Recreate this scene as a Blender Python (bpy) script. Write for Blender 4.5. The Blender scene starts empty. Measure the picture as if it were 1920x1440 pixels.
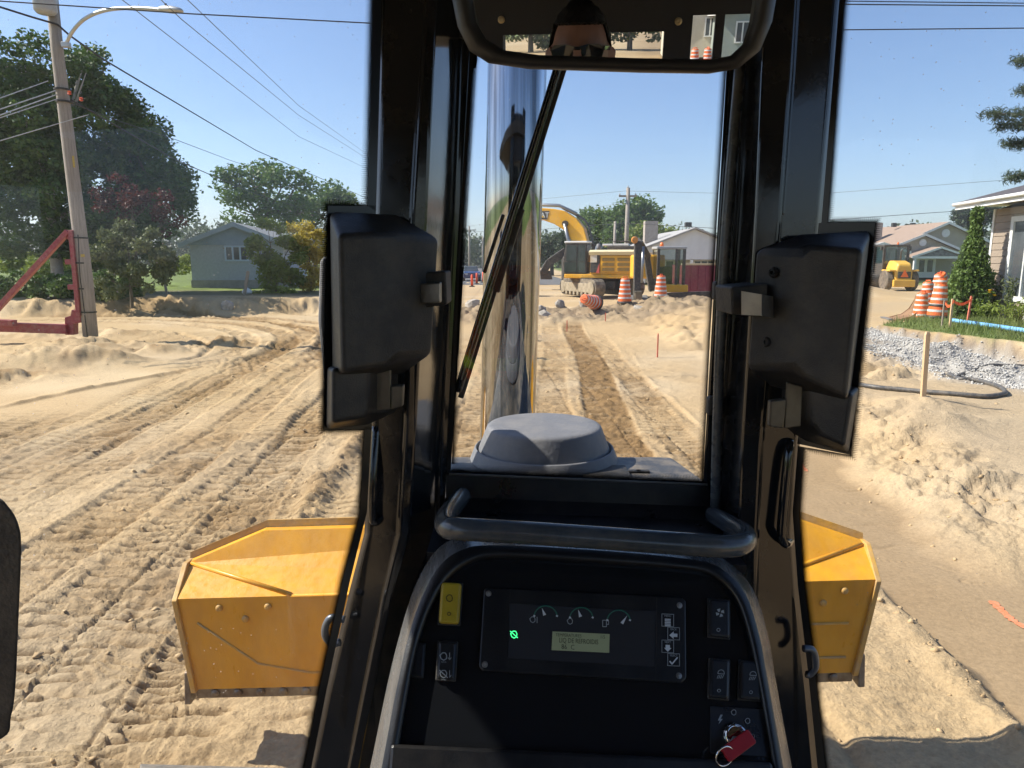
import bpy, bmesh, math, random
import numpy as np
from mathutils import Vector, Matrix
random.seed(7)
rng = np.random.default_rng(11)
SC = bpy.context.scene
COL = SC.collection
R = math.radians

# ------------------------------------------------------------------ camera
FPX = 1340.0            # focal length in pixels of the 1920 wide photograph
CAMZ = 2.2              # eye height above the sand
PITCH = math.atan((720 - 485.6) / FPX)
cam_data = bpy.data.cameras.new('camera')
cam_data.sensor_width = 36.0
cam_data.lens = 36.0 * FPX / 1920
cam_data.clip_start = 0.02
cam_data.clip_end = 3000
cam = bpy.data.objects.new('camera', cam_data)
COL.objects.link(cam)
cam.location = (0, 0, CAMZ)
cam.rotation_euler = (math.pi / 2 - PITCH, 0, 0)
SC.camera = cam
cam_data.dof.use_dof = False

# ------------------------------------------------------------------ sky and sun
SUN_EL = R(43)
SUN_AZ = math.atan2(-0.985, 0.15)      # from +Y towards +X: the sun stands ahead on the left
sun_vec = Vector((math.sin(SUN_AZ) * math.cos(SUN_EL), math.cos(SUN_AZ) * math.cos(SUN_EL), math.sin(SUN_EL)))
W = bpy.data.worlds.new('World')
SC.world = W
W.use_nodes = True
wn = W.node_tree.nodes
wn.clear()
sky = wn.new('ShaderNodeTexSky')
sky.sky_type = 'NISHITA'
sky.sun_disc = False
sky.sun_elevation = SUN_EL
sky.sun_rotation = SUN_AZ
sky.altitude = 100
sky.air_density = 1.0
sky.dust_density = 0.9
sky.ozone_density = 3.0
bg = wn.new('ShaderNodeBackground')
bg.inputs['Strength'].default_value = 0.092
wo = wn.new('ShaderNodeOutputWorld')
tint = wn.new('ShaderNodeMix')
tint.data_type = 'RGBA'
tint.blend_type = 'MULTIPLY'
tint.inputs[0].default_value = 1.0
tint.inputs[7].default_value = (0.93, 0.98, 1.10, 1)
W.node_tree.links.new(sky.outputs[0], tint.inputs[6])
W.node_tree.links.new(tint.outputs[2], bg.inputs['Color'])
W.node_tree.links.new(bg.outputs[0], wo.inputs['Surface'])
sun_data = bpy.data.lights.new('sun', 'SUN')
sun_data.energy = 4.9
sun_data.angle = R(0.53)
sun_data.color = (1.0, 0.93, 0.83)
sun = bpy.data.objects.new('sun', sun_data)
COL.objects.link(sun)
sun.rotation_euler = (-sun_vec).to_track_quat('-Z', 'Y').to_euler()
SC.view_settings.view_transform = 'Standard'
SC.view_settings.look = 'None'
SC.view_settings.exposure = 0.86
SC.view_settings.gamma = 1.0
SC.view_settings.use_curve_mapping = False
SC.render.engine = 'CYCLES'
SC.cycles.use_denoising = True
SC.cycles.max_bounces = 6
SC.cycles.diffuse_bounces = 2
SC.cycles.glossy_bounces = 4
SC.cycles.transparent_max_bounces = 12
SC.cycles.use_adaptive_sampling = True
SC.cycles.adaptive_threshold = 0.02
SC.cycles.caustics_reflective = False
SC.cycles.caustics_refractive = False

# ------------------------------------------------------------------ pixel helpers
CP, SP = math.cos(PITCH), math.sin(PITCH)
def ray(px, py):
    u, v = (px - 960) / FPX, (720 - py) / FPX
    return Vector((u, CP + v * SP, v * CP - SP))
EYE = Vector((0, 0, CAMZ))
def P(px, py, Y):
    d = ray(px, py)
    return EYE + d * (Y / d.y)
def G(px, py, z=0.0):
    d = ray(px, py)
    return EYE + d * ((z - CAMZ) / d.z)
def H(px, py, p0, n):
    d = ray(px, py)
    return EYE + d * ((Vector(p0) - EYE).dot(n) / d.dot(n))

# ------------------------------------------------------------------ materials
MATS = {}
def nodes_of(name):
    m = bpy.data.materials.new(name)
    m.use_nodes = True
    nt = m.node_tree
    nt.nodes.clear()
    out = nt.nodes.new('ShaderNodeOutputMaterial')
    return m, nt, out
def N(nt, typ, **kw):
    n = nt.nodes.new(typ)
    for k, v in kw.items():
        if k in ('operation', 'blend_type', 'data_type', 'feature', 'distance', 'attribute_name', 'wave_type', 'bands_direction', 'noise_dimensions', 'musgrave_type'):
            setattr(n, k, v)
        else:
            n.inputs[k].default_value = v
    return n
def L(nt, a, b):
    nt.links.new(a, b)
def c4(c):
    return (c[0], c[1], c[2], 1.0)
def pm(name, c1, c2=None, scale=4.0, rough=0.6, metal=0.0, bump=0.0, bscale=40.0, spec=0.5, coat=0.0,
       stretch=None, rvar=0.0, dust=0.0, dustc=(0.45, 0.36, 0.25), trans=0.0, detail=4.0, bdist=0.01):
    """principled paint or plastic with an uneven colour, uneven gloss, fine relief and dust"""
    if name in MATS:
        return MATS[name]
    m, nt, out = nodes_of(name)
    b = N(nt, 'ShaderNodeBsdfPrincipled', Roughness=rough, Metallic=metal)
    b.inputs['Specular IOR Level'].default_value = spec
    b.inputs['Coat Weight'].default_value = coat
    b.inputs['Base Color'].default_value = c4(c1)
    tc = nt.nodes.new('ShaderNodeTexCoord')
    src = tc.outputs['Object']
    if stretch:
        mp = nt.nodes.new('ShaderNodeMapping')
        mp.inputs['Scale'].default_value = stretch
        L(nt, src, mp.inputs['Vector'])
        src = mp.outputs[0]
    col = None
    if c2 is not None:
        nz = N(nt, 'ShaderNodeTexNoise', Scale=scale, Detail=detail, Roughness=0.62)
        L(nt, src, nz.inputs['Vector'])
        rp = nt.nodes.new('ShaderNodeValToRGB')
        rp.color_ramp.elements[0].position = 0.33
        rp.color_ramp.elements[1].position = 0.67
        rp.color_ramp.elements[0].color = c4(c1)
        rp.color_ramp.elements[1].color = c4(c2)
        L(nt, nz.outputs['Fac'], rp.inputs['Fac'])
        col = rp.outputs['Color']
    if dust > 0:
        nz2 = N(nt, 'ShaderNodeTexNoise', Scale=scale * 2.7 + 3, Detail=6.0, Roughness=0.7)
        L(nt, tc.outputs['Object'], nz2.inputs['Vector'])
        mr = N(nt, 'ShaderNodeMapRange')
        mr.inputs['From Min'].default_value = 0.42
        mr.inputs['From Max'].default_value = 0.75
        mr.inputs['To Max'].default_value = dust
        L(nt, nz2.outputs['Fac'], mr.inputs['Value'])
        mx = nt.nodes.new('ShaderNodeMix')
        mx.data_type = 'RGBA'
        mx.inputs[6].default_value = c4(c1)
        if col:
            L(nt, col, mx.inputs[6])
        mx.inputs[7].default_value = c4(dustc)
        L(nt, mr.outputs[0], mx.inputs[0])
        col = mx.outputs[2]
    if col:
        L(nt, col, b.inputs['Base Color'])
    if rvar > 0:
        nr = N(nt, 'ShaderNodeTexNoise', Scale=scale * 3 + 5, Detail=5.0)
        L(nt, src, nr.inputs['Vector'])
        mr = N(nt, 'ShaderNodeMapRange')
        mr.inputs['From Min'].default_value = 0.3
        mr.inputs['From Max'].default_value = 0.7
        mr.inputs['To Min'].default_value = max(0.02, rough - rvar)
        mr.inputs['To Max'].default_value = min(1, rough + rvar)
        L(nt, nr.outputs['Fac'], mr.inputs['Value'])
        L(nt, mr.outputs[0], b.inputs['Roughness'])
    if bump > 0:
        nb = N(nt, 'ShaderNodeTexNoise', Scale=bscale, Detail=3.0)
        L(nt, src, nb.inputs['Vector'])
        bp = N(nt, 'ShaderNodeBump', Strength=bump, Distance=bdist)
        L(nt, nb.outputs['Fac'], bp.inputs['Height'])
        L(nt, bp.outputs[0], b.inputs['Normal'])
    sh = b.outputs[0]
    if trans > 0:
        t = N(nt, 'ShaderNodeBsdfTranslucent')
        t.inputs['Color'].default_value = c4((min(1, c1[0] * 1.5), min(1, c1[1] * 1.5), c1[2] * 0.8))
        if col:
            L(nt, col, t.inputs['Color'])
        mxs = N(nt, 'ShaderNodeMixShader', Fac=trans)
        L(nt, sh, mxs.inputs[1])
        L(nt, t.outputs[0], mxs.inputs[2])
        sh = mxs.outputs[0]
    L(nt, sh, out.inputs['Surface'])
    MATS[name] = m
    return m
def emit(name, c, s):
    m, nt, out = nodes_of(name)
    e = N(nt, 'ShaderNodeEmission', Strength=s)
    e.inputs['Color'].default_value = c4(c)
    L(nt, e.outputs[0], out.inputs['Surface'])
    return m
def glass_mat(name, tint=(0.95, 0.97, 0.97), dust=0.03, specks=0.0, refl=0.04, veil=0.0):
    """a thin pane: mostly clear, reflects at grazing angles, carries dust and specks"""
    m, nt, out = nodes_of(name)
    tr = N(nt, 'ShaderNodeBsdfTransparent')
    tr.inputs['Color'].default_value = c4(tint)
    gl = N(nt, 'ShaderNodeBsdfGlossy', Roughness=0.01)
    lw = N(nt, 'ShaderNodeLayerWeight', Blend=0.5)
    pw = N(nt, 'ShaderNodeMath', operation='POWER')
    L(nt, lw.outputs['Facing'], pw.inputs[0])
    pw.inputs[1].default_value = 5.0
    ml = N(nt, 'ShaderNodeMath', operation='MULTIPLY_ADD')
    L(nt, pw.outputs[0], ml.inputs[0])
    ml.inputs[1].default_value = 0.9
    ml.inputs[2].default_value = refl
    m1 = N(nt, 'ShaderNodeMixShader')
    L(nt, ml.outputs[0], m1.inputs[0])
    L(nt, tr.outputs[0], m1.inputs[1])
    L(nt, gl.outputs[0], m1.inputs[2])
    tc = nt.nodes.new('ShaderNodeTexCoord')
    df = N(nt, 'ShaderNodeBsdfDiffuse')
    df.inputs['Color'].default_value = (0.8, 0.74, 0.62, 1)
    tl = N(nt, 'ShaderNodeBsdfTranslucent')
    tl.inputs['Color'].default_value = (0.85, 0.8, 0.72, 1)
    ad = N(nt, 'ShaderNodeMixShader', Fac=0.6)
    L(nt, df.outputs[0], ad.inputs[1])
    L(nt, tl.outputs[0], ad.inputs[2])
    nz = N(nt, 'ShaderNodeTexNoise', Scale=3.2, Detail=7.0, Roughness=0.7)
    L(nt, tc.outputs['Object'], nz.inputs['Vector'])
    mr = N(nt, 'ShaderNodeMapRange')
    mr.inputs['From Min'].default_value = 0.4
    mr.inputs['From Max'].default_value = 0.8
    mr.inputs['To Min'].default_value = veil
    mr.inputs['To Max'].default_value = veil + dust
    L(nt, nz.outputs['Fac'], mr.inputs['Value'])
    fac = mr.outputs[0]
    if specks > 0:
        vo = N(nt, 'ShaderNodeTexVoronoi', Scale=90.0)
        L(nt, tc.outputs['Object'], vo.inputs['Vector'])
        n2 = N(nt, 'ShaderNodeTexNoise', Scale=2.5, Detail=2.0)
        L(nt, tc.outputs['Object'], n2.inputs['Vector'])
        r2 = N(nt, 'ShaderNodeMapRange')
        r2.inputs['From Min'].default_value = 0.45
        r2.inputs['From Max'].default_value = 0.7
        r2.inputs['To Min'].default_value = 0.03
        r2.inputs['To Max'].default_value = 0.13
        L(nt, n2.outputs['Fac'], r2.inputs['Value'])
        lt = N(nt, 'ShaderNodeMath', operation='LESS_THAN')
        L(nt, vo.outputs['Distance'], lt.inputs[0])
        L(nt, r2.outputs[0], lt.inputs[1])
        ms = N(nt, 'ShaderNodeMath', operation='MULTIPLY_ADD')
        L(nt, lt.outputs[0], ms.inputs[0])
        ms.inputs[1].default_value = specks
        L(nt, fac, ms.inputs[2])
        fac = ms.outputs[0]
        mp = nt.nodes.new('ShaderNodeMapping')
        mp.inputs['Scale'].default_value = (1, 1, .05)
        mp.inputs['Rotation'].default_value = (0, R(9), 0)
        L(nt, tc.outputs['Object'], mp.inputs['Vector'])
        n5 = N(nt, 'ShaderNodeTexNoise', Scale=26.0, Detail=5.0, Roughness=0.7)
        L(nt, mp.outputs[0], n5.inputs['Vector'])
        r5 = N(nt, 'ShaderNodeMapRange')
        r5.inputs['From Min'].default_value = 0.62
        r5.inputs['From Max'].default_value = 0.80
        r5.inputs['To Max'].default_value = dust * 2.2
        L(nt, n5.outputs['Fac'], r5.inputs['Value'])
        a5 = N(nt, 'ShaderNodeMath', operation='ADD')
        L(nt, fac, a5.inputs[0])
        L(nt, r5.outputs[0], a5.inputs[1])
        fac = a5.outputs[0]
    m2 = N(nt, 'ShaderNodeMixShader')
    L(nt, fac, m2.inputs[0])
    L(nt, m1.outputs[0], m2.inputs[1])
    L(nt, ad.outputs[0], m2.inputs[2])
    L(nt, m2.outputs[0], out.inputs['Surface'])
    return m

# ------------------------------------------------------------------ mesh helpers
def meta(o, label=None, cat=None, group=None, kind=None):
    if label: o['label'] = label
    if cat: o['category'] = cat
    if group: o['group'] = group
    if kind: o['kind'] = kind
    return o
def thing(name, label, cat, loc=(0, 0, 0), rz=0.0, group=None):
    o = bpy.data.objects.new(name, None)
    o.empty_display_size = 0.2
    COL.objects.link(o)
    o.location = loc
    o.rotation_euler = (0, 0, rz)
    return meta(o, label, cat, group)
def link(name, me, mat, parent=None, smooth=False, bevel=0.0, seg=2):
    o = bpy.data.objects.new(name, me)
    COL.objects.link(o)
    if mat is not None and len(me.materials) == 0:
        me.materials.append(mat)
    if parent is not None:
        o.parent = parent
    if smooth:
        me.polygons.foreach_set('use_smooth', [True] * len(me.polygons))
    if bevel > 0:
        b = o.modifiers.new('bevel', 'BEVEL')
        b.width = bevel
        b.segments = seg
        b.limit_method = 'ANGLE'
        b.angle_limit = R(35)
    return o
def raw(name, V, F, mat, parent=None, **kw):
    me = bpy.data.meshes.new(name)
    me.from_pydata([tuple(v) for v in V], [], F)
    me.update()
    return link(name, me, mat, parent, **kw)
def fast_mesh(name, V, F, k=4):
    """big meshes from numpy arrays; every face has k corners"""
    me = bpy.data.meshes.new(name)
    V = np.asarray(V, dtype=np.float32)
    F = np.asarray(F, dtype=np.int32)
    me.vertices.add(len(V))
    me.vertices.foreach_set('co', V.ravel())
    me.loops.add(F.size)
    me.loops.foreach_set('vertex_index', F.ravel())
    me.polygons.add(len(F))
    me.polygons.foreach_set('loop_start', np.arange(0, F.size, k, dtype=np.int32))
    me.polygons.foreach_set('loop_total', np.full(len(F), k, dtype=np.int32))
    me.update(calc_edges=True)
    return me
class MB:
    def __init__(self):
        self.V = []
        self.F = []
    def add(self, V, F):
        o = len(self.V)
        self.V += [Vector(v) for v in V]
        self.F += [tuple(i + o for i in f) for f in F]
        return self
    def box(self, c, s, rot=None):
        V = []
        for x in (-.5, .5):
            for y in (-.5, .5):
                for z in (-.5, .5):
                    v = Vector((x * s[0], y * s[1], z * s[2]))
                    if rot is not None:
                        v = rot @ v
                    V.append(v + Vector(c))
        return self.add(V, [(0, 1, 3, 2), (4, 6, 7, 5), (0, 4, 5, 1), (2, 3, 7, 6), (0, 2, 6, 4), (1, 5, 7, 3)])
    def prism(self, pts, ext):
        """a closed 3-d polygon pushed along ext"""
        n = len(pts)
        e = Vector(ext)
        V = [Vector(p) for p in pts] + [Vector(p) + e for p in pts]
        nor = Vector((0, 0, 0))
        for i in range(n):
            nor += V[i].cross(V[(i + 1) % n])
        F = [tuple(range(n)), tuple(range(2 * n - 1, n - 1, -1))] + [(i + n, (i + 1) % n + n, (i + 1) % n, i) for i in range(n)]
        if nor.dot(e) > 0:
            F = [tuple(reversed(f)) for f in F]
        return self.add(V, F)
    def bar(self, a, b, w, h, up=(0, 0, 1)):
        a, b = Vector(a), Vector(b)
        d = (b - a).normalized()
        s = d.cross(Vector(up))
        if s.length < 1e-4:
            s = d.cross(Vector((1, 0, 0)))
        s.normalize()
        u = s.cross(d)
        V = []
        for p in (a, b):
            for x, y in ((-1, -1), (1, -1), (1, 1), (-1, 1)):
                V.append(p + s * x * w / 2 + u * y * h / 2)
        return self.add(V, [(3, 2, 1, 0), (4, 5, 6, 7), (0, 1, 5, 4), (1, 2, 6, 5), (2, 3, 7, 6), (3, 0, 4, 7)])
    def tube(self, pts, r, n=10, caps=True):
        pts = [Vector(p) for p in pts]
        m = len(pts)
        rs = r if isinstance(r, (list, tuple)) else [r] * m
        ref = None
        V, F = [], []
        for i, p in enumerate(pts):
            d = (pts[min(i + 1, m - 1)] - pts[max(i - 1, 0)]).normalized()
            if ref is None:
                ref = d.cross(Vector((0, 0, 1)))
                if ref.length < 1e-3:
                    ref = Vector((1, 0, 0))
            ref = (ref - d * ref.dot(d)).normalized()
            q = d.cross(ref)
            for k in range(n):
                a = 2 * math.pi * k / n
                V.append(p + (ref * math.cos(a) + q * math.sin(a)) * rs[i])
        for i in range(m - 1):
            for k in range(n):
                F.append((i * n + k, i * n + (k + 1) % n, (i + 1) * n + (k + 1) % n, (i + 1) * n + k))
        if caps:
            F.append(tuple(range(n - 1, -1, -1)))
            F.append(tuple((m - 1) * n + k for k in range(n)))
        return self.add(V, F)
    def lathe(self, prof, o=(0, 0, 0), n=32, axis=(0, 0, 1)):
        """profile of (radius, height) turned about axis"""
        ax = Vector(axis).normalized()
        q = ax.to_track_quat('Z', 'Y')
        o = Vector(o)
        V, F = [], []
        for r_, h_ in prof:
            for k in range(n):
                a = 2 * math.pi * k / n
                V.append(o + q @ Vector((r_ * math.cos(a), r_ * math.sin(a), h_)))
        for i in range(len(prof) - 1):
            for k in range(n):
                F.append((i * n + k, i * n + (k + 1) % n, (i + 1) * n + (k + 1) % n, (i + 1) * n + k))
        F.append(tuple(range(n - 1, -1, -1)))
        F.append(tuple((len(prof) - 1) * n + k for k in range(n)))
        return self.add(V, F)
    def loft(self, rows, closed=True, caps=True):
        n = len(rows[0])
        V = [v for r_ in rows for v in r_]
        F = []
        for i in range(len(rows) - 1):
            for k in range(n if closed else n - 1):
                F.append((i * n + k, i * n + (k + 1) % n, (i + 1) * n + (k + 1) % n, (i + 1) * n + k))
        if caps and closed:
            F.append(tuple(range(n - 1, -1, -1)))
            F.append(tuple((len(rows) - 1) * n + k for k in range(n)))
        return self.add(V, F)
    def build(self, name, mat, parent=None, **kw):
        return raw(name, self.V, self.F, mat, parent, **kw)
    def mesh(self, name):
        me = bpy.data.meshes.new(name)
        me.from_pydata([tuple(v) for v in self.V], [], self.F)
        me.update()
        return me
def fix(o):
    bm = bmesh.new()
    bm.from_mesh(o.data)
    bmesh.ops.recalc_face_normals(bm, faces=bm.faces)
    bm.to_mesh(o.data)
    bm.free()
    return o
def copy_tree(o, parent=None):
    c = o.copy()
    COL.objects.link(c)
    c.parent = parent
    for ch in list(o.children):
        copy_tree(ch, c)
    return c
def round_rect(w, h, r, n=6):
    pts = []
    for cx, cy, a0 in ((w / 2 - r, h / 2 - r, 0), (-w / 2 + r, h / 2 - r, 90), (-w / 2 + r, -h / 2 + r, 180), (w / 2 - r, -h / 2 + r, 270)):
        for k in range(n + 1):
            a = R(a0 + 90 * k / n)
            pts.append((cx + r * math.cos(a), cy + r * math.sin(a)))
    return pts
def bez(pts, n=8):
    """smooth polyline through points (Catmull-Rom)"""
    pts = [Vector(p) for p in pts]
    out = []
    for i in range(len(pts) - 1):
        p0, p1, p2, p3 = pts[max(i - 1, 0)], pts[i], pts[i + 1], pts[min(i + 2, len(pts) - 1)]
        for k in range(n):
            t = k / n
            out.append(0.5 * ((2 * p1) + (p2 - p0) * t + (2 * p0 - 5 * p1 + 4 * p2 - p3) * t * t + (3 * p1 - p0 - 3 * p2 + p3) * t ** 3))
    out.append(pts[-1])
    return out
def text_mesh(txt, size, ext=0.0004):
    cu = bpy.data.curves.new('lettering', 'FONT')
    cu.body = txt
    cu.size = size
    cu.extrude = ext
    cu.resolution_u = 2
    cu.align_x = 'CENTER'
    cu.align_y = 'CENTER'
    o = bpy.data.objects.new('lettering', cu)
    COL.objects.link(o)
    bpy.context.view_layer.update()
    me = bpy.data.meshes.new_from_object(o)
    bpy.data.objects.remove(o)
    return me
# numpy noise
def _h(ix, iy, s):
    n = (ix.astype(np.int64) * 374761393 + iy.astype(np.int64) * 668265263 + s * 1442695041) & 0xffffffff
    n = ((n ^ (n >> 13)) * 1274126177) & 0xffffffff
    return ((n ^ (n >> 16)) & 0xffff) / 65535.0
def vnoise(x, y, s=0):
    x = np.asarray(x, dtype=float); y = np.asarray(y, dtype=float)
    ix = np.floor(x); iy = np.floor(y)
    fx = x - ix; fy = y - iy
    fx = fx * fx * (3 - 2 * fx); fy = fy * fy * (3 - 2 * fy)
    ix = ix.astype(np.int64); iy = iy.astype(np.int64)
    a = _h(ix, iy, s); b = _h(ix + 1, iy, s); c = _h(ix, iy + 1, s); d = _h(ix + 1, iy + 1, s)
    return (a * (1 - fx) + b * fx) * (1 - fy) + (c * (1 - fx) + d * fx) * fy
def fbm(x, y, s=0, o=4, gain=0.5):
    t = 0; a = 1.0; m = 0
    for k in range(o):
        t = t + a * (vnoise(x * 2 ** k + 17.3 * k, y * 2 ** k + 9.1 * k, s + k) - 0.5)
        m += a; a *= gain
    return t / m * 2
def sst(a, b, x):
    t = np.clip((x - a) / (b - a), 0, 1)
    return t * t * (3 - 2 * t)
# ------------------------------------------------------------------ terrain
SAND = np.array((0.465, 0.335, 0.185)); DRY = np.array((0.52, 0.395, 0.240)); MOIST_SHADE = np.array((0.22, 0.137, 0.062))
GREYS = np.array((0.37, 0.30, 0.215)); DIRT = np.array((0.22, 0.165, 0.105)); LAWN = np.array((0.13, 0.17, 0.045))
STONE = np.array((0.34, 0.32, 0.29))
# straight passes of a crawler: x at y=0, drift, width, depth, y from, y to
LANES = [(0.98, 0.045, .62, .030, 4, 25.0, 1.5), (-1.02, 0.045, .60, .024, 4, 25, .6), (2.02, 0.02, .50, .020, 5, 22, .4), (0.15, 0.05, .5, .014, 6, 25, .3),
         (-1.75, -.10, .55, .026, 2.4, 17, .35), (-2.45, -.04, .60, .020, 2, 30, .1), (-3.10, -.075, .58, .03, 2, 24, .55),
         (-3.75, -.10, .60, .024, 2, 20, .2), (-4.35, -.085, .62, .03, 3, 20, .6), (-5.1, -.04, .6, .022, 3, 17, .25), (-5.75, -.06, .55, .028, 3, 16, .4),
         (-1.2, -.16, .5, .02, 2.2, 12, .1), (-6.4, -.03, .6, .02, 4, 15, .2), (-0.4, -.12, .5, .014, 3.8, 14, .15), (1.55, .06, .45, .016, 5, 18, .3)]
# curved passes round the corner by the utility pole: centre, radius, width, depth, angle to
ARCS = [(-15.5, 16.5, 8.9, .55, .03, 100, .3), (-15.5, 16.5, 9.9, .6, .032, 110, .7), (-15.7, 16.7, 11.1, .6, .034, 110, .8), (-15.2, 16.2, 12.2, .6, .03, 105, .7),
        (-16.5, 18.5, 10.6, .55, .03, 105, .6), (-14.5, 15.5, 7.3, .12, .05, 60, .1), (-15.2, 17, 13.3, .5, .03, 100, .4)]
def terrain(x, y):
    x = np.asarray(x, dtype=float); y = np.asarray(y, dtype=float)
    dist = np.hypot(x, y)
    z = 0.05 * fbm(x * .22, y * .22, 3, 3) + 0.018 * fbm(x * .9, y * .9, 5, 3)
    rough = 0.55 + 0.45 * fbm(x * .35, y * .35, 8, 2)
    big = np.clip(fbm(x * .5 + 3, y * .5, 21, 3) + .2, 0, 1)
    moist_shade = np.zeros_like(x) + 0.10 * (fbm(x * .6, y * .6, 12, 4) + .3)
    grey = sst(-.1, .6, fbm(x * .25 + 4, y * .25, 31, 3)) * .5
    site = sst(-30, -24, x) * (1 - sst(9.5, 11.5, x))
    # smooth apron on the left, bladed flat
    ap = sst(-9.2, -8.2, x + .25 * (y - 12)) * (1 - sst(-6.6, -6.3, x + .16 * (y - 12))) * sst(9.5, 10.5, y) * (1 - sst(17, 18.5, y))
    strip = sst(2.42, 2.62, x + .05 * fbm(x * 3, y * 3, 44, 2) - .02 * (y - 4)) * (1 - sst(8.5, 9.5, y))
    strip = strip * (1 - sst(0, .35, (x - (3.22 + (y - 4.9) * .16)) + .25 * fbm(x * 1.6, y * 1.6, 71, 3)) * sst(4.7, 5.1, y + .2 * fbm(x * 2, y * 2, 72, 2)))
    calm = np.clip(ap * .92 + strip * .93, 0, 1)
    # the whole roadway is printed with cleat marks, pass beside pass
    fld = sst(-9.2, -8.4, x + .10 * y) * (1 - sst(2.2, 2.45, x - .02 * (y - 4))) * (1 - sst(19, 22, y)) * (1 - calm) * (1 - .85 * sst(.9, 1.3, x) * (1 - sst(4.6, 5.6, y)))
    u = x + .075 * y + .14 * np.sin(y * .33) + .05 * fbm(x * .7, y * .5, 500, 2)
    cell = np.floor(u / .54)
    r1 = _h(cell.astype(np.int64), (cell * 0).astype(np.int64), 501)
    fr = u / .54 - cell - .5
    s = y + .07 * fbm(x * 1.7, y * 1.7, 502, 3) + fr * .22 * (r1 - .5)
    ph = (s / (.150 + .03 * r1) + r1 * 7.3) % 1.0
    gro = np.where(ph > .5, np.exp(-((ph - .5) / .15) ** 2), np.exp(-((ph - .5) / .05) ** 2))
    keep = sst(-.12, .22, fbm(x * 1.0 + r1 * 9, y * 1.5, 503, 3))
    chn = (1 - keep) * sst(-.2, .3, fbm(x * .8, y * .5, 504, 3))
    z = z - fld * gro * .044 * keep * (1 - sst(.40, .5, np.abs(fr)))
    z = z + fld * chn * (.045 * fbm(x * 6.5, y * 8.5, 505, 4, .6)) - fld * .02 * sst(.42, .5, np.abs(fr)) * (r1 > .4)
    moist_shade = moist_shade + fld * (gro * keep * .62 + chn * .34)  # groove lines darkened for contrast; churned ground damp brown
    # crawler passes (each worked out only where it runs)
    shp = x.shape
    x, y, z, moist_shade, calm = [np.ravel(q).copy() for q in (x, y, z, moist_shade, calm)]
    for i, (x0, dr, w, dep, ya, yb, wet) in enumerate(LANES):
        k = np.nonzero((np.abs(x - x0 - dr * y) < w / 2 + .32) & (y > ya) & (y < yb))[0]
        if not len(k): continue
        X, Y_, ck = x[k], y[k], calm[k]
        xc = x0 + dr * Y_ + .06 * np.sin(Y_ * .5 + i * 1.7)
        lat = np.abs(X - xc)
        run = sst(ya, ya + 1.2, Y_) * (1 - sst(yb - 1.5, yb, Y_)) * (1 - ck)
        patch = fbm(X * .45 + i, Y_ * .3, 50 + i, 2)
        m = (1 - sst(w / 2 - .03, w / 2 + .04, lat)) * run * (1.0 if i == 0 else (.30 + .70 * sst(-.5, .1, patch)))
        s = Y_ + .05 * fbm(X * 3, Y_ * 3, 60 + i, 2) + (X - xc) * .07 * ((i % 3) - 1)
        ph = (s / .165 + i * .37) % 1.0
        groove = np.where(ph > .5, np.exp(-((ph - .5) / .16) ** 2), np.exp(-((ph - .5) / .05) ** 2))
        keep = sst(-.40, .15, fbm(X * 1.8 + i, Y_ * 2.6, 90 + i, 3))
        dz = -m * dep * .7 - m * groove * .062 * (.2 + .8 * keep) * (1 - .35 * min(wet, 1))
        ej = np.clip(fbm(X * 3.2 + i, Y_ * 1.6, 130 + i, 4) - .02, 0, 1)
        edge = np.exp(-((lat - w / 2 - .05) / .05) ** 2) * run
        dz = dz + edge * (.06 * ej * (.25 + min(wet, .4)))
        ch = fbm(X * 7, Y_ * 9, 140 + i, 4)
        dz = dz + m * min(wet, 1) * (.035 * ch + .05 * np.clip(ch - .15, 0, 1))
        z[k] += dz
        moist_shade[k] += m * wet * (.45 + .6 * np.clip(fbm(X * 2.5, Y_ * 2.5, 150 + i, 3) + .2, 0, 1)) + edge * ej * .25 + m * groove * .40 * keep  # damp churned lane, its cleat grooves darkened for contrast
    for i, (cx, cy, r0, w, dep, th, wet) in enumerate(ARCS):
        rr = np.hypot(x - cx, y - cy)
        k = np.nonzero((np.abs(rr - r0) < w / 2 + .5) & (y > cy - 3))[0]
        if not len(k): continue
        X, Y_, rr = x[k], y[k], rr[k]
        an = np.degrees(np.arctan2(Y_ - cy, X - cx))
        lat = np.abs(rr - r0 + .1 * np.sin(an * .07 + i))
        run = sst(-6, 4, an) * (1 - sst(th - 12, th, an))
        m = (1 - sst(w / 2 - .04, w / 2 + .06, lat)) * run
        ph = (np.radians(an) * r0 / .22) % 1.0
        edge = np.exp(-((lat - w / 2 - .08) / .08) ** 2) * run
        ej = np.clip(fbm(X * 2.2, Y_ * 2.2, 170 + i, 4), 0, 1)
        z[k] += -m * dep - m * np.exp(-((ph - .5) / .15) ** 2) * .06 + edge * (.004 + .09 * ej) + m * .08 * fbm(X * 4, Y_ * 4, 160 + i, 4)
        moist_shade[k] += m * wet * .8
    x, y, z, moist_shade, calm = [q.reshape(shp) for q in (x, y, z, moist_shade, calm)]
    # clods and scuffs
    cl = fbm(x * 5.5, y * 5.5, 200, 4)
    z = z + (1 - calm) * site * rough * (.022 * cl + .05 * np.clip(fbm(x * 3.1, y * 2.4, 210, 4, .6) - .24, 0, 1))
    z = z + (1 - calm) * (.3 + .7 * rough) * .016 * fbm(x * 15, y * 19, 220, 3) * np.clip(1 - dist / 18, 0, 1)
    # flaky compressed plates close to the machine
    pl = fbm(x * 2.1, y * 3.2, 225, 2)
    plate = np.floor(pl * 7) / 7
    near = (1 - sst(6.5, 10, dist)) * (1 - calm) * sst(-1.2, -1.8, x + 0 * y)
    z = z + near * .045 * (plate - pl) * 3.0
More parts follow.
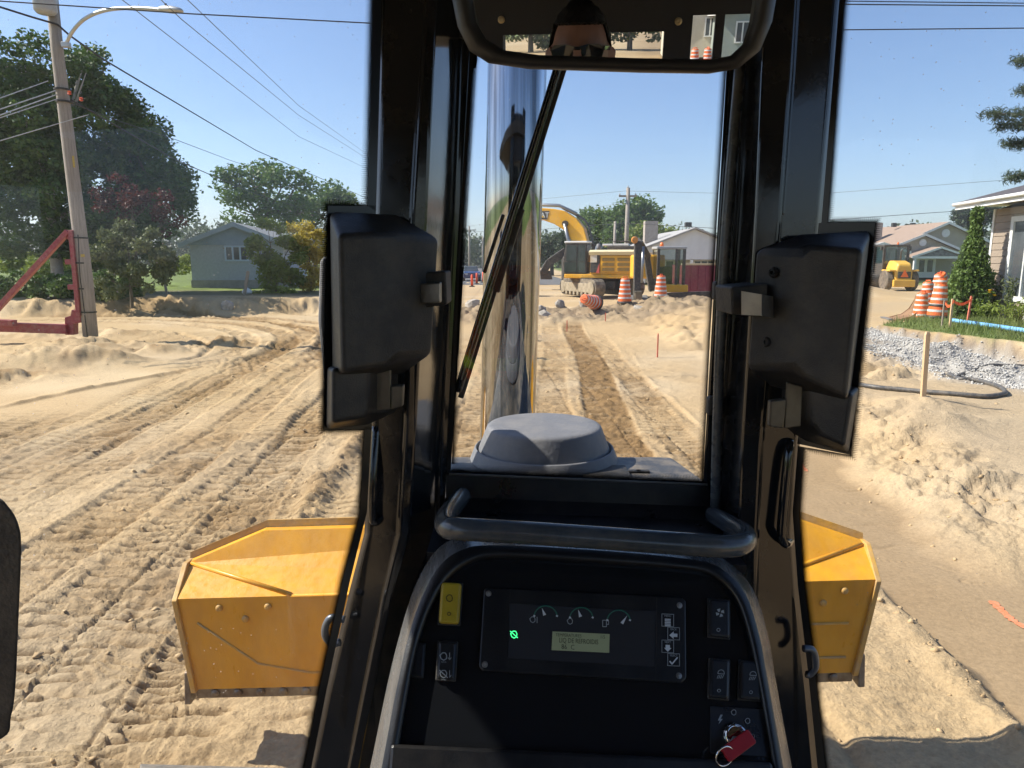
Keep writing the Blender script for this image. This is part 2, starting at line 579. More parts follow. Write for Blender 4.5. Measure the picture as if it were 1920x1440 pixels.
    # windrow of clods beside the blade
    wr = np.exp(-((x + 1.80 + .05 * (y - 6) + .08 * fbm(y * 1.3, y * 0, 230, 2)) / .13) ** 2) * sst(4.5, 5.5, y) * (1 - sst(9, 11, y))
    z = z + wr * (.05 + .10 * np.clip(fbm(x * 4.5, y * 4.5, 231, 4) + .2, 0, 1))
    moist_shade = moist_shade + wr * .25
    lx_ = x - (-7.55 + (y - 10.8) * .30)
    ln_ = np.where(lx_ < 0, np.exp(-(lx_ / .16) ** 2), np.exp(-(lx_ / .05) ** 2)) * sst(10.2, 10.8, y) * (1 - sst(14, 15, y))
    z = z + ln_ * (.045 + .03 * fbm(x * 3, y * 3, 293, 3))
    moist_shade = moist_shade + np.exp(-((lx_ - .05) / .06) ** 2) * sst(10.2, 10.8, y) * (1 - sst(14, 15, y)) * .4  # dark line of the ridge step put into the colour
    # bladed strip with its ridge on the right
    z = z - strip * .10
    rim = np.exp(-((x - 2.38 - .02 * (y - 4)) / .10) ** 2) * (1 - sst(7, 8.5, y))
    z = z + rim * (.05 + .05 * fbm(x * 5, y * 5, 240, 4))
    sl = np.exp(-((x - 2.53 - .02 * (y - 4)) / .06) ** 2) * (1 - sst(6, 7.5, y))
    moist_shade = moist_shade + strip * (.55 + .15 * fbm(x * 1.5, y * 1.5, 244, 3)) + sl * .3  # strip's own brown; sl darkens the shaded slope beside the ridge
    grey = np.clip(grey + strip * .5, 0, 1)
    z = z + strip * .008 * np.clip(fbm(x * 4, y * 1.2, 241, 3), 0, 1)
    cr = np.abs(fbm(x * .7, y * 2.6, 242, 3))
    z = z - strip * .014 * (1 - sst(0, .03, cr)) * sst(.1, .4, fbm(x, y, 243, 2))
    rut = np.exp(-((x - 1.52 - .03 * (4 - y)) / .05) ** 2) * (1 - sst(3.3, 3.7, y))
    z = z - rut * .04
    # lumpy bank and plateau on the right
    b = sst(0, 1.5, (x - (3.20 + (y - 4.9) * .15)) + .3 * fbm(x * 1.3, y * 1.3, 71, 3)) * sst(4.75, 6.2, y + .25 * fbm(x * 2, y * 2, 72, 2)) * (1 - sst(11, 15, y))
    z = z + b * .22
    face = np.clip(4 * b * (1 - b), 0, 1)
    lum = np.clip(fbm(x * 2.3, y * 2.3, 250, 4) + .1, 0, 1)
    rdg = 1 - np.abs(fbm(x * 3.2, y * 3.2, 254, 4, .6))
    blk = fbm(x * 2.6, y * 2.9, 255, 3)
    blk = np.floor(blk * 5) / 5 + .25 * (blk - np.floor(blk * 5) / 5)
    z = z + face * (.10 * lum + .20 * blk + .08 * (rdg - .75) + .05 * fbm(x * 8, y * 8, 251, 4)) + b * .05 * np.clip(fbm(x * 1.2, y * 1.2, 252, 3), 0, 1)
    hp = np.exp(-(((x - 5.45) / .5) ** 2 + ((y - 9.4) / .45) ** 2)) + .8 * np.exp(-(((x - 5.1) / .8) ** 2 + ((y - 8.45) / .3) ** 2))
    z = z + hp * (.16 + .07 * fbm(x * 4, y * 4, 253, 3))
    grey = np.clip(grey + b * .6, 0, 1)
    moist_shade = moist_shade + face * .22 * sst(0, .4, fbm(x * 2.8, y * 2.8, 256, 3))
    moist_shade = moist_shade + face * .10 * (lum > .45)
    # slope with crawler ridges right of the excavation
    s2 = sst(3.9, 6.3, x + .3 * fbm(x * .8, y * .8, 260, 2)) * sst(13, 16.5, y) * (1 - sst(29, 33, y)) * (1 - sst(9, 10.5, x))
    rg = ((x * .45 + y + .12 * fbm(x * 1.3, y * 1.3, 262, 3)) / .62) % 1.0
    z = z + s2 * .42 - s2 * .10 * np.where(rg > .5, np.exp(-((rg - .5) / .22) ** 2), np.exp(-((rg - .5) / .08) ** 2)) * sst(-.3, .2, fbm(x * 1.5, y * 1.5, 263, 3))
    moist_shade = moist_shade + s2 * .25 * np.exp(-((rg - .5) / .15) ** 2)  # dark shading between the crawler ridges put into the colour
    e2 = np.clip(4 * s2 * (1 - s2), 0, 1)
    z = z + e2 * .34 * fbm(x * 1.5, y * 1.5, 261, 4)
    moist_shade = moist_shade + e2 * .22  # scarp edge darkened, its shadow put into the colour
    # spoil berm in front of the excavator
    bm_ = sst(23.2, 26, y + .5 * fbm(x * .8, y * .8, 270, 3)) * (1 - sst(28.5, 32.5, y)) * sst(-6, -3, x) * (1 - sst(7.5, 10, x))
    z = z + bm_ * (.20 + .26 * fbm(x * .9, y * .9, 271, 4) + .26 * fbm(x * 2.4, y * 2.0, 272, 4, .65))
    # left bank, gullied
    lb = sst(28.2, 30.2, y - .12 * (x + 10) + .5 * fbm(x * .9, y * .9, 280, 3)) * (1 - sst(-6.5, -4.8, x)) * sst(-26, -17, x - .0 * y)
    z = z + lb * .62 + np.clip(4 * lb * (1 - lb), 0, 1) * (.30 * fbm(x * 3.1, y * 1.1, 281, 4) + .30 * fbm(x * .7, y * .7, 282, 2))
    lc = sst(21.5, 25.5, y) * sst(-16.5, -15, -x - 0) * 0
    # mounds by the utility pole
    for (mx, my, sx, sy, hh) in ((-9.4, 14.6, 1.5, .7, .42), (-10.9, 17.6, 1.6, .8, .22), (-12.5, 20.6, 2.2, .8, .20), (-8.3, 16.9, 1.3, .35, .16), (-8.0, 18.6, 1.4, .3, .14), (-9.2, 12.9, .9, .5, .20)):
        k = np.exp(-(((x - mx) / sx) ** 2 + ((y - my - .15 * (x - mx)) / sy) ** 2))
        z = z + k * (hh + .26 * fbm(x * 1.6, y * 1.9, 290, 4, .6) + .10 * fbm(x * 5, y * 6, 292, 3))
        moist_shade = moist_shade + k * .75 * sst(-.05, .25, fbm(x * 1.4, y * 1.4, 291, 3))  # brown dug earth, with the mounds' shadow darkened in
    # raised lot on the right (grass bank)
    lot = np.minimum(sst(0, .30, x - (7.75 + (17.8 - np.minimum(y, 17.8)) * .62) + .14 * fbm(x * 2, y * 2, 300, 3) - .10 * np.maximum(17.8 - y, 0) * 0),
                     1 - sst(18.4, 18.8, y - (x - 9) * 1.2 + .12 * fbm(x * 2, y * 2, 301, 3)) * 0)
    lotx = 9.45 + (17.9 - y) * .27
    lot = sst(-.02, .24, x - lotx + .16 * fbm(x * 2.4, y * 2.4, 300, 3)) * (1 - sst(-.1, .3, y - 18.4 - (x - 9.4) * 1.05 + .15 * fbm(x * 2, y * 2, 301, 2)))
    lot2 = sst(0, .5, x - 13.4 - .62 * np.maximum(y - 22, 0)) * sst(14, 20, y) * (1 - sst(44, 52, y))
    lot = np.maximum(lot, lot2) * sst(9, 12, y)
    z = z * (1 - lot) + lot * (.50 + .03 * fbm(x * 2, y * 2, 302, 2))
    fl = np.clip(4 * lot * (1 - lot), 0, 1)
    z = z + fl * .30 * fbm(x * 4.5, y * 4.5, 303, 4)
    moist_shade = moist_shade + fl * (.8 + .5 * fbm(x * 3, y * 3, 304, 3))
    # far right pile beside the roller
    k = np.exp(-(((x - 21.0) / 2.6) ** 2 + ((y - 45) / 2.5) ** 2))
    z = z + k * .95
    # sand pile behind the machine
    k = np.exp(-(((x - 4.2) / 2.6) ** 2 + ((y + 14.5) / 2.4) ** 2))
    z = z + k * (1.35 + .35 * fbm(x * 2, y * 2, 305, 3))
    # colour: soil tones and damp, plus darkened grooves and shade beside ridges and mounds
    moist_shade = np.clip(moist_shade, 0, 1)[..., None]; grey = np.clip(grey, 0, 1)[..., None]
    dry = sst(-.1, .5, fbm(x * .4 + 9, y * .4, 310, 3))[..., None]
    c = SAND * (1 - dry) + DRY * dry
    c = c * (1 - grey * .6) + GREYS * grey * .6
    c = c * (1 - moist_shade) + MOIST_SHADE * moist_shade
    bk = (bm_ * (.75 + .6 * fbm(x * 1.1, y * 1.1, 311, 4)))[..., None]
    c = c * (1 - np.clip(bk * 1.5, 0, .9)) + DIRT * (1.1 + .5 * fbm(x * 2.5, y * 2.5, 314, 3)[..., None]) * np.clip(bk * 1.5, 0, .9)
    lawn = np.maximum(np.maximum(sst(31.5, 33.5, y + .6 * fbm(x * .5, y * .5, 312, 2)) * (1 - sst(-9, -6, x)), 1 - sst(-27, -22, x)),
                      np.maximum(lot * sst(.15, .45, x - lotx) , sst(60, 64, y) * np.maximum(sst(8, 10, x), 1 - sst(-9, -8, x))))
    lawn = np.maximum(lawn, sst(0, 2, x - 13.5 - .62 * np.maximum(y - 22, 0)) * (y > 14))
    lawn = np.maximum(lawn, (y < -6) * sst(6.5, 8, x))
    lawn = lawn * (1 - np.exp(-(((x - 20) / 6.5) ** 2 + ((y - 42) / 10) ** 2) * 1.2))
    lawn = np.clip(lawn, 0, 1)[..., None]
    lv = fbm(x * .8, y * .8, 313, 4)[..., None]
    c = c * (1 - lawn) + (LAWN * (1 + .45 * lv)) * lawn
    dk = (sst(30.8, 32, y) * (1 - sst(35, 38, y)) * (1 - sst(-9, -6, x)) * .7)[..., None]
    c = c * (1 - dk) + DIRT * .8 * dk
    gv = sst(6.9, 8.1, x + .35 * (y - 12.5) * .0 + .3 * fbm(x, y, 320, 2) - np.maximum(y - 15, 0) * .35) * (1 - lot) * sst(9.5, 11, y + .5 * (x - 8)) * (1 - sst(18, 20, y))
    gvc = gv[..., None]
    c = c * (1 - gvc) + STONE * (1 + .2 * fbm(x * 9, y * 9, 321, 2)[..., None]) * gvc
    terrain.calm = calm
    return z, c, lawn[..., 0], gv
def gz(x, y):
    z, _, _, _ = terrain(np.array([float(x)]), np.array([float(y)]))
    return float(z[0])
def build_ground():
    dense = np.linspace(R(-42), R(42), 660)
    coarse = np.linspace(R(42), R(318), 110)[1:-1]
    th = np.concatenate([dense, coarse])
    rad = np.concatenate([[0.35, .7], np.geomspace(1.4, 15, 800), np.geomspace(15, 48, 200)[1:], np.geomspace(48, 1400, 50)[1:]])
    T, Rr = np.meshgrid(th, rad)
    X = Rr * np.sin(T); Y = Rr * np.cos(T)
    Z, C, LW, GV = terrain(X, Y)
    far = sst(60, 120, Rr)
    Z = Z * (1 - far)
    nr, nt_ = X.shape
    V = np.stack([X, Y, Z], -1).reshape(-1, 3)
    i = np.arange(nr - 1)[:, None] * nt_
    j = np.arange(nt_)[None, :]
    j2 = (j + 1) % nt_
    F = np.stack([i + j, i + j2, i + nt_ + j2, i + nt_ + j], -1).reshape(-1, 4)[:, ::-1]
    me = fast_mesh('ground', V, F)
    # cap in the middle
    a = me.color_attributes.new('soil', 'FLOAT_COLOR', 'POINT')
    rgba = np.concatenate([C.reshape(-1, 3), (1 - .8 * terrain.calm).reshape(-1, 1)], 1).astype(np.float32)
    a.data.foreach_set('color', rgba.ravel())
    m, nt, out = nodes_of('sand_soil')
    b = N(nt, 'ShaderNodeBsdfPrincipled', Roughness=0.92)
    b.inputs['Specular IOR Level'].default_value = 0.15
    at = nt.nodes.new('ShaderNodeAttribute')
    at.attribute_name = 'soil'
    tc = nt.nodes.new('ShaderNodeTexCoord')
    n1 = N(nt, 'ShaderNodeTexNoise', Scale=34.0, Detail=8.0, Roughness=0.72)
    L(nt, tc.outputs['Object'], n1.inputs['Vector'])
    mr = N(nt, 'ShaderNodeMapRange')
    mr.inputs['From Min'].default_value = 0.25
    mr.inputs['From Max'].default_value = 0.75
    mr.inputs['To Min'].default_value = 0.74
    mr.inputs['To Max'].default_value = 1.22
    L(nt, n1.outputs['Fac'], mr.inputs['Value'])
    mx = nt.nodes.new('ShaderNodeMix')
    mx.data_type = 'RGBA'
    mx.blend_type = 'MULTIPLY'
    mx.inputs[0].default_value = 1.0
    L(nt, at.outputs['Color'], mx.inputs[6])
    cc = nt.nodes.new('ShaderNodeCombineColor')
    for q in range(3):
        L(nt, mr.outputs[0], cc.inputs[q])
    L(nt, cc.outputs[0], mx.inputs[7])
    L(nt, mx.outputs[2], b.inputs['Base Color'])
    n2 = N(nt, 'ShaderNodeTexNoise', Scale=16.0, Detail=10.0, Roughness=0.75)
    L(nt, tc.outputs['Object'], n2.inputs['Vector'])
    n3 = N(nt, 'ShaderNodeTexVoronoi', Scale=55.0)
    L(nt, tc.outputs['Object'], n3.inputs['Vector'])
    ad = N(nt, 'ShaderNodeMath', operation='MULTIPLY_ADD')
    L(nt, n3.outputs['Distance'], ad.inputs[0])
    ad.inputs[1].default_value = -0.18
    L(nt, n2.outputs['Fac'], ad.inputs[2])
    bp = N(nt, 'ShaderNodeBump', Strength=0.85, Distance=0.022)
    L(nt, at.outputs['Alpha'], bp.inputs['Strength'])
    L(nt, ad.outputs[0], bp.inputs['Height'])
    L(nt, bp.outputs[0], b.inputs['Normal'])
    L(nt, b.outputs[0], out.inputs['Surface'])
    o = link('ground', me, m, smooth=True)
    meta(o, 'bare sandy ground of the road works, rutted by crawler tracks', 'ground', kind='structure')
    return o
build_ground()

# loose stones of the gravel drive and loose clods: nobody could count them
def scatter(name, pts, sizes, mat, label, cat, parent=None):
    base = np.array([(1, 0, 0), (-1, 0, 0), (0, 1, 0), (0, -1, 0), (0, 0, 1), (0, 0, -1)], float)
    ft = np.array([(0, 2, 4), (2, 1, 4), (1, 3, 4), (3, 0, 4), (2, 0, 5), (1, 2, 5), (3, 1, 5), (0, 3, 5)])
    n = len(pts)
    j = rng.uniform(.6, 1.25, (n, 6, 1)) * base[None] + rng.normal(0, .18, (n, 6, 3))
    j = j * sizes[:, None, None] * np.stack([np.ones(n), np.ones(n), rng.uniform(.5, .9, n)], -1)[:, None, :]
    a = rng.uniform(0, 6.28, n)
    ca, sa = np.cos(a), np.sin(a)
    x = j[..., 0] * ca[:, None] - j[..., 1] * sa[:, None]
    y = j[..., 0] * sa[:, None] + j[..., 1] * ca[:, None]
    V = np.stack([x, y, j[..., 2]], -1) + pts[:, None, :]
    F = (ft[None] + np.arange(n)[:, None, None] * 6).reshape(-1, 3)
    me = fast_mesh(name, V.reshape(-1, 3), F, 3)
    o = link(name, me, mat, parent)
    return meta(o, label, cat, kind='stuff')
x = rng.uniform(6.4, 12, 26000); y = rng.uniform(9.5, 20, 26000)
z, _, _, gv = terrain(x, y)
k = gv > .55 + rng.uniform(-.3, .3, len(x))
scatter('gravel', np.stack([x, y, z + .004], -1)[k], rng.uniform(.012, .034, k.sum()), pm('crushed_stone', (0.30, 0.285, 0.26), (0.58, 0.56, 0.52), scale=28, rough=.9),
        'grey crushed gravel spread in front of the grass bank', 'gravel')
n = 60000
rr = np.exp(rng.uniform(math.log(2.4), math.log(22), n)); th = rng.uniform(R(-40), R(40), n)
x = rr * np.sin(th); y = rr * np.cos(th)
z, c, lw, gv = terrain(x, y)
dz = np.abs(terrain(x + .12, y)[0] - z) + np.abs(terrain(x, y + .12)[0] - z)
dens = sst(.03, .10, dz) * .45 + .006
k = (rng.uniform(0, 1, n) < dens) & (lw < .2) & (gv < .3)
scatter('loose_clods', np.stack([x, y, z], -1)[k], (rng.uniform(0, 1, k.sum()) ** 7 * .034 + .005), pm('clod_sand', (0.38, 0.26, 0.135), (0.52, 0.375, 0.21), scale=9, rough=.95, bump=.6, bscale=60),
        'loose sand clods and crumbs along the crawler ruts', 'clods')
# ------------------------------------------------------------------ the bulldozer we sit in
M_GLOSS = pm('black_gloss_paint', (0.011, 0.012, 0.014), rough=.11, bump=.05, bscale=90, rvar=.04, scale=6, bdist=.0012, dust=.03, spec=.6)
M_BLACK = pm('black_paint', (0.012, 0.012, 0.014), rough=.34, bump=.08, bscale=220, rvar=.1, scale=5, bdist=.002, dust=.06)
M_PLAS = pm('black_grained_plastic', (0.016, 0.017, 0.019), rough=.46, bump=.55, bscale=520, bdist=.0015, rvar=.08, scale=5, dust=.10)
M_RUB = pm('black_rubber', (0.012, 0.012, 0.012), rough=.6, bump=.2, bscale=200, dust=.15)
M_BEAD = pm('grey_bead', (0.11, 0.11, 0.12), (0.02, 0.02, 0.02), scale=260, rough=.45, detail=0)
M_STEEL = pm('dull_steel', (0.42, 0.41, 0.38), (0.30, 0.29, 0.27), scale=30, rough=.38, metal=.9, rvar=.1)
M_GREYT = pm('grey_tube_paint', (0.10, 0.115, 0.13), (0.075, 0.085, 0.095), scale=12, rough=.28, rvar=.08, dust=.2)
M_PLASD = pm('console_black_plastic', (0.007, 0.0075, 0.009), rough=.36, bump=.3, bscale=420, bdist=.001, rvar=.06, scale=5, dust=.03)
M_STACK = pm('stack_chrome', (0.78, 0.80, 0.82), (0.10, 0.11, 0.12), scale=26, rough=.05, metal=1.0, rvar=.03, bump=.10, bscale=40, stretch=(1, 1, .02), dust=.06, bdist=.004)  # dark vertical streaks paint the cab's dark reflection into the chrome
M_CHROME = pm('chrome', (0.80, 0.80, 0.79), (0.72, 0.72, 0.70), scale=3, rough=.035, metal=1.0, rvar=.02, bump=.02, bscale=30)
M_YEL = pm('machine_yellow', (0.74, 0.345, 0.015), (0.60, 0.27, 0.02), scale=3.5, rough=.40, rvar=.14, dust=.20, bump=.08, bscale=60, dustc=(0.55, 0.36, 0.12), stretch=(2.2, 2.2, .8))
M_YELW = pm('worn_machine_yellow', (0.68, 0.36, 0.035), (0.42, 0.25, 0.08), scale=5, rough=.55, rvar=.15, dust=.5, bump=.15, bscale=50)
M_CAP = pm('grey_dusty_plastic', (0.135, 0.14, 0.152), (0.175, 0.175, 0.185), scale=5, rough=.62, bump=.12, bscale=90, dust=.35, dustc=(0.34, 0.31, 0.27))
M_HOOD = pm('hood_grey', (0.05, 0.05, 0.052), (0.07, 0.07, 0.07), scale=6, rough=.5, dust=.5, bump=.3, bscale=160, bdist=.002)
M_WHITE = pm('white_print', (0.62, 0.64, 0.64), rough=.6)
M_GREYP = pm('grey_print', (0.34, 0.36, 0.36), rough=.6)
M_DGREEN = pm('green_print', (0.02, 0.14, 0.09), rough=.5)
M_LCDINK = pm('lcd_ink', (0.02, 0.03, 0.02), rough=.5)
M_RED = pm('red_plastic', (0.42, 0.012, 0.018), (0.34, 0.01, 0.015), scale=30, rough=.35)
M_SWYEL = pm('yellow_switch_plastic', (0.48, 0.34, 0.02), (0.42, 0.29, 0.02), scale=12, rough=.42)
GL_FRONT = glass_mat('windscreen_glass', dust=.02, specks=.30, refl=.035, veil=.004)
GL_DOOR = glass_mat('door_glass', tint=(0.95, 0.97, 0.96), dust=.03, specks=.30, refl=.03, veil=.004)
GL_HOUSE = pm('window_glass', (0.05, 0.06, 0.07), (0.09, 0.10, 0.11), scale=1.2, rough=.06, spec=.7)

dozer = thing('bulldozer', 'yellow crawler bulldozer with black cab interior, chrome exhaust stack and front blade', 'bulldozer', (0, 0, 0))
B = dozer
def ribbon(path_a, path_b):
    n = len(path_a)
    V = list(path_a) + list(path_b)
    return V, [(i, i + 1, n + i + 1, n + i) for i in range(n - 1)]
def pillar(cols, rows, name, mat):
    """cols: list of (Y, [px per row]) closed into a post"""
    Ls = []
    for k, py in enumerate(rows):
        loop = [P(c[1][k], py, c[0]) for c in cols]
        loop += [P(cols[-1][1][k], py, 1.25), P(cols[0][1][k], py, 1.25)]
        Ls.append(loop)
    m = MB()
    m.loft(Ls)
    return fix(m.build(name, mat, B, bevel=.003, seg=2))
LROWS = [-260, 400, 800, 1000, 1120, 1300, 1520]
LC = [(1.06, [719, 702, 692, 683, 652, 608, 562]), (1.05, [728, 711, 700, 690, 661, 618, 573]), (1.03, [812, 771, 757, 745, 716, 680, 636]),
      (1.025, [815, 775, 762, 750, 721, 684, 640]), (1.03, [833, 800, 780, 768, 735, 700, 656]), (1.168, [875, 849, 826, 818, 780, 745, 712]),
      (1.174, [878, 852, 830, 822, 785, 750, 716]), (1.178, [903, 864, 842, 832, 800, 765, 730])]
LC[0] = (1.045, LC[0][1]); LC[1] = (1.035, LC[1][1])
pillar(LC, LROWS, 'corner_post', M_GLOSS)
RROWS = [-260, 140, 400, 840, 1000, 1120, 1300, 1520]
RC = [(1.06, [1600, 1568, 1543, 1499, 1489, 1499, 1520, 1542]), (1.05, [1590, 1558, 1533, 1490, 1480, 1489, 1509, 1530]),
      (1.03, [1512, 1487, 1468, 1432, 1424, 1422, 1442, 1464]), (1.025, [1508, 1482, 1463, 1426, 1418, 1414, 1434, 1454]),
      (1.03, [1452, 1427, 1416, 1390, 1384, 1390, 1410, 1430]), (1.168, [1424, 1399, 1385, 1354, 1346, 1350, 1356, 1370]),
      (1.174, [1420, 1394, 1381, 1350, 1342, 1345, 1350, 1360]), (1.178, [1394, 1366, 1348, 1322, 1316, 1310, 1300, 1290])]
RC[0] = (1.045, RC[0][1]); RC[1] = (1.035, RC[1][1])
pillar(RC, RROWS, 'corner_post', M_GLOSS)
# rubber bead along the door openings
for cols, rows in ((LC, LROWS), (RC, RROWS)):
    pts = [P(cols[1][1][k] * .55 + cols[0][1][k] * .45, rows[k], 1.045) for k in range(len(rows))]
    MB().tube(bez(pts, 6), .0026, 6).build('door_seal', M_BEAD, B, smooth=True)
# windscreen surround under and over the pane
m = MB()
m.loft([[P(836, 888, 1.178), P(1330, 908, 1.178)], [P(836, 932, 1.172), P(1330, 950, 1.172)], [P(825, 958, 1.15), P(1345, 975, 1.15)],
        [P(815, 985, 1.06), P(1360, 1010, 1.06)], [P(800, 1035, .99), P(1400, 1060, .99)], [P(800, 1080, 1.1), P(1400, 1100, 1.1)]], closed=False)
m.build('cowl', M_BLACK, B)
m = MB()
m.prism([P(860, 70, 1.165), P(1400, 70, 1.165), P(1420, -260, 1.165), P(860, -260, 1.165)], (0, .06, 0))
m.build('windscreen_header', M_BLACK, B)
# panes
def pane(name, pts, mat, parent):
    return raw(name, pts, [tuple(range(len(pts)))], mat, parent)
WS = [P(872, 60, 1.185), P(1386, 60, 1.185), P(1326, 912, 1.185), P(838, 892, 1.185)]
wsc = pane('windscreen', WS, GL_FRONT, B)
# dotted frit print
def frit_material():
    m, nt, out = nodes_of('dotted_frit')
    uv = nt.nodes.new('ShaderNodeUVMap')
    sp = nt.nodes.new('ShaderNodeSeparateXYZ')
    L(nt, uv.outputs[0], sp.inputs[0])
    def mth(op, a, b=None):
        n = N(nt, 'ShaderNodeMath', operation=op)
        for i, q in enumerate((a, b)):
            if q is None: continue
            if isinstance(q, (int, float)): n.inputs[i].default_value = q
            else: L(nt, q, n.inputs[i])
        return n.outputs[0]
    PIT = .0026
    rows = 7.0
    vv = mth('MULTIPLY', sp.outputs['Y'], rows)
    row = mth('FLOOR', vv)
    fv = mth('SUBTRACT', mth('FRACT', vv), .5)
    fu = mth('SUBTRACT', mth('FRACT', mth('ADD', mth('DIVIDE', sp.outputs['X'], PIT), mth('MULTIPLY', row, .5))), .5)
    d = mth('SQRT', mth('ADD', mth('MULTIPLY', fu, fu), mth('MULTIPLY', fv, fv)))
    rad = mth('SUBTRACT', .66, mth('MULTIPLY', sp.outputs['Y'], .52))
    ins = mth('LESS_THAN', d, rad)
    df = N(nt, 'ShaderNodeBsdfDiffuse')
    df.inputs['Color'].default_value = (.008, .008, .008, 1)
    tr = N(nt, 'ShaderNodeBsdfTransparent')
    mx = N(nt, 'ShaderNodeMixShader')
    L(nt, ins, mx.inputs[0]); L(nt, tr.outputs[0], mx.inputs[1]); L(nt, df.outputs[0], mx.inputs[2])
    L(nt, mx.outputs[0], out.inputs['Surface'])
    return m
M_FRIT = frit_material()
M_FRITS = pm('frit_black', (0.006, 0.006, 0.007), rough=.3)
def dotted(path, off, to3d, parent):
    """path: pixel polyline; off: pixel offset per point towards the clear glass"""
    V, F, U = [], [], []
    s = 0
    for i, (p, o_) in enumerate(zip(path, off)):
        a, b = to3d(*p), to3d(p[0] + o_[0], p[1] + o_[1])
        if i: s += (a - V[-2]).length
        V += [a, b]; U += [(s, 0), (s, 1)]
    F = [(2 * i, 2 * i + 1, 2 * i + 3, 2 * i + 2) for i in range(len(path) - 1)]
    me = bpy.data.meshes.new('frit_dots')
    me.from_pydata([tuple(v) for v in V], [], F)
    ul = me.uv_layers.new(name='UVMap')
    for lp in me.loops:
        ul.data[lp.index].uv = U[lp.vertex_index]
    return link('frit_dots', me, M_FRIT, parent)
w3 = lambda px, py: P(px, py, 1.180)
dotted([(898, 60), (886, 128), (862, 500), (847, 870)], [(13, 0)] * 4, w3, wsc)
dotted([(845, 885), (1080, 894), (1318, 904)], [(3, -15), (0, -15), (-12, -15)], w3, wsc)
dotted([(1318, 904), (1331, 640), (1345, 400), (1361, 140), (1366, 60)], [(-13, -14), (-13, 0), (-13, 0), (-13, 0), (-13, 0)], w3, wsc)
m = MB()
m.add([w3(870, 60), w3(898, 60), w3(845, 885), w3(830, 885)], [(0, 1, 2, 3)])
m.add([w3(1366, 60), w3(1400, 60), w3(1340, 912), w3(1318, 904)], [(0, 1, 2, 3)])
m.add([w3(836, 884), w3(1320, 904), w3(1326, 914), w3(836, 894)], [(0, 1, 2, 3)])
m.build('frit_border', M_FRITS, wsc)
MB().tube([P(842, 889, 1.172), P(1326, 909, 1.172)], .0022, 6).build('pane_edge_trim', M_STEEL, wsc)
# doors of frameless glass
def door(edge, plate, dots_path, dots_off, p0, nrm, far_px, lab):
    t3 = lambda px, py, off=0.0: H(px, py, p0 - nrm * off, nrm)
    d = pane('door', [t3(*e) for e in edge] + [t3(far_px, 1520), t3(far_px, -260)], GL_DOOR, B)
    d['label'] = lab
    f3 = lambda px, py: t3(px, py, .003)
    dotted(dots_path, dots_off, f3, d)
    m = MB()
    n = len(edge)
    for q in plate:
        m.add([f3(*p) for p in q], [tuple(range(len(q)))])
    m.build('frit_border', M_FRITS, d)
    return d, t3
L_EDGE = [(724, -260), (705, 395), (696, 800), (688, 960), (656, 1090), (612, 1295), (568, 1520)]
pl0, pn0 = P(703, 400, 1.03), Vector((-.6, .8, 0))
ldoor, LT = door(L_EDGE,
    [[(705, -260), (724, -260), (705, 395), (690, 387)], [(615, 385), (705, 385), (697, 806), (607, 806)],
     [(684, 800), (697, 800), (688, 960), (675, 965)], [(675, 965), (688, 960), (656, 1090), (643, 1085)], [(643, 1085), (656, 1090), (612, 1295), (599, 1292)], [(599, 1292), (612, 1295), (568, 1520), (555, 1520)]],
    [(705, -260), (690, 386), (615, 386), (607, 806), (684, 804), (675, 965), (643, 1085), (599, 1292), (555, 1520)],
    [(-14, 0), (-14, -12), (-13, -13), (-13, 12), (-13, 12), (-13, 0), (-13, -2), (-13, -2), (-13, 0)], pl0, pn0, -430, 'left door of frameless dusty glass')
pr0, pn1 = P(1541, 415, 1.03), Vector((.6, .8, 0))
R_EDGE = [(1602, -260), (1573, 10), (1541, 415), (1497, 838), (1488, 960), (1497, 1100), (1516, 1260), (1542, 1520)]
rdoor, RT = door(list(reversed(R_EDGE))[::-1],
    [[(1600, -260), (1612, -260), (1582, 10), (1551, 418), (1540, 418), (1573, 10)], [(1535, 418), (1641, 418), (1594, 853), (1495, 832)],
     [(1496, 836), (1507, 838), (1498, 960), (1486, 960)], [(1486, 960), (1498, 960), (1508, 1100), (1496, 1100)], [(1496, 1100), (1508, 1100), (1528, 1260), (1515, 1260)], [(1515, 1260), (1528, 1260), (1556, 1520), (1541, 1520)]],
    [(1612, -260), (1582, 10), (1551, 418), (1641, 418), (1594, 853), (1506, 838), (1498, 960), (1508, 1100), (1528, 1260), (1556, 1520)],
    [(13, 0), (13, 0), (13, -13), (13, -13), (13, 13), (13, 13), (13, 0), (13, -2), (13, -3), (13, -3)], pr0, pn1, 2350, 'right door of frameless glass')
# latch covers
def shell(base, top, T, doorob, off, name, rad):
    m = MB()
    m.loft([[T(p[0], p[1], p[2] if len(p) > 2 else .004) for p in base], [T(p[0], p[1], off) for p in top]])
    o = fix(m.build(name, M_PLAS, doorob, smooth=True, bevel=rad, seg=4))
    o.modifiers['bevel'].harden_normals = True
    return o
shell([(617, 394), (742, 400, .03), (826, 446, .062), (812, 664, .062), (756, 702, .03), (622, 712)], [(634, 440), (738, 436), (748, 446), (746, 668), (722, 686), (640, 700)], LT, ldoor, .092, 'latch_cover', .008)
shell([(613, 686), (757, 686), (752, 770), (690, 797), (611, 806)], [(622, 690), (692, 690), (690, 770), (684, 782), (622, 794)], LT, ldoor, .068, 'latch_flange', .006)
shell([(1634, 430), (1500, 438, .03), (1414, 468, .062), (1398, 690, .062), (1440, 724, .03), (1592, 764)], [(1618, 468), (1520, 460), (1506, 474), (1490, 688), (1512, 710), (1588, 748)], RT, rdoor, .092, 'latch_cover', .008)
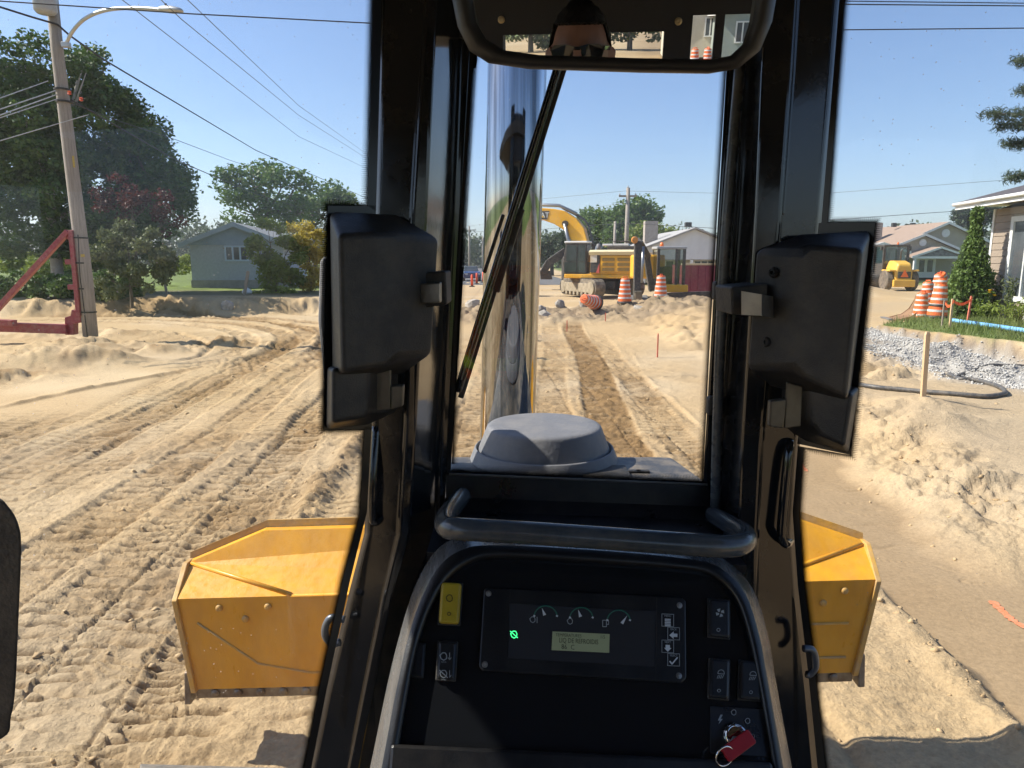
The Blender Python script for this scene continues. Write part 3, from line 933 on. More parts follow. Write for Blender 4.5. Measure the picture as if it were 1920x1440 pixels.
shell([(1612, 724), (1445, 716), (1450, 792), (1510, 828), (1592, 851)], [(1600, 738), (1520, 728), (1524, 792), (1540, 816), (1584, 838)], RT, rdoor, .068, 'latch_flange', .006)
def stud(px, py, Y, r, nrm, parent, name='screw', mat=None, h=.006):
    c = P(px, py, Y)
    m = MB().lathe([(r, 0), (r, h * .6), (r * .75, h), (r * .42, h), (r * .42, h * .35), (0.0001, h * .35)], c, 14, nrm)
    return m.build(name, mat or M_BLACK, parent)
for px, py, Y in ((790, 489, 1.008), (783, 614, 1.000)):
    stud(px, py, Y, .0075, (.92, -.39, .05), ldoor)
for px, py, Y in ((1453, 511, .990), (1441, 641, .998)):
    stud(px, py, Y, .0075, (-.92, -.39, .05), rdoor)
# latch bolts: dark housing and steel tongue
def pbox(pts, Y, d, name, mat, parent, **kw):
    m = MB().prism([P(px, py, Y) for px, py in pts], (0, d, 0))
    return m.build(name, mat, parent, **kw)
pbox([(778, 512), (836, 508), (838, 572), (780, 578)], .995, .08, 'latch_housing', M_RUB, ldoor, bevel=.003)
m = MB()
m.prism([P(785, 532, .988), P(826, 529, .968), P(826, 568, .968), P(785, 570, .988)], (0, .02, 0))
m.build('latch_tongue', M_STEEL, ldoor, bevel=.002)
pbox([(1371, 538), (1440, 532), (1440, 594), (1372, 590)], .985, .08, 'latch_housing', M_RUB, rdoor, bevel=.003)
m = MB()
m.loft([[P(1390, 546, .962), P(1390, 590, .962)], [P(1428, 552, .952), P(1428, 592, .952)], [P(1450, 556, .985), P(1450, 596, .985)]], closed=False)
o = m.build('latch_tongue', M_STEEL, rdoor)
s_ = o.modifiers.new('thick', 'SOLIDIFY'); s_.thickness = .003
# pull tabs below the covers
for T, D, pts, st in ((LT, ldoor, [(702, 694), (733, 690), (733, 768), (700, 770)], [(733, 724), (757, 722), (755, 762), (733, 768)]),
                      (RT, rdoor, [(1475, 716), (1506, 724), (1502, 800), (1470, 804)], [(1445, 752), (1475, 748), (1470, 804), (1443, 800)])):
    m = MB()
    m.prism([P(px, py, .968) for px, py in pts], (0, .004, 0))
    m.prism([P(px, py, .965) for px, py in st], (0, .012, 0))
    m.build('pull_tab', pm('brown_steel', (0.16, 0.145, 0.12), (0.10, 0.09, 0.075), scale=25, rough=.42, metal=.7), D, bevel=.002)
# grab rods on the posts
for pts in ([(706, 800, 1.04), (700, 900, 1.02), (699, 965, 1.02), (704, 978, 1.025), (716, 968, 1.04), (724, 955, 1.06)], [(1481, 828, 1.04), (1478, 850, 1.02), (1466, 980, 1.015), (1466, 1008, 1.015), (1474, 1020, 1.025), (1484, 1010, 1.06)]):
    MB().tube(bez([P(*p) for p in pts], 6), .0068, 10).build('grab_rod', M_GLOSS, B, smooth=True)
MB().tube(bez([P(1388, 120, 1.13), P(1364, 400, 1.13), P(1350, 650, 1.13), P(1341, 955, 1.13)], 8), .0085, 12).build('washer_hose', M_GREYT, B, smooth=True)
for py in (545, 760):
    px = 1388 - (py - 120) * .0555
    MB().box(P(px - 10, py, 1.145), (.03, .02, .03)).build('hose_clip', M_RUB, B, bevel=.004)
# outside mirror seen past the left latch cover
m = MB()
m.loft([[P(600, 480, 1.5), P(640, 478, 1.52), P(660, 600, 1.52), P(640, 760, 1.52), P(608, 720, 1.5), P(596, 600, 1.5)], [P(604, 490, 1.58), P(640, 488, 1.6), P(660, 600, 1.6), P(640, 740, 1.6), P(612, 700, 1.58), P(602, 600, 1.58)]])
fix(m.build('work_lamp_housing', M_CAP, B, bevel=.012, seg=3))
# catch loops on the door edge
for pts in ([(646, 1162), (622, 1158), (611, 1172), (610, 1192), (622, 1206), (638, 1204)], [(1506, 1216), (1522, 1218), (1528, 1232), (1528, 1252), (1518, 1264), (1512, 1264)]):
    MB().tube(bez([P(px, py, .99) for px, py in pts], 5), .0055, 10).build('catch_loop', pm('blue_grey_steel', (0.16, 0.18, 0.21), (0.12, 0.13, 0.15), scale=30, rough=.35, metal=.5), B, smooth=True)
# padded armrest at the left edge
m = MB()
m.prism([H(v.x, v.y, P(0, 1100, .62), Vector((0, 1, 0))) for v in bez([(-120, 925, 0), (-10, 932, 0), (20, 952, 0), (38, 985, 0), (43, 1030, 0), (38, 1160, 0), (32, 1290, 0), (24, 1345, 0), (6, 1388, 0), (-120, 1420, 0)], 5)], (-.07, .05, 0))
o = fix(m.build('armrest_pad', M_RUB, B, bevel=.016, seg=5, smooth=True)); o.modifiers['bevel'].harden_normals = True
# fender plate low on the left
m = MB()
m.prism([P(262, 1432, 1.55), P(560, 1440, 1.55), P(560, 1452, 1.45), P(262, 1447, 1.45)], (0, 0, -.05))
m.build('fender_plate', pm('grey_worn_paint', (0.10, 0.10, 0.095), (0.2, 0.18, 0.15), scale=20, rough=.7, dust=.5), B, bevel=.004)

# ---- grab handle over the console
hp = [(866, 930, 1.13), (850, 950, 1.05), (836, 972, .955), (838, 988, .905), (862, 992, .88), (940, 996, .875), (1120, 1008, .875), (1300, 1021, .875),
      (1368, 1024, .88), (1396, 1016, .905), (1394, 1000, .955), (1370, 985, 1.03), (1338, 966, 1.13)]
MB().tube(bez([P(*p) for p in hp], 8), .0148, 20).build('grab_handle', pm('grab_handle_paint', (0.055, 0.065, 0.075), (0.04, 0.048, 0.055), scale=8, rough=.20, rvar=.07, dust=.12), B, smooth=True)

# ---- instrument console
C0 = P(1090, 1250, .86)
CN = Vector((0.03, -.80, .60)).normalized()
def K(px, py, off=0.0):
    return H(px, py, C0 + CN * off, CN)
outer = [(676, 1520), (700, 1410), (727, 1280), (752, 1180), (778, 1100), (815, 1035), (862, 1006), (930, 1003), (1120, 1012), (1290, 1030), (1360, 1050), (1412, 1105), (1440, 1190), (1452, 1260), (1470, 1360), (1500, 1520)]
inner = [(730, 1520), (745, 1420), (763, 1310), (782, 1215), (806, 1145), (838, 1090), (880, 1058), (940, 1046), (1120, 1056), (1280, 1068), (1338, 1082), (1380, 1125), (1404, 1195), (1418, 1260), (1436, 1360), (1462, 1520)]
def dens2(p):
    return [(v.x, v.y) for v in bez([(a, b, 0) for a, b in p], 4)]
outer, inner = dens2(outer), dens2(inner)
m = MB()
rows = []; rim_rows = []
for o_, i_ in zip(outer, inner):
    mid = (o_[0] * .55 + i_[0] * .45, o_[1] * .55 + i_[1] * .45)
    q = (o_[0] * .18 + i_[0] * .82, o_[1] * .18 + i_[1] * .82)
    rows.append([K(*o_, -.14), K(*o_, -.030), K(*mid, .008)])
    rim_rows.append([K(*mid, .008), K(*(mid[0] * .5 + q[0] * .5, mid[1] * .5 + q[1] * .5), .0125), K(*q, .013), K(*i_, .009), K(*i_, -.004)])
m.loft(rows, closed=False)
con = fix(m.build('console', pm('console_shell', (0.055, 0.055, 0.057), (0.14, 0.14, 0.14), scale=40, stretch=(1, .12, .12), rough=.25, bump=.12, bscale=60, bdist=.0012, rvar=.06), B, smooth=True))
mm = MB(); mm.loft(rim_rows, closed=False)
fix(mm.build('console_rim', M_PLASD, con, smooth=True))
con['label'] = 'black moulded instrument console under the windscreen'
face = [K(*p, 0) for p in inner]
raw('fascia', face, [tuple(range(len(face)))], pm('fascia_paint', (0.010, 0.011, 0.013), rough=.11, bump=.10, bscale=230, bdist=.0012, rvar=.04, scale=4), con)
def plate(px, d0, d1, name, mat, bevel=0.0, parent=None):
    m = MB().prism([K(a, b, d0) for a, b in px], CN * (d1 - d0))
    return m.build(name, mat, parent or con, bevel=bevel)
plate([(735, 1395), (1440, 1428), (1462, 1520), (725, 1520)], .0005, .016, 'lower_ledge', M_PLASD, .004)
# display
plate([(913, 1103), (1275, 1121), (1284, 1128), (1285, 1272), (1277, 1281), (905, 1259), (898, 1250), (907, 1108)], .0003, .007, 'display_bezel', M_PLASD, .002)
plate([(956, 1132), (1229, 1147), (1227, 1250), (953, 1234)], .0072, .0078, 'display_window', pm('smoked_window', (0.035, 0.036, 0.04), rough=.16, spec=.6))
for a, b in (((956, 1104), (953, 1262)), ((1231, 1120), (1229, 1279))):
    plate([a, (a[0] + 1, a[1]), (b[0] + 1, b[1]), b], .0071, .0074, 'bezel_joint', M_RUB)
lcd, nt, out = nodes_of('lcd_panel')
bb = N(nt, 'ShaderNodeBsdfPrincipled', Roughness=.35)
bb.inputs['Base Color'].default_value = (.16, .19, .12, 1)
bb.inputs['Emission Color'].default_value = (.42, .48, .28, 1)
bb.inputs['Emission Strength'].default_value = .05
L(nt, bb.outputs[0], out.inputs['Surface'])
plate([(1036, 1184), (1143, 1189), (1142, 1224), (1034, 1219)], .0080, .0086, 'lcd_screen', lcd)
def words(txt, px, py, hpx, off, mat, name='lettering', stretch=1.0, rot=0.0):
    sc_ = (K(px, py + 10, off) - K(px, py - 10, off)).length / 20
    me = text_mesh(txt, hpx * sc_ * 1.38, .00008)
    ex = (K(px + 30, py + 1.6 + 30 * math.tan(rot), off) - K(px - 30, py - 1.6 - 30 * math.tan(rot), off)).normalized()
    ey = CN.cross(ex).normalized()
    M4 = Matrix((ex * stretch, ey, CN)).transposed().to_4x4()
    M4.translation = K(px, py, off)
    me.transform(M4)
    return link(name, me, mat, con)
words('TEMPERATURES', 1066, 1191.5, 6.6, .0088, M_LCDINK, stretch=.80)
words('1/5', 1130, 1194.5, 6.6, .0088, M_LCDINK, stretch=.9)
words('LIQ DE REFROIDIS', 1085, 1202.5, 9.5, .0088, M_LCDINK, stretch=.74)
words('86  C', 1065, 1213.5, 9.5, .0088, M_LCDINK, stretch=.9)
# gauges
def stroke(pts, wpx, off, mat, name):
    """flat printed line through pixel points"""
    m = MB()
    th = .0003
    for a, b in zip(pts[:-1], pts[1:]):
        d = Vector((b[0] - a[0], b[1] - a[1])); n_ = Vector((-d.y, d.x)).normalized() * wpx / 2
        e = d.normalized() * wpx * .25
        q = [(a[0] - e.x + n_.x, a[1] - e.y + n_.y), (a[0] - e.x - n_.x, a[1] - e.y - n_.y), (b[0] + e.x - n_.x, b[1] + e.y - n_.y), (b[0] + e.x + n_.x, b[1] + e.y + n_.y)]
        m.prism([K(x_, y_, off) for x_, y_ in q], CN * th)
    return m.build(name, mat, con)
def arc(cx, cy, r, a0, a1, n=12):
    return [(cx + r * math.cos(R(a0 + (a1 - a0) * k / n)), cy - r * math.sin(R(a0 + (a1 - a0) * k / n))) for k in range(n + 1)]
for cx, cy, ax, ay in ((1023, 1158, 1016, 1140), (1090, 1161, 1084, 1143), (1160, 1166, 1176, 1154)):
    stroke(arc(cx, cy, 22, 165, 15), 2.2, .0079, M_DGREEN, 'gauge_arc')
    ex_, ey_ = (cx + (ax - cx) * .25, cy + (ay - cy) * .25) if cx < 1150 else (cx + 6, cy + 3)
    m = MB()
    d = Vector((ax - ex_, ay - ey_)).normalized(); n_ = Vector((-d.y, d.x))
    m.prism([K(ax, ay, .0082), K(ex_ + n_.x * 3, ey_ + n_.y * 3, .0082), K(ex_ - n_.x * 3, ey_ - n_.y * 3, .0082)], CN * .0004)
    m.build('gauge_needle', M_WHITE, con)
    for a in (165, 15):
        q = arc(cx, cy, 22, a, a, 1)[0]
        stroke([(q[0] - 1, q[1] + 2), (q[0] + 1, q[1] + 3)], 3, .0080, M_WHITE, 'gauge_mark')
def engine_icon(cx, cy, s, off, mat, slash=False, name='icon'):
    m_ = [(cx - s, cy - s * .3), (cx - s * .55, cy - s * .8), (cx - s * .3, cy - s * 1.0), (cx + s * .3, cy - s * 1.0), (cx + s * .55, cy - s * .8), (cx + s * .8, cy - s * .2), (cx + s * .7, cy + s * .6), (cx, cy + s), (cx - s * .7, cy + s * .6), (cx - s, cy - s * .3)]
    stroke(m_, max(1.0, s * .22), off, mat, name)
    if slash:
        stroke([(cx - s * 1.1, cy - s * 1.0), (cx + s, cy + s * .9)], max(1.0, s * .22), off, mat, name)
engine_icon(999, 1162, 5.5, .0079, M_GREYP); stroke([(1007, 1157), (1007, 1168)], 1.2, .0079, M_GREYP, 'icon')
engine_icon(1069, 1165, 5.5, .0079, M_GREYP)
stroke([(1130, 1163), (1130, 1175), (1137, 1175), (1137, 1163), (1130, 1163)], 1.2, .0079, M_GREYP, 'icon'); stroke([(1137, 1170), (1141, 1171), (1141, 1164), (1138, 1161)], 1.1, .0079, M_GREYP, 'icon')
engine_icon(964, 1190, 6.5, .0080, emit('green_lamp', (.05, .9, .25), 1.3), True, 'warning_lamp')
# menu keys
for (cx, cy, t) in ((1252, 1163, 'MENU'), (1263, 1188, 'BACK'), (1252, 1212, 'NEXT'), (1263, 1237, 'SELECT')):
    stroke([(cx - 11, cy - 12), (cx + 11, cy - 11), (cx + 11, cy + 12), (cx - 11, cy + 11), (cx - 11, cy - 12)], .9, .0074, M_GREYP, 'key_outline')
    words(t, cx, cy - 8, 4.0, .0075, M_GREYP, stretch=.85)
    if t == 'MENU':
        for q in range(5): stroke([(cx - 5, cy - 2 + q * 3), (cx + 5, cy - 1.6 + q * 3)], 2.0, .0075, M_WHITE, 'icon')
    elif t == 'BACK':
        plate([(cx - 8, cy + 3), (cx, cy - 4), (cx, cy + 0), (cx + 7, cy + .3), (cx + 7, cy + 6.5), (cx, cy + 6), (cx, cy + 10)], .0075, .0078, 'icon', M_WHITE)
    elif t == 'NEXT':
        plate([(cx - 4, cy - 3), (cx + 4, cy - 2.6), (cx + 4, cy + 3), (cx + 7, cy + 3), (cx, cy + 10), (cx - 7, cy + 2.6), (cx - 4, cy + 3)], .0075, .0078, 'icon', M_WHITE)
    else:
        stroke([(cx - 7, cy + 3), (cx - 3, cy + 8), (cx + 7, cy - 4)], 2.4, .0075, M_WHITE, 'icon')
def kscrew(px, py, r=.0032, off=.007):
    c = K(px, py, off)
    o = MB().lathe([(r * 1.25, 0), (r * 1.25, .0004), (r, .0005), (r * .9, .0014), (r * .3, .0016), (.00005, .0010)], c, 12, CN).build('screw', M_STEEL, con)
for px, py in ((916, 1113), (1274, 1135), (909, 1246), (1273, 1267)):
    kscrew(px, py)
# rocker switches
def rocker(px, mat, name, lift=.010, lab=None):
    cx = sum(p[0] for p in px) / 4; cy = sum(p[1] for p in px) / 4
    sur = [(cx + (x_ - cx) * 1.14, cy + (y_ - cy) * 1.07) for x_, y_ in px]
    plate(sur, .0003, .0035, 'switch_surround', M_RUB, .0015)
    o = plate(px, .002, lift, name, mat, .0035)
    if lab: o['label'] = lab
    return o
rocker([(828, 1094), (866, 1096), (861, 1172), (823, 1170)], M_SWYEL, 'rocker_switch', .013, 'yellow parking brake rocker switch')
rocker([(769, 1206), (797, 1208), (793, 1270), (765, 1268)], M_PLASD, 'blank_switch', .006)
rocker([(823, 1203), (857, 1205), (853, 1276), (819, 1274)], M_PLASD, 'rocker_switch')
rocker([(1328, 1124), (1366, 1127), (1366, 1198), (1328, 1194)], M_PLASD, 'rocker_switch')
rocker([(1330, 1236), (1366, 1239), (1364, 1312), (1328, 1308)], M_PLASD, 'rocker_switch')
rocker([(1386, 1239), (1424, 1242), (1424, 1314), (1384, 1311)], M_PLASD, 'rocker_switch')
DK = pm('switch_print', (0.03, 0.025, 0.01), rough=.6)
engine_icon(843, 1122, 6.5, .0135, DK)
stroke(arc(842, 1151, 3.2, 0, 360, 10), 1.1, .0135, DK, 'icon')
engine_icon(832, 1231, 7, .0105, M_GREYP); stroke([(843, 1224), (843, 1237), (846, 1233)], 1.1, .0105, M_GREYP, 'icon'); stroke([(840, 1233), (843, 1237)], 1.1, .0105, M_GREYP, 'icon')
engine_icon(832, 1264, 7, .0105, M_GREYP, True); stroke([(843, 1257), (843, 1270), (846, 1266)], 1.1, .0105, M_GREYP, 'icon')
words('n/min', 832, 1241, 3.2, .0105, M_GREYP); words('n/min', 832, 1274, 3.2, .0105, M_GREYP)
for k in range(4):
    a = R(90 * k + 20)
    plate([(1350 + 2 * math.cos(a), 1149 - 2 * math.sin(a)), (1350 + 8 * math.cos(a - .45), 1149 - 8 * math.sin(a - .45)), (1350 + 8.5 * math.cos(a + .35), 1149 - 8.5 * math.sin(a + .35)), (1350 + 4 * math.cos(a + .7), 1149 - 4 * math.sin(a + .7))], .0104, .0107, 'icon', M_GREYP)
stroke(arc(1347, 1181, 3, 0, 360, 10), 1.0, .0105, M_GREYP, 'icon')
for bx_, by_ in ((1351, 1263), (1411, 1266)):
    stroke([(bx_ - 5, by_)] + arc(bx_ + 1, by_ - 1, 6, 160, 0, 8) + [(bx_ + 7, by_ + 1), (bx_ - 5, by_)], 1.1, .0105, M_GREYP, 'icon')
    for q in range(4): stroke([(bx_ - 4 + q * 3.2, by_ + 3), (bx_ - 6.5 + q * 3.0, by_ + 9)], 1.0, .0105, M_GREYP, 'icon')
    stroke(arc(bx_ - 3, by_ + 32, 2.8, 0, 360, 10), .9, .0105, M_GREYP, 'icon')
# ignition
plate([(1331, 1324), (1440, 1330), (1444, 1420), (1331, 1412)], .0004, .002, 'ignition_plate', M_BLACK, .001)
plate([(1351, 1340), (1346, 1351), (1350, 1351), (1347, 1358), (1355, 1348), (1351, 1348), (1355, 1340)], .0022, .0025, 'icon', M_GREYP)
engine_icon(1376, 1336, 5, .0024, M_GREYP); engine_icon(1402, 1352, 5, .0024, M_GREYP); engine_icon(1411, 1381, 4.5, .0024, M_GREYP)
ic = K(1377, 1380, .002)
MB().lathe([(.0155, 0), (.0155, .006), (.0135, .010), (.011, .0105), (.0105, .007), (.0001, .007)], ic, 28, CN).build('ignition_switch', M_CHROME, con, smooth=False, bevel=.0008)
key = thing('ignition_key', 'ignition key with red plastic head and split ring in the switch', 'key', ic)
m = MB()
kc = K(1383, 1398, .022)
ex = (K(1412, 1376, .022) - K(1352, 1420, .022)).normalized(); ey = CN.cross(ex)
pts = [kc + ex * a * .0215 + ey * b * .0088 for a, b in ((-1, -.85), (-.92, -1), (.9, -1), (1, -.85), (1, .85), (.9, 1), (-.92, 1), (-1, .85))]
m.prism([p - ic for p in pts], CN * .006)
m.build('key_head', M_RED, key, bevel=.0015)
m = MB().bar(Vector((0, 0, 0)) + CN * .004, kc - ic + CN * .002, .007, .0025)
m.build('key_blade', M_STEEL, key)
rc = K(1359, 1418, .026) - ic
m = MB().tube([rc + ex * math.cos(a) * .0125 + (ey * .8 + CN * .6) * math.sin(a) * .0125 for a in np.linspace(0, 2 * math.pi, 25)], .0011, 6)
m.build('split_ring', M_CHROME, key, smooth=True)
# ---- rear view mirror
MC = P(1085, 66, .82)
AIM = Vector((-.02, -.44, 2.420))
HEAD = Vector((-.02, -.50, 2.368))
mn = ((EYE - MC).normalized() + (AIM - MC).normalized()).normalized()
def MP(px, py, off=0.0):
    return H(px, py, MC + mn * off, mn)
mo = [(842, -110), (848, 0), (858, 50), (880, 95), (915, 118), (990, 129), (1200, 136), (1330, 138), (1385, 128), (1425, 95), (1448, 40), (1455, 0), (1462, -110)]
mi = [(878, -80), (886, 0), (893, 42), (912, 74), (945, 94), (1010, 103), (1200, 109), (1335, 111), (1372, 104), (1398, 80), (1411, 40), (1417, 0), (1422, -80)]
m = MB()
rows = []
for a, b in zip(mo, mi):
    mid = (a[0] * .5 + b[0] * .5, a[1] * .5 + b[1] * .5)
    rows.append([MP(*a, -.045), MP(*a, -.006), MP(a[0] * .8 + b[0] * .2, a[1] * .8 + b[1] * .2, .008), MP(*mid, .012), MP(*b, .006), MP(*b, -.004)])
m.loft(rows, closed=False)
mir = fix(m.build('rear_view_mirror', pm('mirror_housing', (0.012, 0.011, 0.012), rough=.5, bump=.25, bscale=300, bdist=.001), B, smooth=True))
gp = [MP(*p, -.002) for p in mi]
mg, nt, out = nodes_of('mirror_silver')
g = N(nt, 'ShaderNodeBsdfGlossy', Roughness=.0)
g.inputs['Color'].default_value = (.82, .83, .82, 1)
L(nt, g.outputs[0], out.inputs['Surface'])
raw('mirror_glass', gp, [tuple(range(len(gp)))], mg, mir)
m = MB().prism([MP(*p, -.05) for p in mo], -mn * .004)
m.build('mirror_back', M_BLACK, mir)
# ---- wiper outside the windscreen
wp = MB()
a, b = P(1048, 120, 1.215), P(858, 735, 1.215)
wa = MB().bar(a, b, .014, .012, (0, 1, 0)).build('wiper_arm', M_GLOSS, B, bevel=.003)
MB().bar(P(1060, 120, 1.228), P(864, 745, 1.228), .010, .016, (0, 1, 0)).build('wiper_blade', M_RUB, wa, bevel=.002)
MB().bar(P(1052, 120, 1.205), P(865, 712, 1.205), .0022, .004, (0, 1, 0)).build('wiper_spring', M_STEEL, wa)
MB().bar(P(1046, 120, 1.206), P(860, 708, 1.206), .0012, .003, (0, 1, 0)).build('wiper_spring', M_STEEL, wa)
MB().bar(P(944, 402, 1.208), P(908, 512, 1.208), .006, .010, (0, 1, 0)).build('wiper_bracket', M_BLACK, wa, bevel=.002)
m = MB().bar(P(980, 392, 1.224), P(932, 548, 1.224), .008, .008, (0, 1, 0))
m.build('wiper_fin', M_BLACK, wa, bevel=.002)
# ---- hood, intake precleaner, exhaust stack
zh = P(1100, 890, 1.46).z
m = MB()
hw = .36
sec = lambda y, z_, w, dp: [(-.23, y, z_ - dp), (-.23, y, z_ - .03), (-.20, y, z_), (w + .06, y, z_), (w + .09, y, z_ - .03), (w + .09, y, z_ - dp)]
m.loft([sec(1.27, zh, hw, .7), sec(1.60, zh - .002, hw - .05, .7), sec(1.72, zh - .035, hw - .06, .7), sec(2.5, zh - .32, hw - .08, .6)])
hood = fix(m.build('hood', M_HOOD, B, bevel=.01, seg=3))
for px, py in ((868, 862), (858, 880), (1190, 870), (1205, 874)):
    c = P(px, py, 1.48); c.z = zh
    MB().box(c, (.03, .014, .008)).build('hood_latch', M_RUB, hood, bevel=.002)
MB().box((.20, 1.47, zh + .001), (.10, .10, .006)).build('hood_grille', M_RUB, hood, bevel=.002)
pc = P(1020, 803, 1.60)
k_ = 1.62 / FPX
m = MB().lathe([(.09, -.22), (.10, -.10), (.118, -.095), (.13, -.088)], pc, 48)
pre = m.build('precleaner', M_RUB, B, smooth=True)
MB().lathe([(.170, -.104), (.1765, -.102), (.1785, -.096), (.1780, -.090), (.1600, -.044), (.1575, -.041), (.1550, -.043), (.1540, -.060)], pc, 72).build('precleaner_skirt', M_CAP, pre, smooth=True)
prof = [(.152, -.070), (.1505, -.046), (.1500, -.044), (.1330, .000), (.1310, .005), (.1270, .0085), (.1200, .0100), (.1100, .0110)]
for q_, r_ in enumerate(np.linspace(.104, .006, 26)):
    prof.append((float(r_), .0112 + .0006 * (q_ % 2) + .004 * (1 - r_ / .1)))
MB().lathe(prof, pc, 96).build('precleaner_lid', M_CAP, pre, smooth=True)
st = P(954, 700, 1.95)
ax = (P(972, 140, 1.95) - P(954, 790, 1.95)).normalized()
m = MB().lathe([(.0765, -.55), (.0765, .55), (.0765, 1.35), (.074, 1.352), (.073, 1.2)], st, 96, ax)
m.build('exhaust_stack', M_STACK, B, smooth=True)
m = MB().lathe([(.078, -.50), (.084, -.48), (.084, -.45), (.078, -.43)], st, 48, ax)
m.build('stack_clamp', M_STEEL, B, smooth=True)
# ---- blade
BS = .838      # the blade hangs clear of the ground, its left corner lowest
bl, br = G(366, 1296, .31), G(1601, 1264, .41)
wv = br - bl; wl = wv.length; wx = wv.normalized(); wy = Vector((-wx.y, wx.x, 0)).normalized()
def BP(s, f, z):
    return bl + wv * s + wy * f * BS + Vector((0, 0, (z - .03) * BS))
m = MB()
fz = .555
top = [(-.028, .22, .655), (.088, .31, .795), (.912, .31, .795), (1.034, .22, .655)]
Cl, Cr = .155, .845
V = [BP(-.016, 0, fz), BP(Cl, 0, fz), BP(Cr, 0, fz), BP(1.02, 0, fz), BP(1, 0, .04), BP(0, 0, .04)] + [BP(*t) for t in top]
m.add(V, [(0, 1, 2, 3, 4, 5), (0, 6, 1), (3, 2, 9), (1, 6, 7, 8, 2), (2, 8, 9)])
V2 = [BP(0, .16, .04), BP(1, .16, .04), BP(0, .14, .40), BP(1, .14, .40)] + [BP(t[0], t[1] + .035, t[2] + .004) for t in top]
m.add(V2, [(0, 1, 3, 2), (2, 3, 7, 6, 5, 4)])
m.add([BP(t[0], t[1], t[2]) for t in top] + [BP(t[0], t[1] + .035, t[2] + .004) for t in top], [(0, 1, 5, 4), (1, 2, 6, 5), (2, 3, 7, 6)])
m.add([BP(0, 0, .04), BP(1, 0, .04), BP(1, .16, .04), BP(0, .16, .04)], [(0, 3, 2, 1)])
blade = m.build('blade', M_YEL, B)
lm = MB()
lm.add([BP(t[0], t[1] + .036, t[2] - .02) for t in top] + [BP(t[0], t[1] + .05, t[2] + .042) for t in top], [(0, 1, 5, 4), (1, 2, 6, 5), (2, 3, 7, 6)])
o = lm.build('moldboard_lip', M_YELW, blade); o.modifiers.new('thick', 'SOLIDIFY').thickness = .018
blade['label'] = 'yellow angled dozer blade seen from behind'
def bpart(name, mat, fn, bevel=.003):
    m = MB(); fn(m); return m.build(name, mat, blade, bevel=bevel)
# end plates
for s in (-.004, 1.004):
    m = MB()
    fl = -.026 if s < .5 else .032
    m.prism([BP(s, -.02, .03), BP(s, .22, .03), BP(s + fl * .5, .24, .35), BP(s + fl, .27, .665), BP(s + fl, .19, .67), BP(s + fl * .7, -.015, .55)], wx * (.022 if s < 0.5 else -.022))
    m.build('end_plate', M_YELW, blade, bevel=.003)
    m = MB()
    m.prism([BP(s, -.03, -.03), BP(s, .24, -.03), BP(s, .24, .17), BP(s, -.005, .14)], wx * (-.03 if s < .5 else .03))
    m.build('end_bit', pm('worn_edge_steel', (0.28, 0.24, 0.19), (0.14, 0.10, 0.07), scale=14, rough=.5, metal=.6), blade, bevel=.006)
m = MB()
m.prism([BP(0, .01, -.02), BP(1, .01, -.02), BP(1, .01, .075), BP(0, .01, .075)], wy * .025)
m.build('cutting_edge', MATS['worn_edge_steel'], blade, bevel=.004)
for s in list(np.linspace(.03, .24, 7)) + list(np.linspace(.76, .97, 7)):
    MB().lathe([(.020, 0), (.019, .008), (.010, .013), (.001, .013)], BP(float(s), .008, .012), 10, -wy).build('edge_bolt', MATS['worn_edge_steel'], blade)
for s, z_ in ((.047, .50), (.120, .50), (.085, .435), (.915, .50), (.975, .50), (.945, .435)):
    MB().lathe([(.016, 0), (.015, .008), (.006, .012), (.001, .012)], BP(s, .001, z_), 12, -wy).build('plug', M_YELW, blade, smooth=True)
# weld seams
for z_ in (.32, .13):
    MB().tube([BP(.86, -.001, z_), BP(.985, -.001, z_)], .006, 6).build('weld_seam', M_YELW, blade, smooth=True)
MB().tube([BP(.012, -.001, .42), BP(.10, -.001, .18), BP(.18, -.001, .12), BP(.3, -.001, .12)], .005, 6).build('weld_seam', M_YELW, blade, smooth=True)
for pts in (([BP(-.02, .215, .655), BP(Cl, .004, fz + .006)]), ([BP(1.026, .215, .655), BP(Cr, .004, fz + .006)])):
    MB().tube(pts, .010, 8).build('weld_seam', M_YEL, blade, smooth=True)
MB().tube([BP(Cl, 0, fz), BP(Cr, 0, fz)], .007, 6).build('weld_seam', M_YEL, blade, smooth=True)
# push frame and crawler tracks (under the cab, out of sight of the windows)
for s in (-1, 1):
    MB().bar((.1 + s * .62, 1.2, .42), (.1 + s * .62, 2.98, .45), .12, .2).build('push_arm', M_YELW, B, bevel=.01)
    m = MB()
    prof = []
    for k in range(10): prof.append((1.55 + .36 * math.sin(math.pi * k / 9), .38 - .36 * math.cos(math.pi * k / 9)))
    for k in range(10): prof.append((-1.1 - .36 * math.sin(math.pi * k / 9), .38 + .36 * math.cos(math.pi * k / 9)))
    m.prism([(s * .95 - .25, y_, z_) for y_, z_ in prof], (.5, 0, 0))
    m.build('crawler_track', pm('track_steel', (0.09, 0.075, 0.06), (0.2, 0.16, 0.11), scale=9, rough=.8, metal=.3, bump=.5), B, bevel=.02)
MB().box((.05, .55, .75), (1.05, 2.0, .5)).build('main_frame', M_YELW, B, bevel=.02)
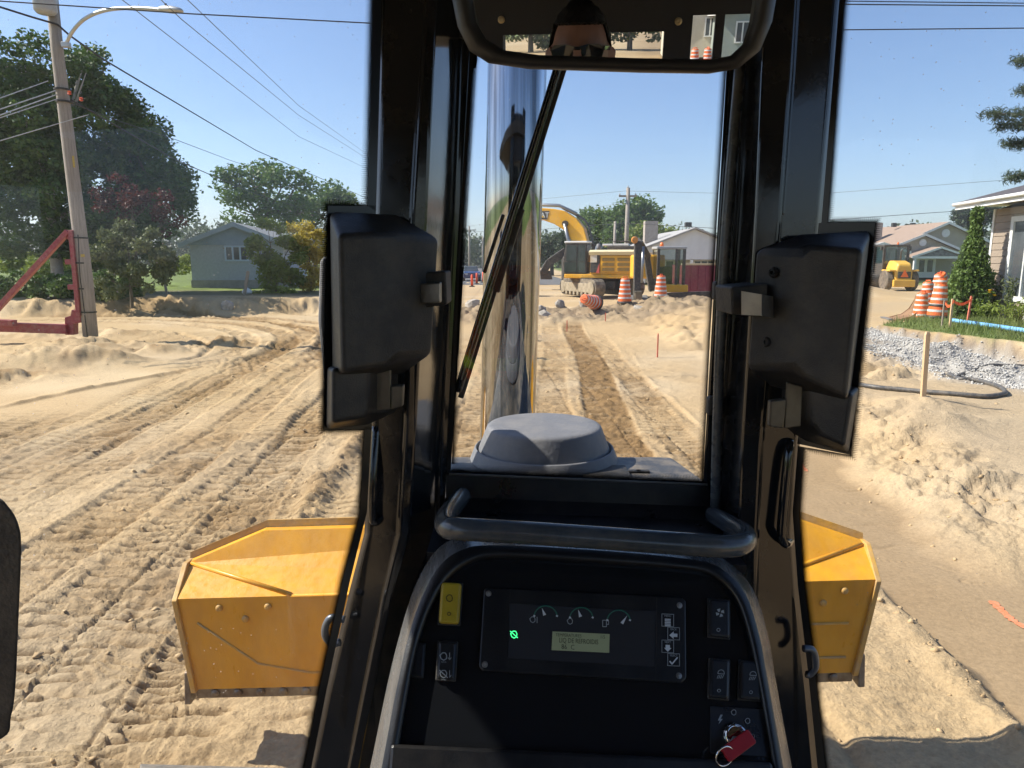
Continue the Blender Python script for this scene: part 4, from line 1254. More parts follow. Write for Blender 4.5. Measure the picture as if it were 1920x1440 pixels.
# ---- rest of the cab: roof, floor, rear wall with its window, rear posts
def RF(px, py, Yp=None, Xp=None):
    """where the mirror's picture at a pixel comes from"""
    p = MP(px, py, -.002)
    d = (p - EYE).normalized()
    r_ = d - mn * 2 * d.dot(mn)
    t = (Yp - p.y) / r_.y if Yp is not None else (Xp - p.x) / r_.x
    return p + r_ * t
YB = -.95
w0, w1 = RF(943, 66, YB), RF(1245, 70, YB)
q0, q1, q2 = RF(1300, 26, YB), RF(1352, 30, YB), RF(1425, 30, YB)
qt = RF(1360, 27, YB).z
print('rear', w0, w1, q0, q1, q2)
zt = w0.z; zb = zt - .62
M_LINER = pm('cab_liner', (0.022, 0.022, 0.024), (0.03, 0.03, 0.032), scale=6, rough=.75, bump=.5, bscale=300, bdist=.002)
m = MB()
TOP = 2.66
xl, xr = w0.x, w1.x
def wallbox(m, x0, x1, z0, z1, y0=YB - .05, y1=YB):
    m.box(((x0 + x1) / 2, (y0 + y1) / 2, (z0 + z1) / 2), (abs(x1 - x0), abs(y1 - y0), abs(z1 - z0)))
m = MB()
wallbox(m, -.98, q0.x, zt, TOP)
wallbox(m, -.66, xl, zb, zt); wallbox(m, xr, q0.x, zb, zt)
wallbox(m, -.98, 1.05, .95, zb)
wallbox(m, q0.x, 1.2, qt, TOP)
m.build('rear_wall', M_LINER, B)
m = MB(); wallbox(m, q1.x - .014, q1.x + .014, zb, qt, YB - .04, YB - .01); m.build('rear_post', M_LINER, B)
pane('rear_window', [Vector((xl, YB - .02, zb)), Vector((xr, YB - .02, zb)), Vector((xr, YB - .02, zt)), Vector((xl, YB - .02, zt))], GL_DOOR, B)
for px, py in ((940, 37), (1272, 40)):
    c = RF(px, py, YB)
    MB().lathe([(.012, 0), (.012, .003), (.006, .004), (.005, .002), (.001, .002)], c, 14, (0, 1, 0)).build('screw', pm('brass_screw', (0.4, 0.33, 0.2), rough=.35, metal=.9), B)
MB().prism([(-1.0, -1.02, TOP), (-1.14, .1, TOP), (-1.14, 1.28, TOP), (.5, 1.28, TOP), (.62, .9, TOP), (1.05, .2, TOP), (1.05, -1.02, TOP)], (0, 0, .06)).build('roof', M_LINER, B)  # unseen cab roof, left side stretched to shade the fascia, right corner cut back
MB().box((0.05, .1, .98), (1.7, 2.1, .05)).build('cab_floor', M_LINER, B)
MB().box((-.93, -.86, 1.81), (.08, .12, 1.69)).build('rear_corner_post', M_GLOSS, B)
MB().box((1.02, -.9, 1.81), (.06, .06, 1.69)).build('rear_corner_post', M_GLOSS, B)
# seat
m = MB()
m.box((-.02, -.50, 1.50), (.50, .52, .14))
seat = m.build('seat', pm('seat_fabric', (0.03, 0.03, 0.033), (0.05, 0.05, 0.055), scale=20, rough=.9, bump=.5, bscale=300), B, bevel=.04, seg=4)
MB().box((-.02, -.82, 1.86), (.48, .12, .62)).build('seat_back', MATS['seat_fabric'], B, bevel=.04, seg=4)
MB().box((-.02, -.52, 1.22), (.34, .36, .44)).build('seat_base', M_BLACK, B, bevel=.02)
# ------------------------------------------------------------------ plants
def leaf_mesh(name, centres, n_each, spread, size, flat=0.0, droop=0.0, aspect=.55):
    """many small leaf blades gathered round clump centres"""
    c = np.repeat(centres, n_each, axis=0)
    n = len(c)
    p = c + rng.normal(0, 1, (n, 3)) * spread
    d = rng.normal(0, 1, (n, 3)); d[:, 2] = d[:, 2] * (1 - flat) - droop
    d /= np.linalg.norm(d, axis=1)[:, None]
    q = np.cross(d, rng.normal(0, 1, (n, 3)))
    q /= np.linalg.norm(q, axis=1)[:, None]
    s = (size * rng.uniform(.6, 1.35, n))[:, None]
    V = np.stack([p - d * s * .5, p + q * s * aspect * .5, p + d * s * .5, p - q * s * aspect * .5], 1).reshape(-1, 3)
    F = np.arange(n * 4).reshape(-1, 4)
    return fast_mesh(name, V, F)
def lobes_points(lobes, n, shell=.55):
    """points spread through a set of ellipsoid lobes, denser towards the outside"""
    w = np.array([l[3] * l[4] * l[5] for l in lobes]) ** .75
    k = rng.choice(len(lobes), n, p=w / w.sum())
    a = rng.normal(0, 1, (n, 3)); a /= np.linalg.norm(a, axis=1)[:, None]
    r_ = rng.uniform(0, 1, n) ** (1 / 3) * (1 - shell) + shell * rng.uniform(.72, 1.02, n)
    L_ = np.array(lobes)[k]
    return L_[:, :3] + a * r_[:, None] * L_[:, 3:6]
GREEN = {
    'dark': pm('leaf_dark', (0.044, 0.095, 0.016), (0.105, 0.175, 0.032), scale=.7, rough=.6, trans=.28),
    'mid': pm('leaf_mid', (0.065, 0.125, 0.022), (0.13, 0.20, 0.04), scale=.6, rough=.6, trans=.35),
    'olive': pm('leaf_olive', (0.085, 0.11, 0.04), (0.15, 0.17, 0.065), scale=1.0, rough=.65, trans=.3),
    'yellow': pm('leaf_yellow', (0.42, 0.33, 0.03), (0.52, 0.42, 0.06), scale=1.5, rough=.6, trans=.4),
    'lime': pm('leaf_lime', (0.14, 0.20, 0.022), (0.24, 0.29, 0.045), scale=1.0, rough=.6, trans=.4),
    'red': pm('leaf_red', (0.060, 0.014, 0.010), (0.11, 0.028, 0.016), scale=1.2, rough=.6, trans=.3),
    'cedar': pm('leaf_cedar', (0.075, 0.135, 0.02), (0.13, 0.20, 0.04), scale=3, rough=.65, trans=.22),
    'spruce': pm('needle_spruce', (0.030, 0.055, 0.025), (0.06, 0.09, 0.04), scale=2, rough=.65, trans=.2),
    'far': pm('leaf_far', (0.05, 0.078, 0.03), (0.085, 0.12, 0.05), scale=.4, rough=.7, trans=.3),
}
BARK = pm('bark', (0.085, 0.068, 0.05), (0.15, 0.125, 0.095), scale=6, rough=.9, bump=.8, bscale=20, stretch=(1, 1, .25))
BIRCH = pm('pale_bark', (0.32, 0.28, 0.23), (0.46, 0.42, 0.36), scale=5, rough=.85, bump=.5, bscale=14)
def tree(name, label, base, lobes, n, size, mat, trunk_r=.18, group=None, bark=BARK, clump=.34, each=7, cat='tree', fork=4, lean=(0, 0), droop=0.0, shell=.55):
    """lobes in metres relative to the base"""
    t = thing(name, label, cat, base, 0, group)
    lo = min(l[2] - l[5] for l in lobes); top = max(l[2] + l[5] * .6 for l in lobes)
    m = MB()
    zt_ = lo + (top - lo) * .55
    pts = [Vector((0, 0, -.15)), Vector((lean[0] * .3, lean[1] * .3, zt_ * .35)), Vector((lean[0] * .8, lean[1] * .8, zt_ * .75)), Vector((lean[0], lean[1], zt_))]
    m.tube(bez(pts, 4), [trunk_r * (1 - .6 * k / 12) for k in range(13)], 9)
    for l in lobes[:max(fork, 1) * 2]:
        st_ = pts[1].lerp(pts[3], random.uniform(.1, .8))
        e_ = Vector(l[:3]) + Vector((random.uniform(-.4, .4) * l[3], random.uniform(-.4, .4) * l[4], random.uniform(-.2, .5) * l[5]))
        mid = st_.lerp(e_, .5) + Vector((0, 0, -.1 * (e_ - st_).length * .3))
        m.tube(bez([st_, mid, e_], 4), [trunk_r * .45 * (1 - .75 * k / 8) for k in range(9)], 6)
        for q in range(3):
            e2 = e_ + Vector((random.uniform(-.8, .8) * l[3], random.uniform(-.8, .8) * l[4], random.uniform(-.3, .8) * l[5])) * .8
            m.tube([mid.lerp(e_, .5), mid.lerp(e2, .6) + Vector((0, 0, .1)), e2], [trunk_r * .2, trunk_r * .14, trunk_r * .05], 5)
    m.build('trunk', bark, t, smooth=True)
    # leaf sprays: small blobs hung through the lobes, leaves on their outsides
    ns = max(24, int(n / 16))
    sc_ = lobes_points(lobes, ns, max(shell, .6))
    rs = clump * rng.uniform(1.2, 2.5, ns)
    tot = int(n * each * 1.5)
    k = rng.choice(ns, tot, p=rs ** 2 / (rs ** 2).sum())
    a = rng.normal(0, 1, (tot, 3)); a /= np.linalg.norm(a, axis=1)[:, None]
    a[:, 2] = np.where(a[:, 2] < 0, a[:, 2] * .55, a[:, 2] * .8)
    cp = sc_[k] + a * (rs[k] * rng.uniform(.45, 1.08, tot))[:, None]
    cp[:, 2] -= droop * .5 * clump * rng.uniform(0, 2, tot)
    link('crown', leaf_mesh(name + '_leaves', cp, 1, .03, size, droop=droop, flat=.35), mat, t)
    return t
def px_lobes(spec, Y, bx, bz):
    """lobes given as pixel centre, pixel radii at the tree's distance"""
    out = []
    k = Y / FPX / CP
    for (px, py, rx, ry) in spec:
        c = P(px, py, Y)
        out.append((c.x - bx, random.uniform(-.25, .25) * rx * k, c.z - bz, rx * k, (rx + ry) * .5 * k * .85, ry * k))
    return out
def ptree(name, label, trunk_px, Y, spec, n, size, mat, z0=None, **kw):
    bx = (trunk_px - 960) / FPX * Y * 1.0 / (CP)
    b = P(trunk_px, 486, Y)
    z_ = gz(b.x, Y) if z0 is None else z0
    return tree(name, label, (b.x, Y, z_), px_lobes(spec, Y, b.x, z_), n, size, mat, **kw)
# trees on the left, beyond the pole
ptree('broadleaf_tree', 'tall dark broadleaf tree with pale forked trunk behind the red pole brace', 105, 33, [(20, 190, 85, 110), (70, 260, 90, 95), (20, 330, 80, 90), (110, 330, 80, 70), (140, 190, 65, 85), (60, 120, 45, 55), (-30, 130, 40, 60), (120, 400, 60, 50), (-70, 260, 90, 130), (40, 430, 80, 55), (140, 450, 55, 45), (90, 300, 70, 70)],
      4000, .21, GREEN['dark'], trunk_r=.30, bark=BIRCH, group='trees beyond the utility pole', each=8, clump=.36)
ptree('broadleaf_tree', 'dense dark broadleaf tree with drooping right side behind the dark red maple', 235, 35, [(190, 240, 70, 80), (250, 300, 70, 75), (290, 330, 60, 70), (210, 350, 80, 70), (270, 240, 38, 45), (310, 400, 38, 40), (230, 420, 70, 50), (160, 150, 40, 50), (330, 345, 22, 26), (200, 470, 60, 40), (260, 450, 50, 36)],
      4000, .21, GREEN['dark'], trunk_r=.26, group='trees beyond the utility pole', each=8, clump=.34)
ptree('maple_tree', 'small dark red maple with spreading branches beside the olive shrub', 255, 30, [(230, 355, 50, 28), (280, 385, 50, 28), (325, 405, 36, 16), (300, 425, 40, 16), (215, 395, 40, 24)],
      210, .15, GREEN['red'], trunk_r=.09, each=8, clump=.20, droop=.3)
ptree('weeping_shrub', 'loose olive green weeping shrub right of the utility pole', 240, 28.5, [(220, 470, 55, 45), (270, 480, 48, 40), (200, 520, 45, 40), (285, 525, 40, 30), (245, 440, 45, 26)],
      620, .15, GREEN['olive'], trunk_r=.07, each=9, clump=.20, cat='shrub', droop=.8)
for i, (px, w, lb) in enumerate(((30, 55, 'clipped dark hedge shrub behind the red brace, farthest from the olive shrub'), (120, 52, 'clipped dark hedge shrub behind the utility pole base'), (205, 45, 'clipped dark hedge shrub at the foot of the olive weeping shrub'))):
    ptree('hedge_shrub', lb, px, 29.5, [(px - w * .4, 548, w * .7, 30), (px + w * .4, 546, w * .7, 32), (px, 535, w * .6, 28)], 420, .15, GREEN['dark'], trunk_r=.06, each=8, clump=.17, cat='hedge', group='dark hedge beyond the sand bank')
for i, (px, py, rx, ry, Y, lb) in enumerate(((40, 490, 45, 22, 41, 'sunlit lime green bush seen under the big tree, by the pale trunk'), (110, 505, 50, 20, 40, 'sunlit lime green bush seen between brace and pole'), (375, 495, 50, 14, 46, 'low yellow green hedge beside the blue grey house'))):
    ptree('lime_bush', lb, px, Y, [(px - rx * .5, py, rx * .6, ry), (px + rx * .4, py + 4, rx * .6, ry * .8), (px, py - 4, rx * .5, ry)], 260, .18, GREEN['lime'], trunk_r=.05, each=7, clump=.22, cat='bush')
ptree('broadleaf_tree', 'tall airy green tree with visible limbs behind the blue grey house', 505, 56, [(485, 325, 60, 36), (450, 350, 45, 35), (530, 340, 42, 36), (500, 375, 70, 30), (430, 385, 34, 22), (550, 365, 38, 34), (560, 395, 35, 26), (470, 400, 45, 24)],
      620, .34, GREEN['mid'], trunk_r=.26, each=6, clump=.55, shell=.75)
ptree('broadleaf_tree', 'rounded green tree just right of the airy tree, behind the yellow bush', 590, 62, [(590, 375, 26, 26), (605, 400, 40, 34), (625, 380, 26, 30), (580, 420, 34, 26), (640, 400, 24, 34)],
      420, .34, GREEN['mid'], trunk_r=.22, each=7, clump=.5)
ptree('round_bush', 'rounded bright green bush at the corner of the blue grey house', 515, 34, [(505, 450, 38, 36), (535, 480, 36, 40), (490, 480, 32, 34), (515, 505, 42, 30), (545, 510, 28, 26), (500, 530, 36, 28), (535, 532, 34, 26)],
      760, .16, GREEN['lime'], trunk_r=.08, each=8, clump=.20, cat='bush')
ptree('round_bush', 'golden yellow bush right beside the rounded bright green bush', 580, 35, [(575, 445, 34, 30), (595, 465, 26, 30), (560, 470, 26, 28), (585, 490, 28, 26), (570, 520, 30, 26), (592, 522, 26, 26)],
      460, .15, GREEN['yellow'], trunk_r=.07, each=8, clump=.19, cat='bush')
# behind the excavator
ptree('broadleaf_tree', 'leafy green tree behind the middle utility pole', 1180, 82, [(1185, 400, 34, 24), (1160, 415, 34, 24), (1205, 420, 26, 24), (1130, 420, 32, 18), (1175, 440, 50, 22)], 560, .44, GREEN['mid'], trunk_r=.3, each=7, clump=.7)
ptree('broadleaf_tree', 'lower green tree left of the dark steep roof', 1112, 88, [(1100, 415, 26, 15), (1120, 425, 34, 18), (1095, 438, 30, 16)], 330, .44, GREEN['mid'], trunk_r=.25, each=7, clump=.6)
ptree('broadleaf_tree', 'sunlit green tree next to the brick chimney of the white house', 1222, 78, [(1222, 440, 24, 14), (1240, 448, 24, 12), (1205, 448, 20, 14)], 260, .4, GREEN['lime'], trunk_r=.2, each=7, clump=.5)
ptree('broadleaf_tree', 'pale hazy tree behind the raised excavator boom', 1035, 98, [(1030, 448, 24, 18), (1050, 455, 26, 20), (1015, 470, 26, 20), (1040, 478, 36, 16)], 330, .5, GREEN['far'], trunk_r=.3, each=7, clump=.7)
ptree('conifer_tree', 'small dark conifer right of the hazy tree', 1062, 92, [(1062, 445, 9, 14), (1062, 462, 13, 16), (1062, 482, 16, 14)], 200, .4, GREEN['spruce'], trunk_r=.15, each=7, clump=.35)
ptree('pine_tree', 'grey green pine behind the tan gabled house', 1800, 92, [(1795, 405, 24, 14), (1818, 412, 26, 16), (1840, 405, 26, 18), (1810, 430, 30, 16)], 330, .45, GREEN['spruce'], trunk_r=.3, each=7, clump=.6)
# a far wood along the horizon reads as one mass
c = []
for a in np.linspace(-42, 42, 240):
    d_ = 175 + 30 * random.random()
    h_ = 5.5 + 4 * random.random() + (2 if a < -5 else 0)
    for q in range(15):
        c.append((d_ * math.sin(R(a)) + random.uniform(-3, 3), d_ * math.cos(R(a)) + random.uniform(-4, 4), random.uniform(.5, h_)))
o = link('far_wood', leaf_mesh('far_wood', np.array(c), 14, 1.0, 1.1), GREEN['far'])
meta(o, 'pale line of far woodland along the horizon', 'woodland', kind='stuff')
# conifer whose boughs reach in at the right
sb = P(2040, 486, 25.5)
spr = thing('spruce_tree', 'tall spruce behind the tan sided house with boughs reaching over its roof', 'tree', (sb.x, 25.5, .5))
m = MB().tube([(0, 0, -.1), (.05, 0, 6), (0, 0, 14)], [.24, .17, .03], 10)
cs = []
boughs = [((1848, 212), (2020, 205)), ((1885, 268), (2020, 258)), ((1905, 112), (2030, 100)), ((1912, 168), (2030, 160)), ((1890, 330), (2030, 300)), ((1870, 235), (2030, 215))]
for (a, b) in boughs:
    A_, B_ = P(a[0], a[1], 25.1), P(b[0], b[1], 25.5)
    A_ = A_ - Vector((sb.x, 25.5, .5)); B_ = Vector((0, 0, B_.z - .5))
    m.tube([B_, B_.lerp(A_, .6) + Vector((0, 0, -.12)), A_], [.06, .035, .01], 6)
    for t_ in np.linspace(.25, 1, 26):
        q = B_.lerp(A_, float(t_))
        w_ = .42 * (1.05 - t_) + .10
        for s_ in range(4):
            cs.append((q.x + random.uniform(-.1, .1), q.y + random.uniform(-1, 1) * w_ * 1.6, q.z + random.uniform(-.9, .3) * w_))
for h_ in np.linspace(2, 13.4, 26):
    for q in range(9):
        an = random.uniform(-1.9, 1.9); r_ = (14.2 - h_) * .20
        for t_ in np.linspace(.15, 1, 9):
            cs.append((r_ * t_ * math.cos(an), r_ * t_ * math.sin(an), h_ - .3 * t_ * r_ + random.uniform(-.1, .1)))
m.build('trunk', BARK, spr, smooth=True)
link('crown', leaf_mesh('spruce_needles', np.array(cs), 22, .075, .17, aspect=.14), GREEN['spruce'], spr)
# arborvitae by the wall
ab = P(1822, 486, 21.4)
arb = thing('arborvitae', 'narrow bright green cone shaped cedar beside the sided house', 'shrub', (ab.x, 21.4, .48))
m = MB().tube([(0, 0, -.1), (0, 0, 1.6), (.02, 0, 2.8)], [.06, .04, .01], 7)
m.build('trunk', BARK, arb)
n = 2300
h_ = rng.uniform(0, 1, n) ** .8
an = rng.uniform(0, 6.28, n)
rr = (np.sin(np.clip(h_ * 1.12 + .10, 0, 1.2) ** .62 * math.pi) * .52 + .03) * np.clip((1 - h_) * 7, 0, 1) ** .6 * rng.uniform(.62, 1.05, n) * (1 + .12 * np.sin(an * 3 + h_ * 9))
cs = np.stack([rr * np.cos(an) + .03 * h_, rr * np.sin(an), h_ * 3.12 + .02], -1)
link('crown', leaf_mesh('cedar_fans', cs, 7, .05, .11, droop=-.9, aspect=.5), GREEN['cedar'], arb)
# weeds and flowers along the foundation
def weed(label, px, py, Y, hgt, n, mat, w=.22, flowers=0):
    b = P(px, py, Y); zb_ = gz(b.x, Y)
    t = thing('weed_plant', label, 'plant', (b.x, Y, zb_))
    m = MB(); cs = []
    for k in range(n):
        a = random.uniform(0, 6.28); r_ = random.uniform(.2, 1) * w
        e_ = Vector((r_ * math.cos(a), r_ * math.sin(a), hgt * random.uniform(.6, 1.0)))
        m.tube([(0, 0, -.03), (e_.x * .4, e_.y * .4, e_.z * .6), e_], [.008, .006, .003], 4)
        for q in np.linspace(.2, 1, 9):
            cs.append((e_.x * q, e_.y * q, e_.z * q))
    m.build('stem', GREEN['mid'], t)
    link('foliage', leaf_mesh('weed_leaves', np.array(cs), 3, .045, .13, droop=-.3, aspect=.3), mat, t)
    for k in range(flowers):
        MB().lathe([(.01, 0), (.045, .02), (.05, .035), (.02, .04)], (random.uniform(-.2, .2), -.2, hgt * random.uniform(.7, 1)), 8).build('flower_head', pm('yellow_petal', (0.75, 0.42, 0.01), rough=.6), t)
    return t
weed('tall feathery weed against the siding', 1862, 580, 21.3, 1.25, 16, GREEN['olive'], .30)
weed('tall seedy weed under the white window', 1893, 580, 20.6, 1.45, 12, GREEN['olive'], .22)
weed('bushy flowering plant with orange yellow blooms by the cedar', 1840, 585, 20.9, .85, 12, GREEN['mid'], .28, 4)
weed('arching grassy clump in front of the siding', 1853, 600, 19.6, .5, 26, GREEN['lime'], .40)
weed('low leafy clump under the window nearest the blue pipe', 1905, 600, 18.8, .6, 20, GREEN['lime'], .42)
# grass on the raised lot
n = 26000
x = rng.uniform(9.2, 20, n); y = rng.uniform(11.5, 24, n)
z, _, lw, _ = terrain(x, y)
k = (lw > .55)
p = np.stack([x, y, z], -1)[k]; n = len(p)
hgt = rng.uniform(.05, .17, n) * (1 + .8 * (fbm(p[:, 0] * .9, p[:, 1] * .9, 400, 2) > .15)); a = rng.uniform(0, 6.28, n); ln = rng.normal(0, .05, (n, 2))
w_ = .011
V = np.stack([p + np.stack([np.cos(a) * w_, np.sin(a) * w_, a * 0 - .01], -1), p - np.stack([np.cos(a) * w_, np.sin(a) * w_, a * 0 + .01], -1), p + np.stack([ln[:, 0], ln[:, 1], hgt], -1)], 1)
o = link('grass', fast_mesh('grass', V.reshape(-1, 3), np.arange(n * 3).reshape(-1, 3), 3), pm('grass_blade', (0.11, 0.17, 0.03), (0.20, 0.23, 0.07), scale=1.2, rough=.6, trans=.35))
meta(o, 'short uneven grass growing on the raised lot by the sided house', 'grass', kind='stuff')
# ------------------------------------------------------------------ houses
WHITEP = pm('white_paint', (0.74, 0.74, 0.71), (0.66, 0.66, 0.63), scale=3, rough=.5)
SHING = pm('brown_shingle', (0.24, 0.17, 0.125), (0.32, 0.235, 0.18), scale=5, rough=.9, bump=.5, bscale=9)
DSHING = pm('dark_shingle', (0.055, 0.05, 0.055), (0.10, 0.09, 0.095), scale=9, rough=.9, bump=.5, bscale=14)
TAN = pm('tan_siding', (0.36, 0.32, 0.24), (0.40, 0.36, 0.28), scale=2, rough=.8)
SIDING = pm('taupe_siding', (0.27, 0.215, 0.165), (0.31, 0.25, 0.19), scale=4, rough=.6, bump=.15, bscale=30, stretch=(.3, 1, 1))
CONC = pm('concrete', (0.36, 0.34, 0.31), (0.28, 0.265, 0.24), scale=3, rough=.9, bump=.3, bscale=25)
BRICKG = pm('grey_brick', (0.38, 0.41, 0.47), (0.46, 0.49, 0.55), scale=9, rough=.9, bump=.4, bscale=12)
BLUEB = pm('blue_grey_board', (0.26, 0.33, 0.44), (0.31, 0.38, 0.48), scale=3, rough=.7)
# --- sided house on the right
A = Vector((14.62, 22.2, .45))
hr = thing('sided_house', 'taupe sided bungalow with white window and dark roof beside the cedar', 'house', A, math.atan2(-.985, -.15))
WL = 5.6
bz0, bz1, NB = .42, 3.22, 14
bh = (bz1 - bz0) / NB
board = {}
def siding(x0, x1, k):
    key = (round(x0, 3), round(x1, 3))
    if key not in board:
        m = MB().prism([(x0, -.004, 0), (x0, -.030, .004), (x0, -.012, bh - .004), (x0, -.004, bh)], (x1 - x0, 0, 0))
        board[key] = m.mesh('siding_board')
        board[key].materials.append(SIDING)
    o = bpy.data.objects.new('siding_board', board[key])
    COL.objects.link(o); o.parent = hr; o.location = (0, 0, bz0 + k * bh)
for k in range(NB):
    zc = bz0 + (k + .5) * bh
    if .55 < zc < 2.95:
        siding(.10, 1.12, k); siding(2.92, WL, k)
    else:
        siding(.10, WL, k)
m = MB(); m.box((WL / 2, 3.6, 1.75), (WL - .01, 7.2, 2.9)); m.build('wall_core', TAN, hr)
m = MB(); m.box((WL / 2, 3.6, .1), (WL + .02, 7.24, .62)); m.build('foundation', CONC, hr)
m = MB(); m.box((.05, -.02, 1.82), (.11, .05, 2.82)); m.build('corner_trim', WHITEP, hr)
wf = MB()
for (x0, x1, z0, z1) in ((1.12, 1.28, .55, 2.95), (2.76, 2.92, .55, 2.95), (1.28, 2.76, 2.80, 2.95), (1.28, 2.76, .55, .70), (1.99, 2.05, .70, 2.80)):
    wf.box(((x0 + x1) / 2, -.035, (z0 + z1) / 2), (x1 - x0, .07, z1 - z0))
win = wf.build('window', WHITEP, hr, bevel=.008)
raw('pane', [(1.28, -.01, .7), (2.76, -.01, .7), (2.76, -.01, 2.8), (1.28, -.01, 2.8)], [(0, 1, 2, 3)], GL_HOUSE, win)
ov, of_ = .80, .75
m = MB(); m.prism([(-of_, -ov, 3.34), (-of_, 0, 3.36), (-of_, 3.6, 3.36), (-of_, 3.6, 3.38), (-of_, -ov, 3.38)], (WL + 1.4, 0, 0)); m.build('soffit', WHITEP, hr)
m = MB(); m.prism([(-of_, -ov - .02, 3.26), (-of_, -ov, 3.26), (-of_, -ov, 3.46), (-of_, -ov - .02, 3.46)], (WL + 1.4, 0, 0)); m.build('fascia', WHITEP, hr)
m = MB(); m.tube([(-of_ - .02, -ov - .07, 3.42), (WL + .7, -ov - .07, 3.42)], .055, 8); m.build('gutter', WHITEP, hr, smooth=True)
m = MB(); m.prism([(-of_ - .03, -ov - .06, 3.475), (-of_ - .03, 3.4, 4.62), (-of_ - .03, 3.4, 4.5), (-of_ - .03, -ov, 3.40)], (WL + 1.5, 0, 0)); m.build('roof', DSHING, hr)
m = MB(); m.prism([(-of_ - .01, -ov, 3.38), (-of_ - .01, 3.4, 4.5), (-of_ - .01, 3.4, 4.36), (-of_ - .01, -ov, 3.26)], (.03, 0, 0)); m.build('rake_board', WHITEP, hr)
m = MB(); m.prism([(0.02, 0, 3.2), (.02, 3.4, 3.2), (.02, 3.4, 4.45)], (.05, 0, 0)); m.build('gable_wall', TAN, hr)

def gable_house(name, label, base, w, ln, h, rise, wall, roof, ov=.4, rz=0, trim=WHITEP):
    """front gable faces local -Y; base is the middle of the front wall"""
    t = thing(name, label, 'house', base, rz)
    m = MB()
    m.prism([(-w / 2, 0, 0), (w / 2, 0, 0), (w / 2, 0, h), (0, 0, h + rise), (-w / 2, 0, h)], (0, ln, 0))
    m.build('wall', wall, t)
    sl = rise / (w / 2)
    r_ = MB()
    for s in (-1, 1):
        r_.prism([(0, -ov, h + rise + .16), (s * (w / 2 + ov), -ov, h - sl * ov + .16), (s * (w / 2 + ov), -ov, h - sl * ov + .04), (0, -ov, h + rise + .04)], (0, ln + 2 * ov, 0))
    rf = r_.build('roof', roof, t)
    f = MB()
    for s in (-1, 1):
        f.prism([(0, -ov - .03, h + rise + .17), (s * (w / 2 + ov), -ov - .03, h - sl * ov + .17), (s * (w / 2 + ov), -ov - .03, h - sl * ov - .08), (0, -ov - .03, h + rise - .08)], (0, .028, 0))
        f.box((s * (w / 2 + ov + .015), ln / 2, h - sl * ov + .04), (.03, ln + 2 * ov, .22))
    f.build('fascia', trim, t)
    return t, rf
def window(t, x, z, w, h, y=-.0, n=2, side=None, mat=WHITEP):
    f = MB()
    fr = .09
    f.box((x, y - .03, z + h / 2 - fr / 2), (w, .08, fr)); f.box((x, y - .03, z - h / 2 + fr / 2), (w, .08, fr))
    for k in range(n + 1):
        xx = x - w / 2 + fr / 2 + (w - fr) * k / n
        f.box((xx, y - .03, z), (fr, .078, h - 2 * fr))
    o = f.build('window', mat, t)
    raw('pane', [(x - w / 2 + .02, y - .012, z - h / 2 + .02), (x + w / 2 - .02, y - .012, z - h / 2 + .02), (x + w / 2 - .02, y - .012, z + h / 2 - .02), (x - w / 2 + .02, y - .012, z + h / 2 - .02)], [(0, 1, 2, 3)], GL_HOUSE, o)
    return o
# --- blue grey house on the left
hb = P(441, 486, 40)
h1, _ = gable_house('bungalow', 'grey brick bungalow with blue grey gable and three pane window behind bushes', (hb.x + .12, 40, 1.0), 4.9, 9, 2.05, .95, BRICKG, pm('grey_shingle', (0.16, 0.17, 0.18), (0.22, 0.23, 0.24), scale=4, rough=.9), .45, R(8), pm('pale_blue_trim', (0.36, 0.42, 0.48), rough=.6))
MB().box((0, 4.5, -.4), (5.0, 9.1, .9)).build('foundation', CONC, h1)
m = MB().prism([(-2.45, -.02, 1.95), (2.45, -.02, 1.95), (2.45, -.02, 2.05), (0, -.02, 2.97), (-2.45, -.02, 2.05)], (0, -.05, 0)); m.build('gable_board', BLUEB, h1)
window(h1, -.02, 1.5, 1.25, .85, -.01, 3, mat=pm('pale_blue_frame', (0.48, 0.58, 0.72), rough=.5))
# --- white house behind the mini excavator
hw_ = P(1303, 486, 60)
h2, rf = gable_house('bungalow', 'white gabled bungalow with porch posts and brick chimney behind the mini excavator', (hw_.x, 62, .2), 8.6, 12, 2.75, 1.65, pm('cream_wall', (0.42, 0.37, 0.28), (0.48, 0.43, 0.34), scale=2, rough=.8), pm('pale_shingle', (0.30, 0.29, 0.28), (0.36, 0.35, 0.34), scale=3, rough=.9), .5)
m = MB().prism([(-4.3, -1.6, 1.95), (4.3, -1.6, 1.95), (4.3, -1.6, 2.75), (0, -1.6, 4.4), (-4.3, -1.6, 2.75)], (0, .12, 0)); m.build('porch_gable', pm('white_siding', (0.62, 0.64, 0.66), (0.56, 0.58, 0.6), scale=2, rough=.7), h2)
r_ = MB()
for s in (-1, 1):
    r_.prism([(0, -1.95, 4.58), (s * 4.9, -1.95, 2.70), (s * 4.9, -1.95, 2.56), (0, -1.95, 4.44)], (0, 2.2, 0))
r_.build('porch_roof', MATS['pale_shingle'], h2)
for x_ in (-4.1, -.15, 2.6, 4.1):
    MB().box((x_, -1.5, 1.0), (.24, .2, 2.0)).build('porch_post', WHITEP, h2)
window(h2, -2.0, 1.3, 1.5, 1.2, -.01, 2); window(h2, 1.3, 1.3, 1.8, 1.2, -.01, 3)
m = MB().box((-2.8, 3.0, 4.35), (1.15, .9, 1.9)); ch = m.build('chimney', pm('chimney_brick', (0.30, 0.25, 0.21), (0.38, 0.33, 0.28), scale=6, rough=.9), h2)
MB().box((-.25, -.2, 4.85), (.5, .5, .4)).build('roof_vent', M_RUB, h2)
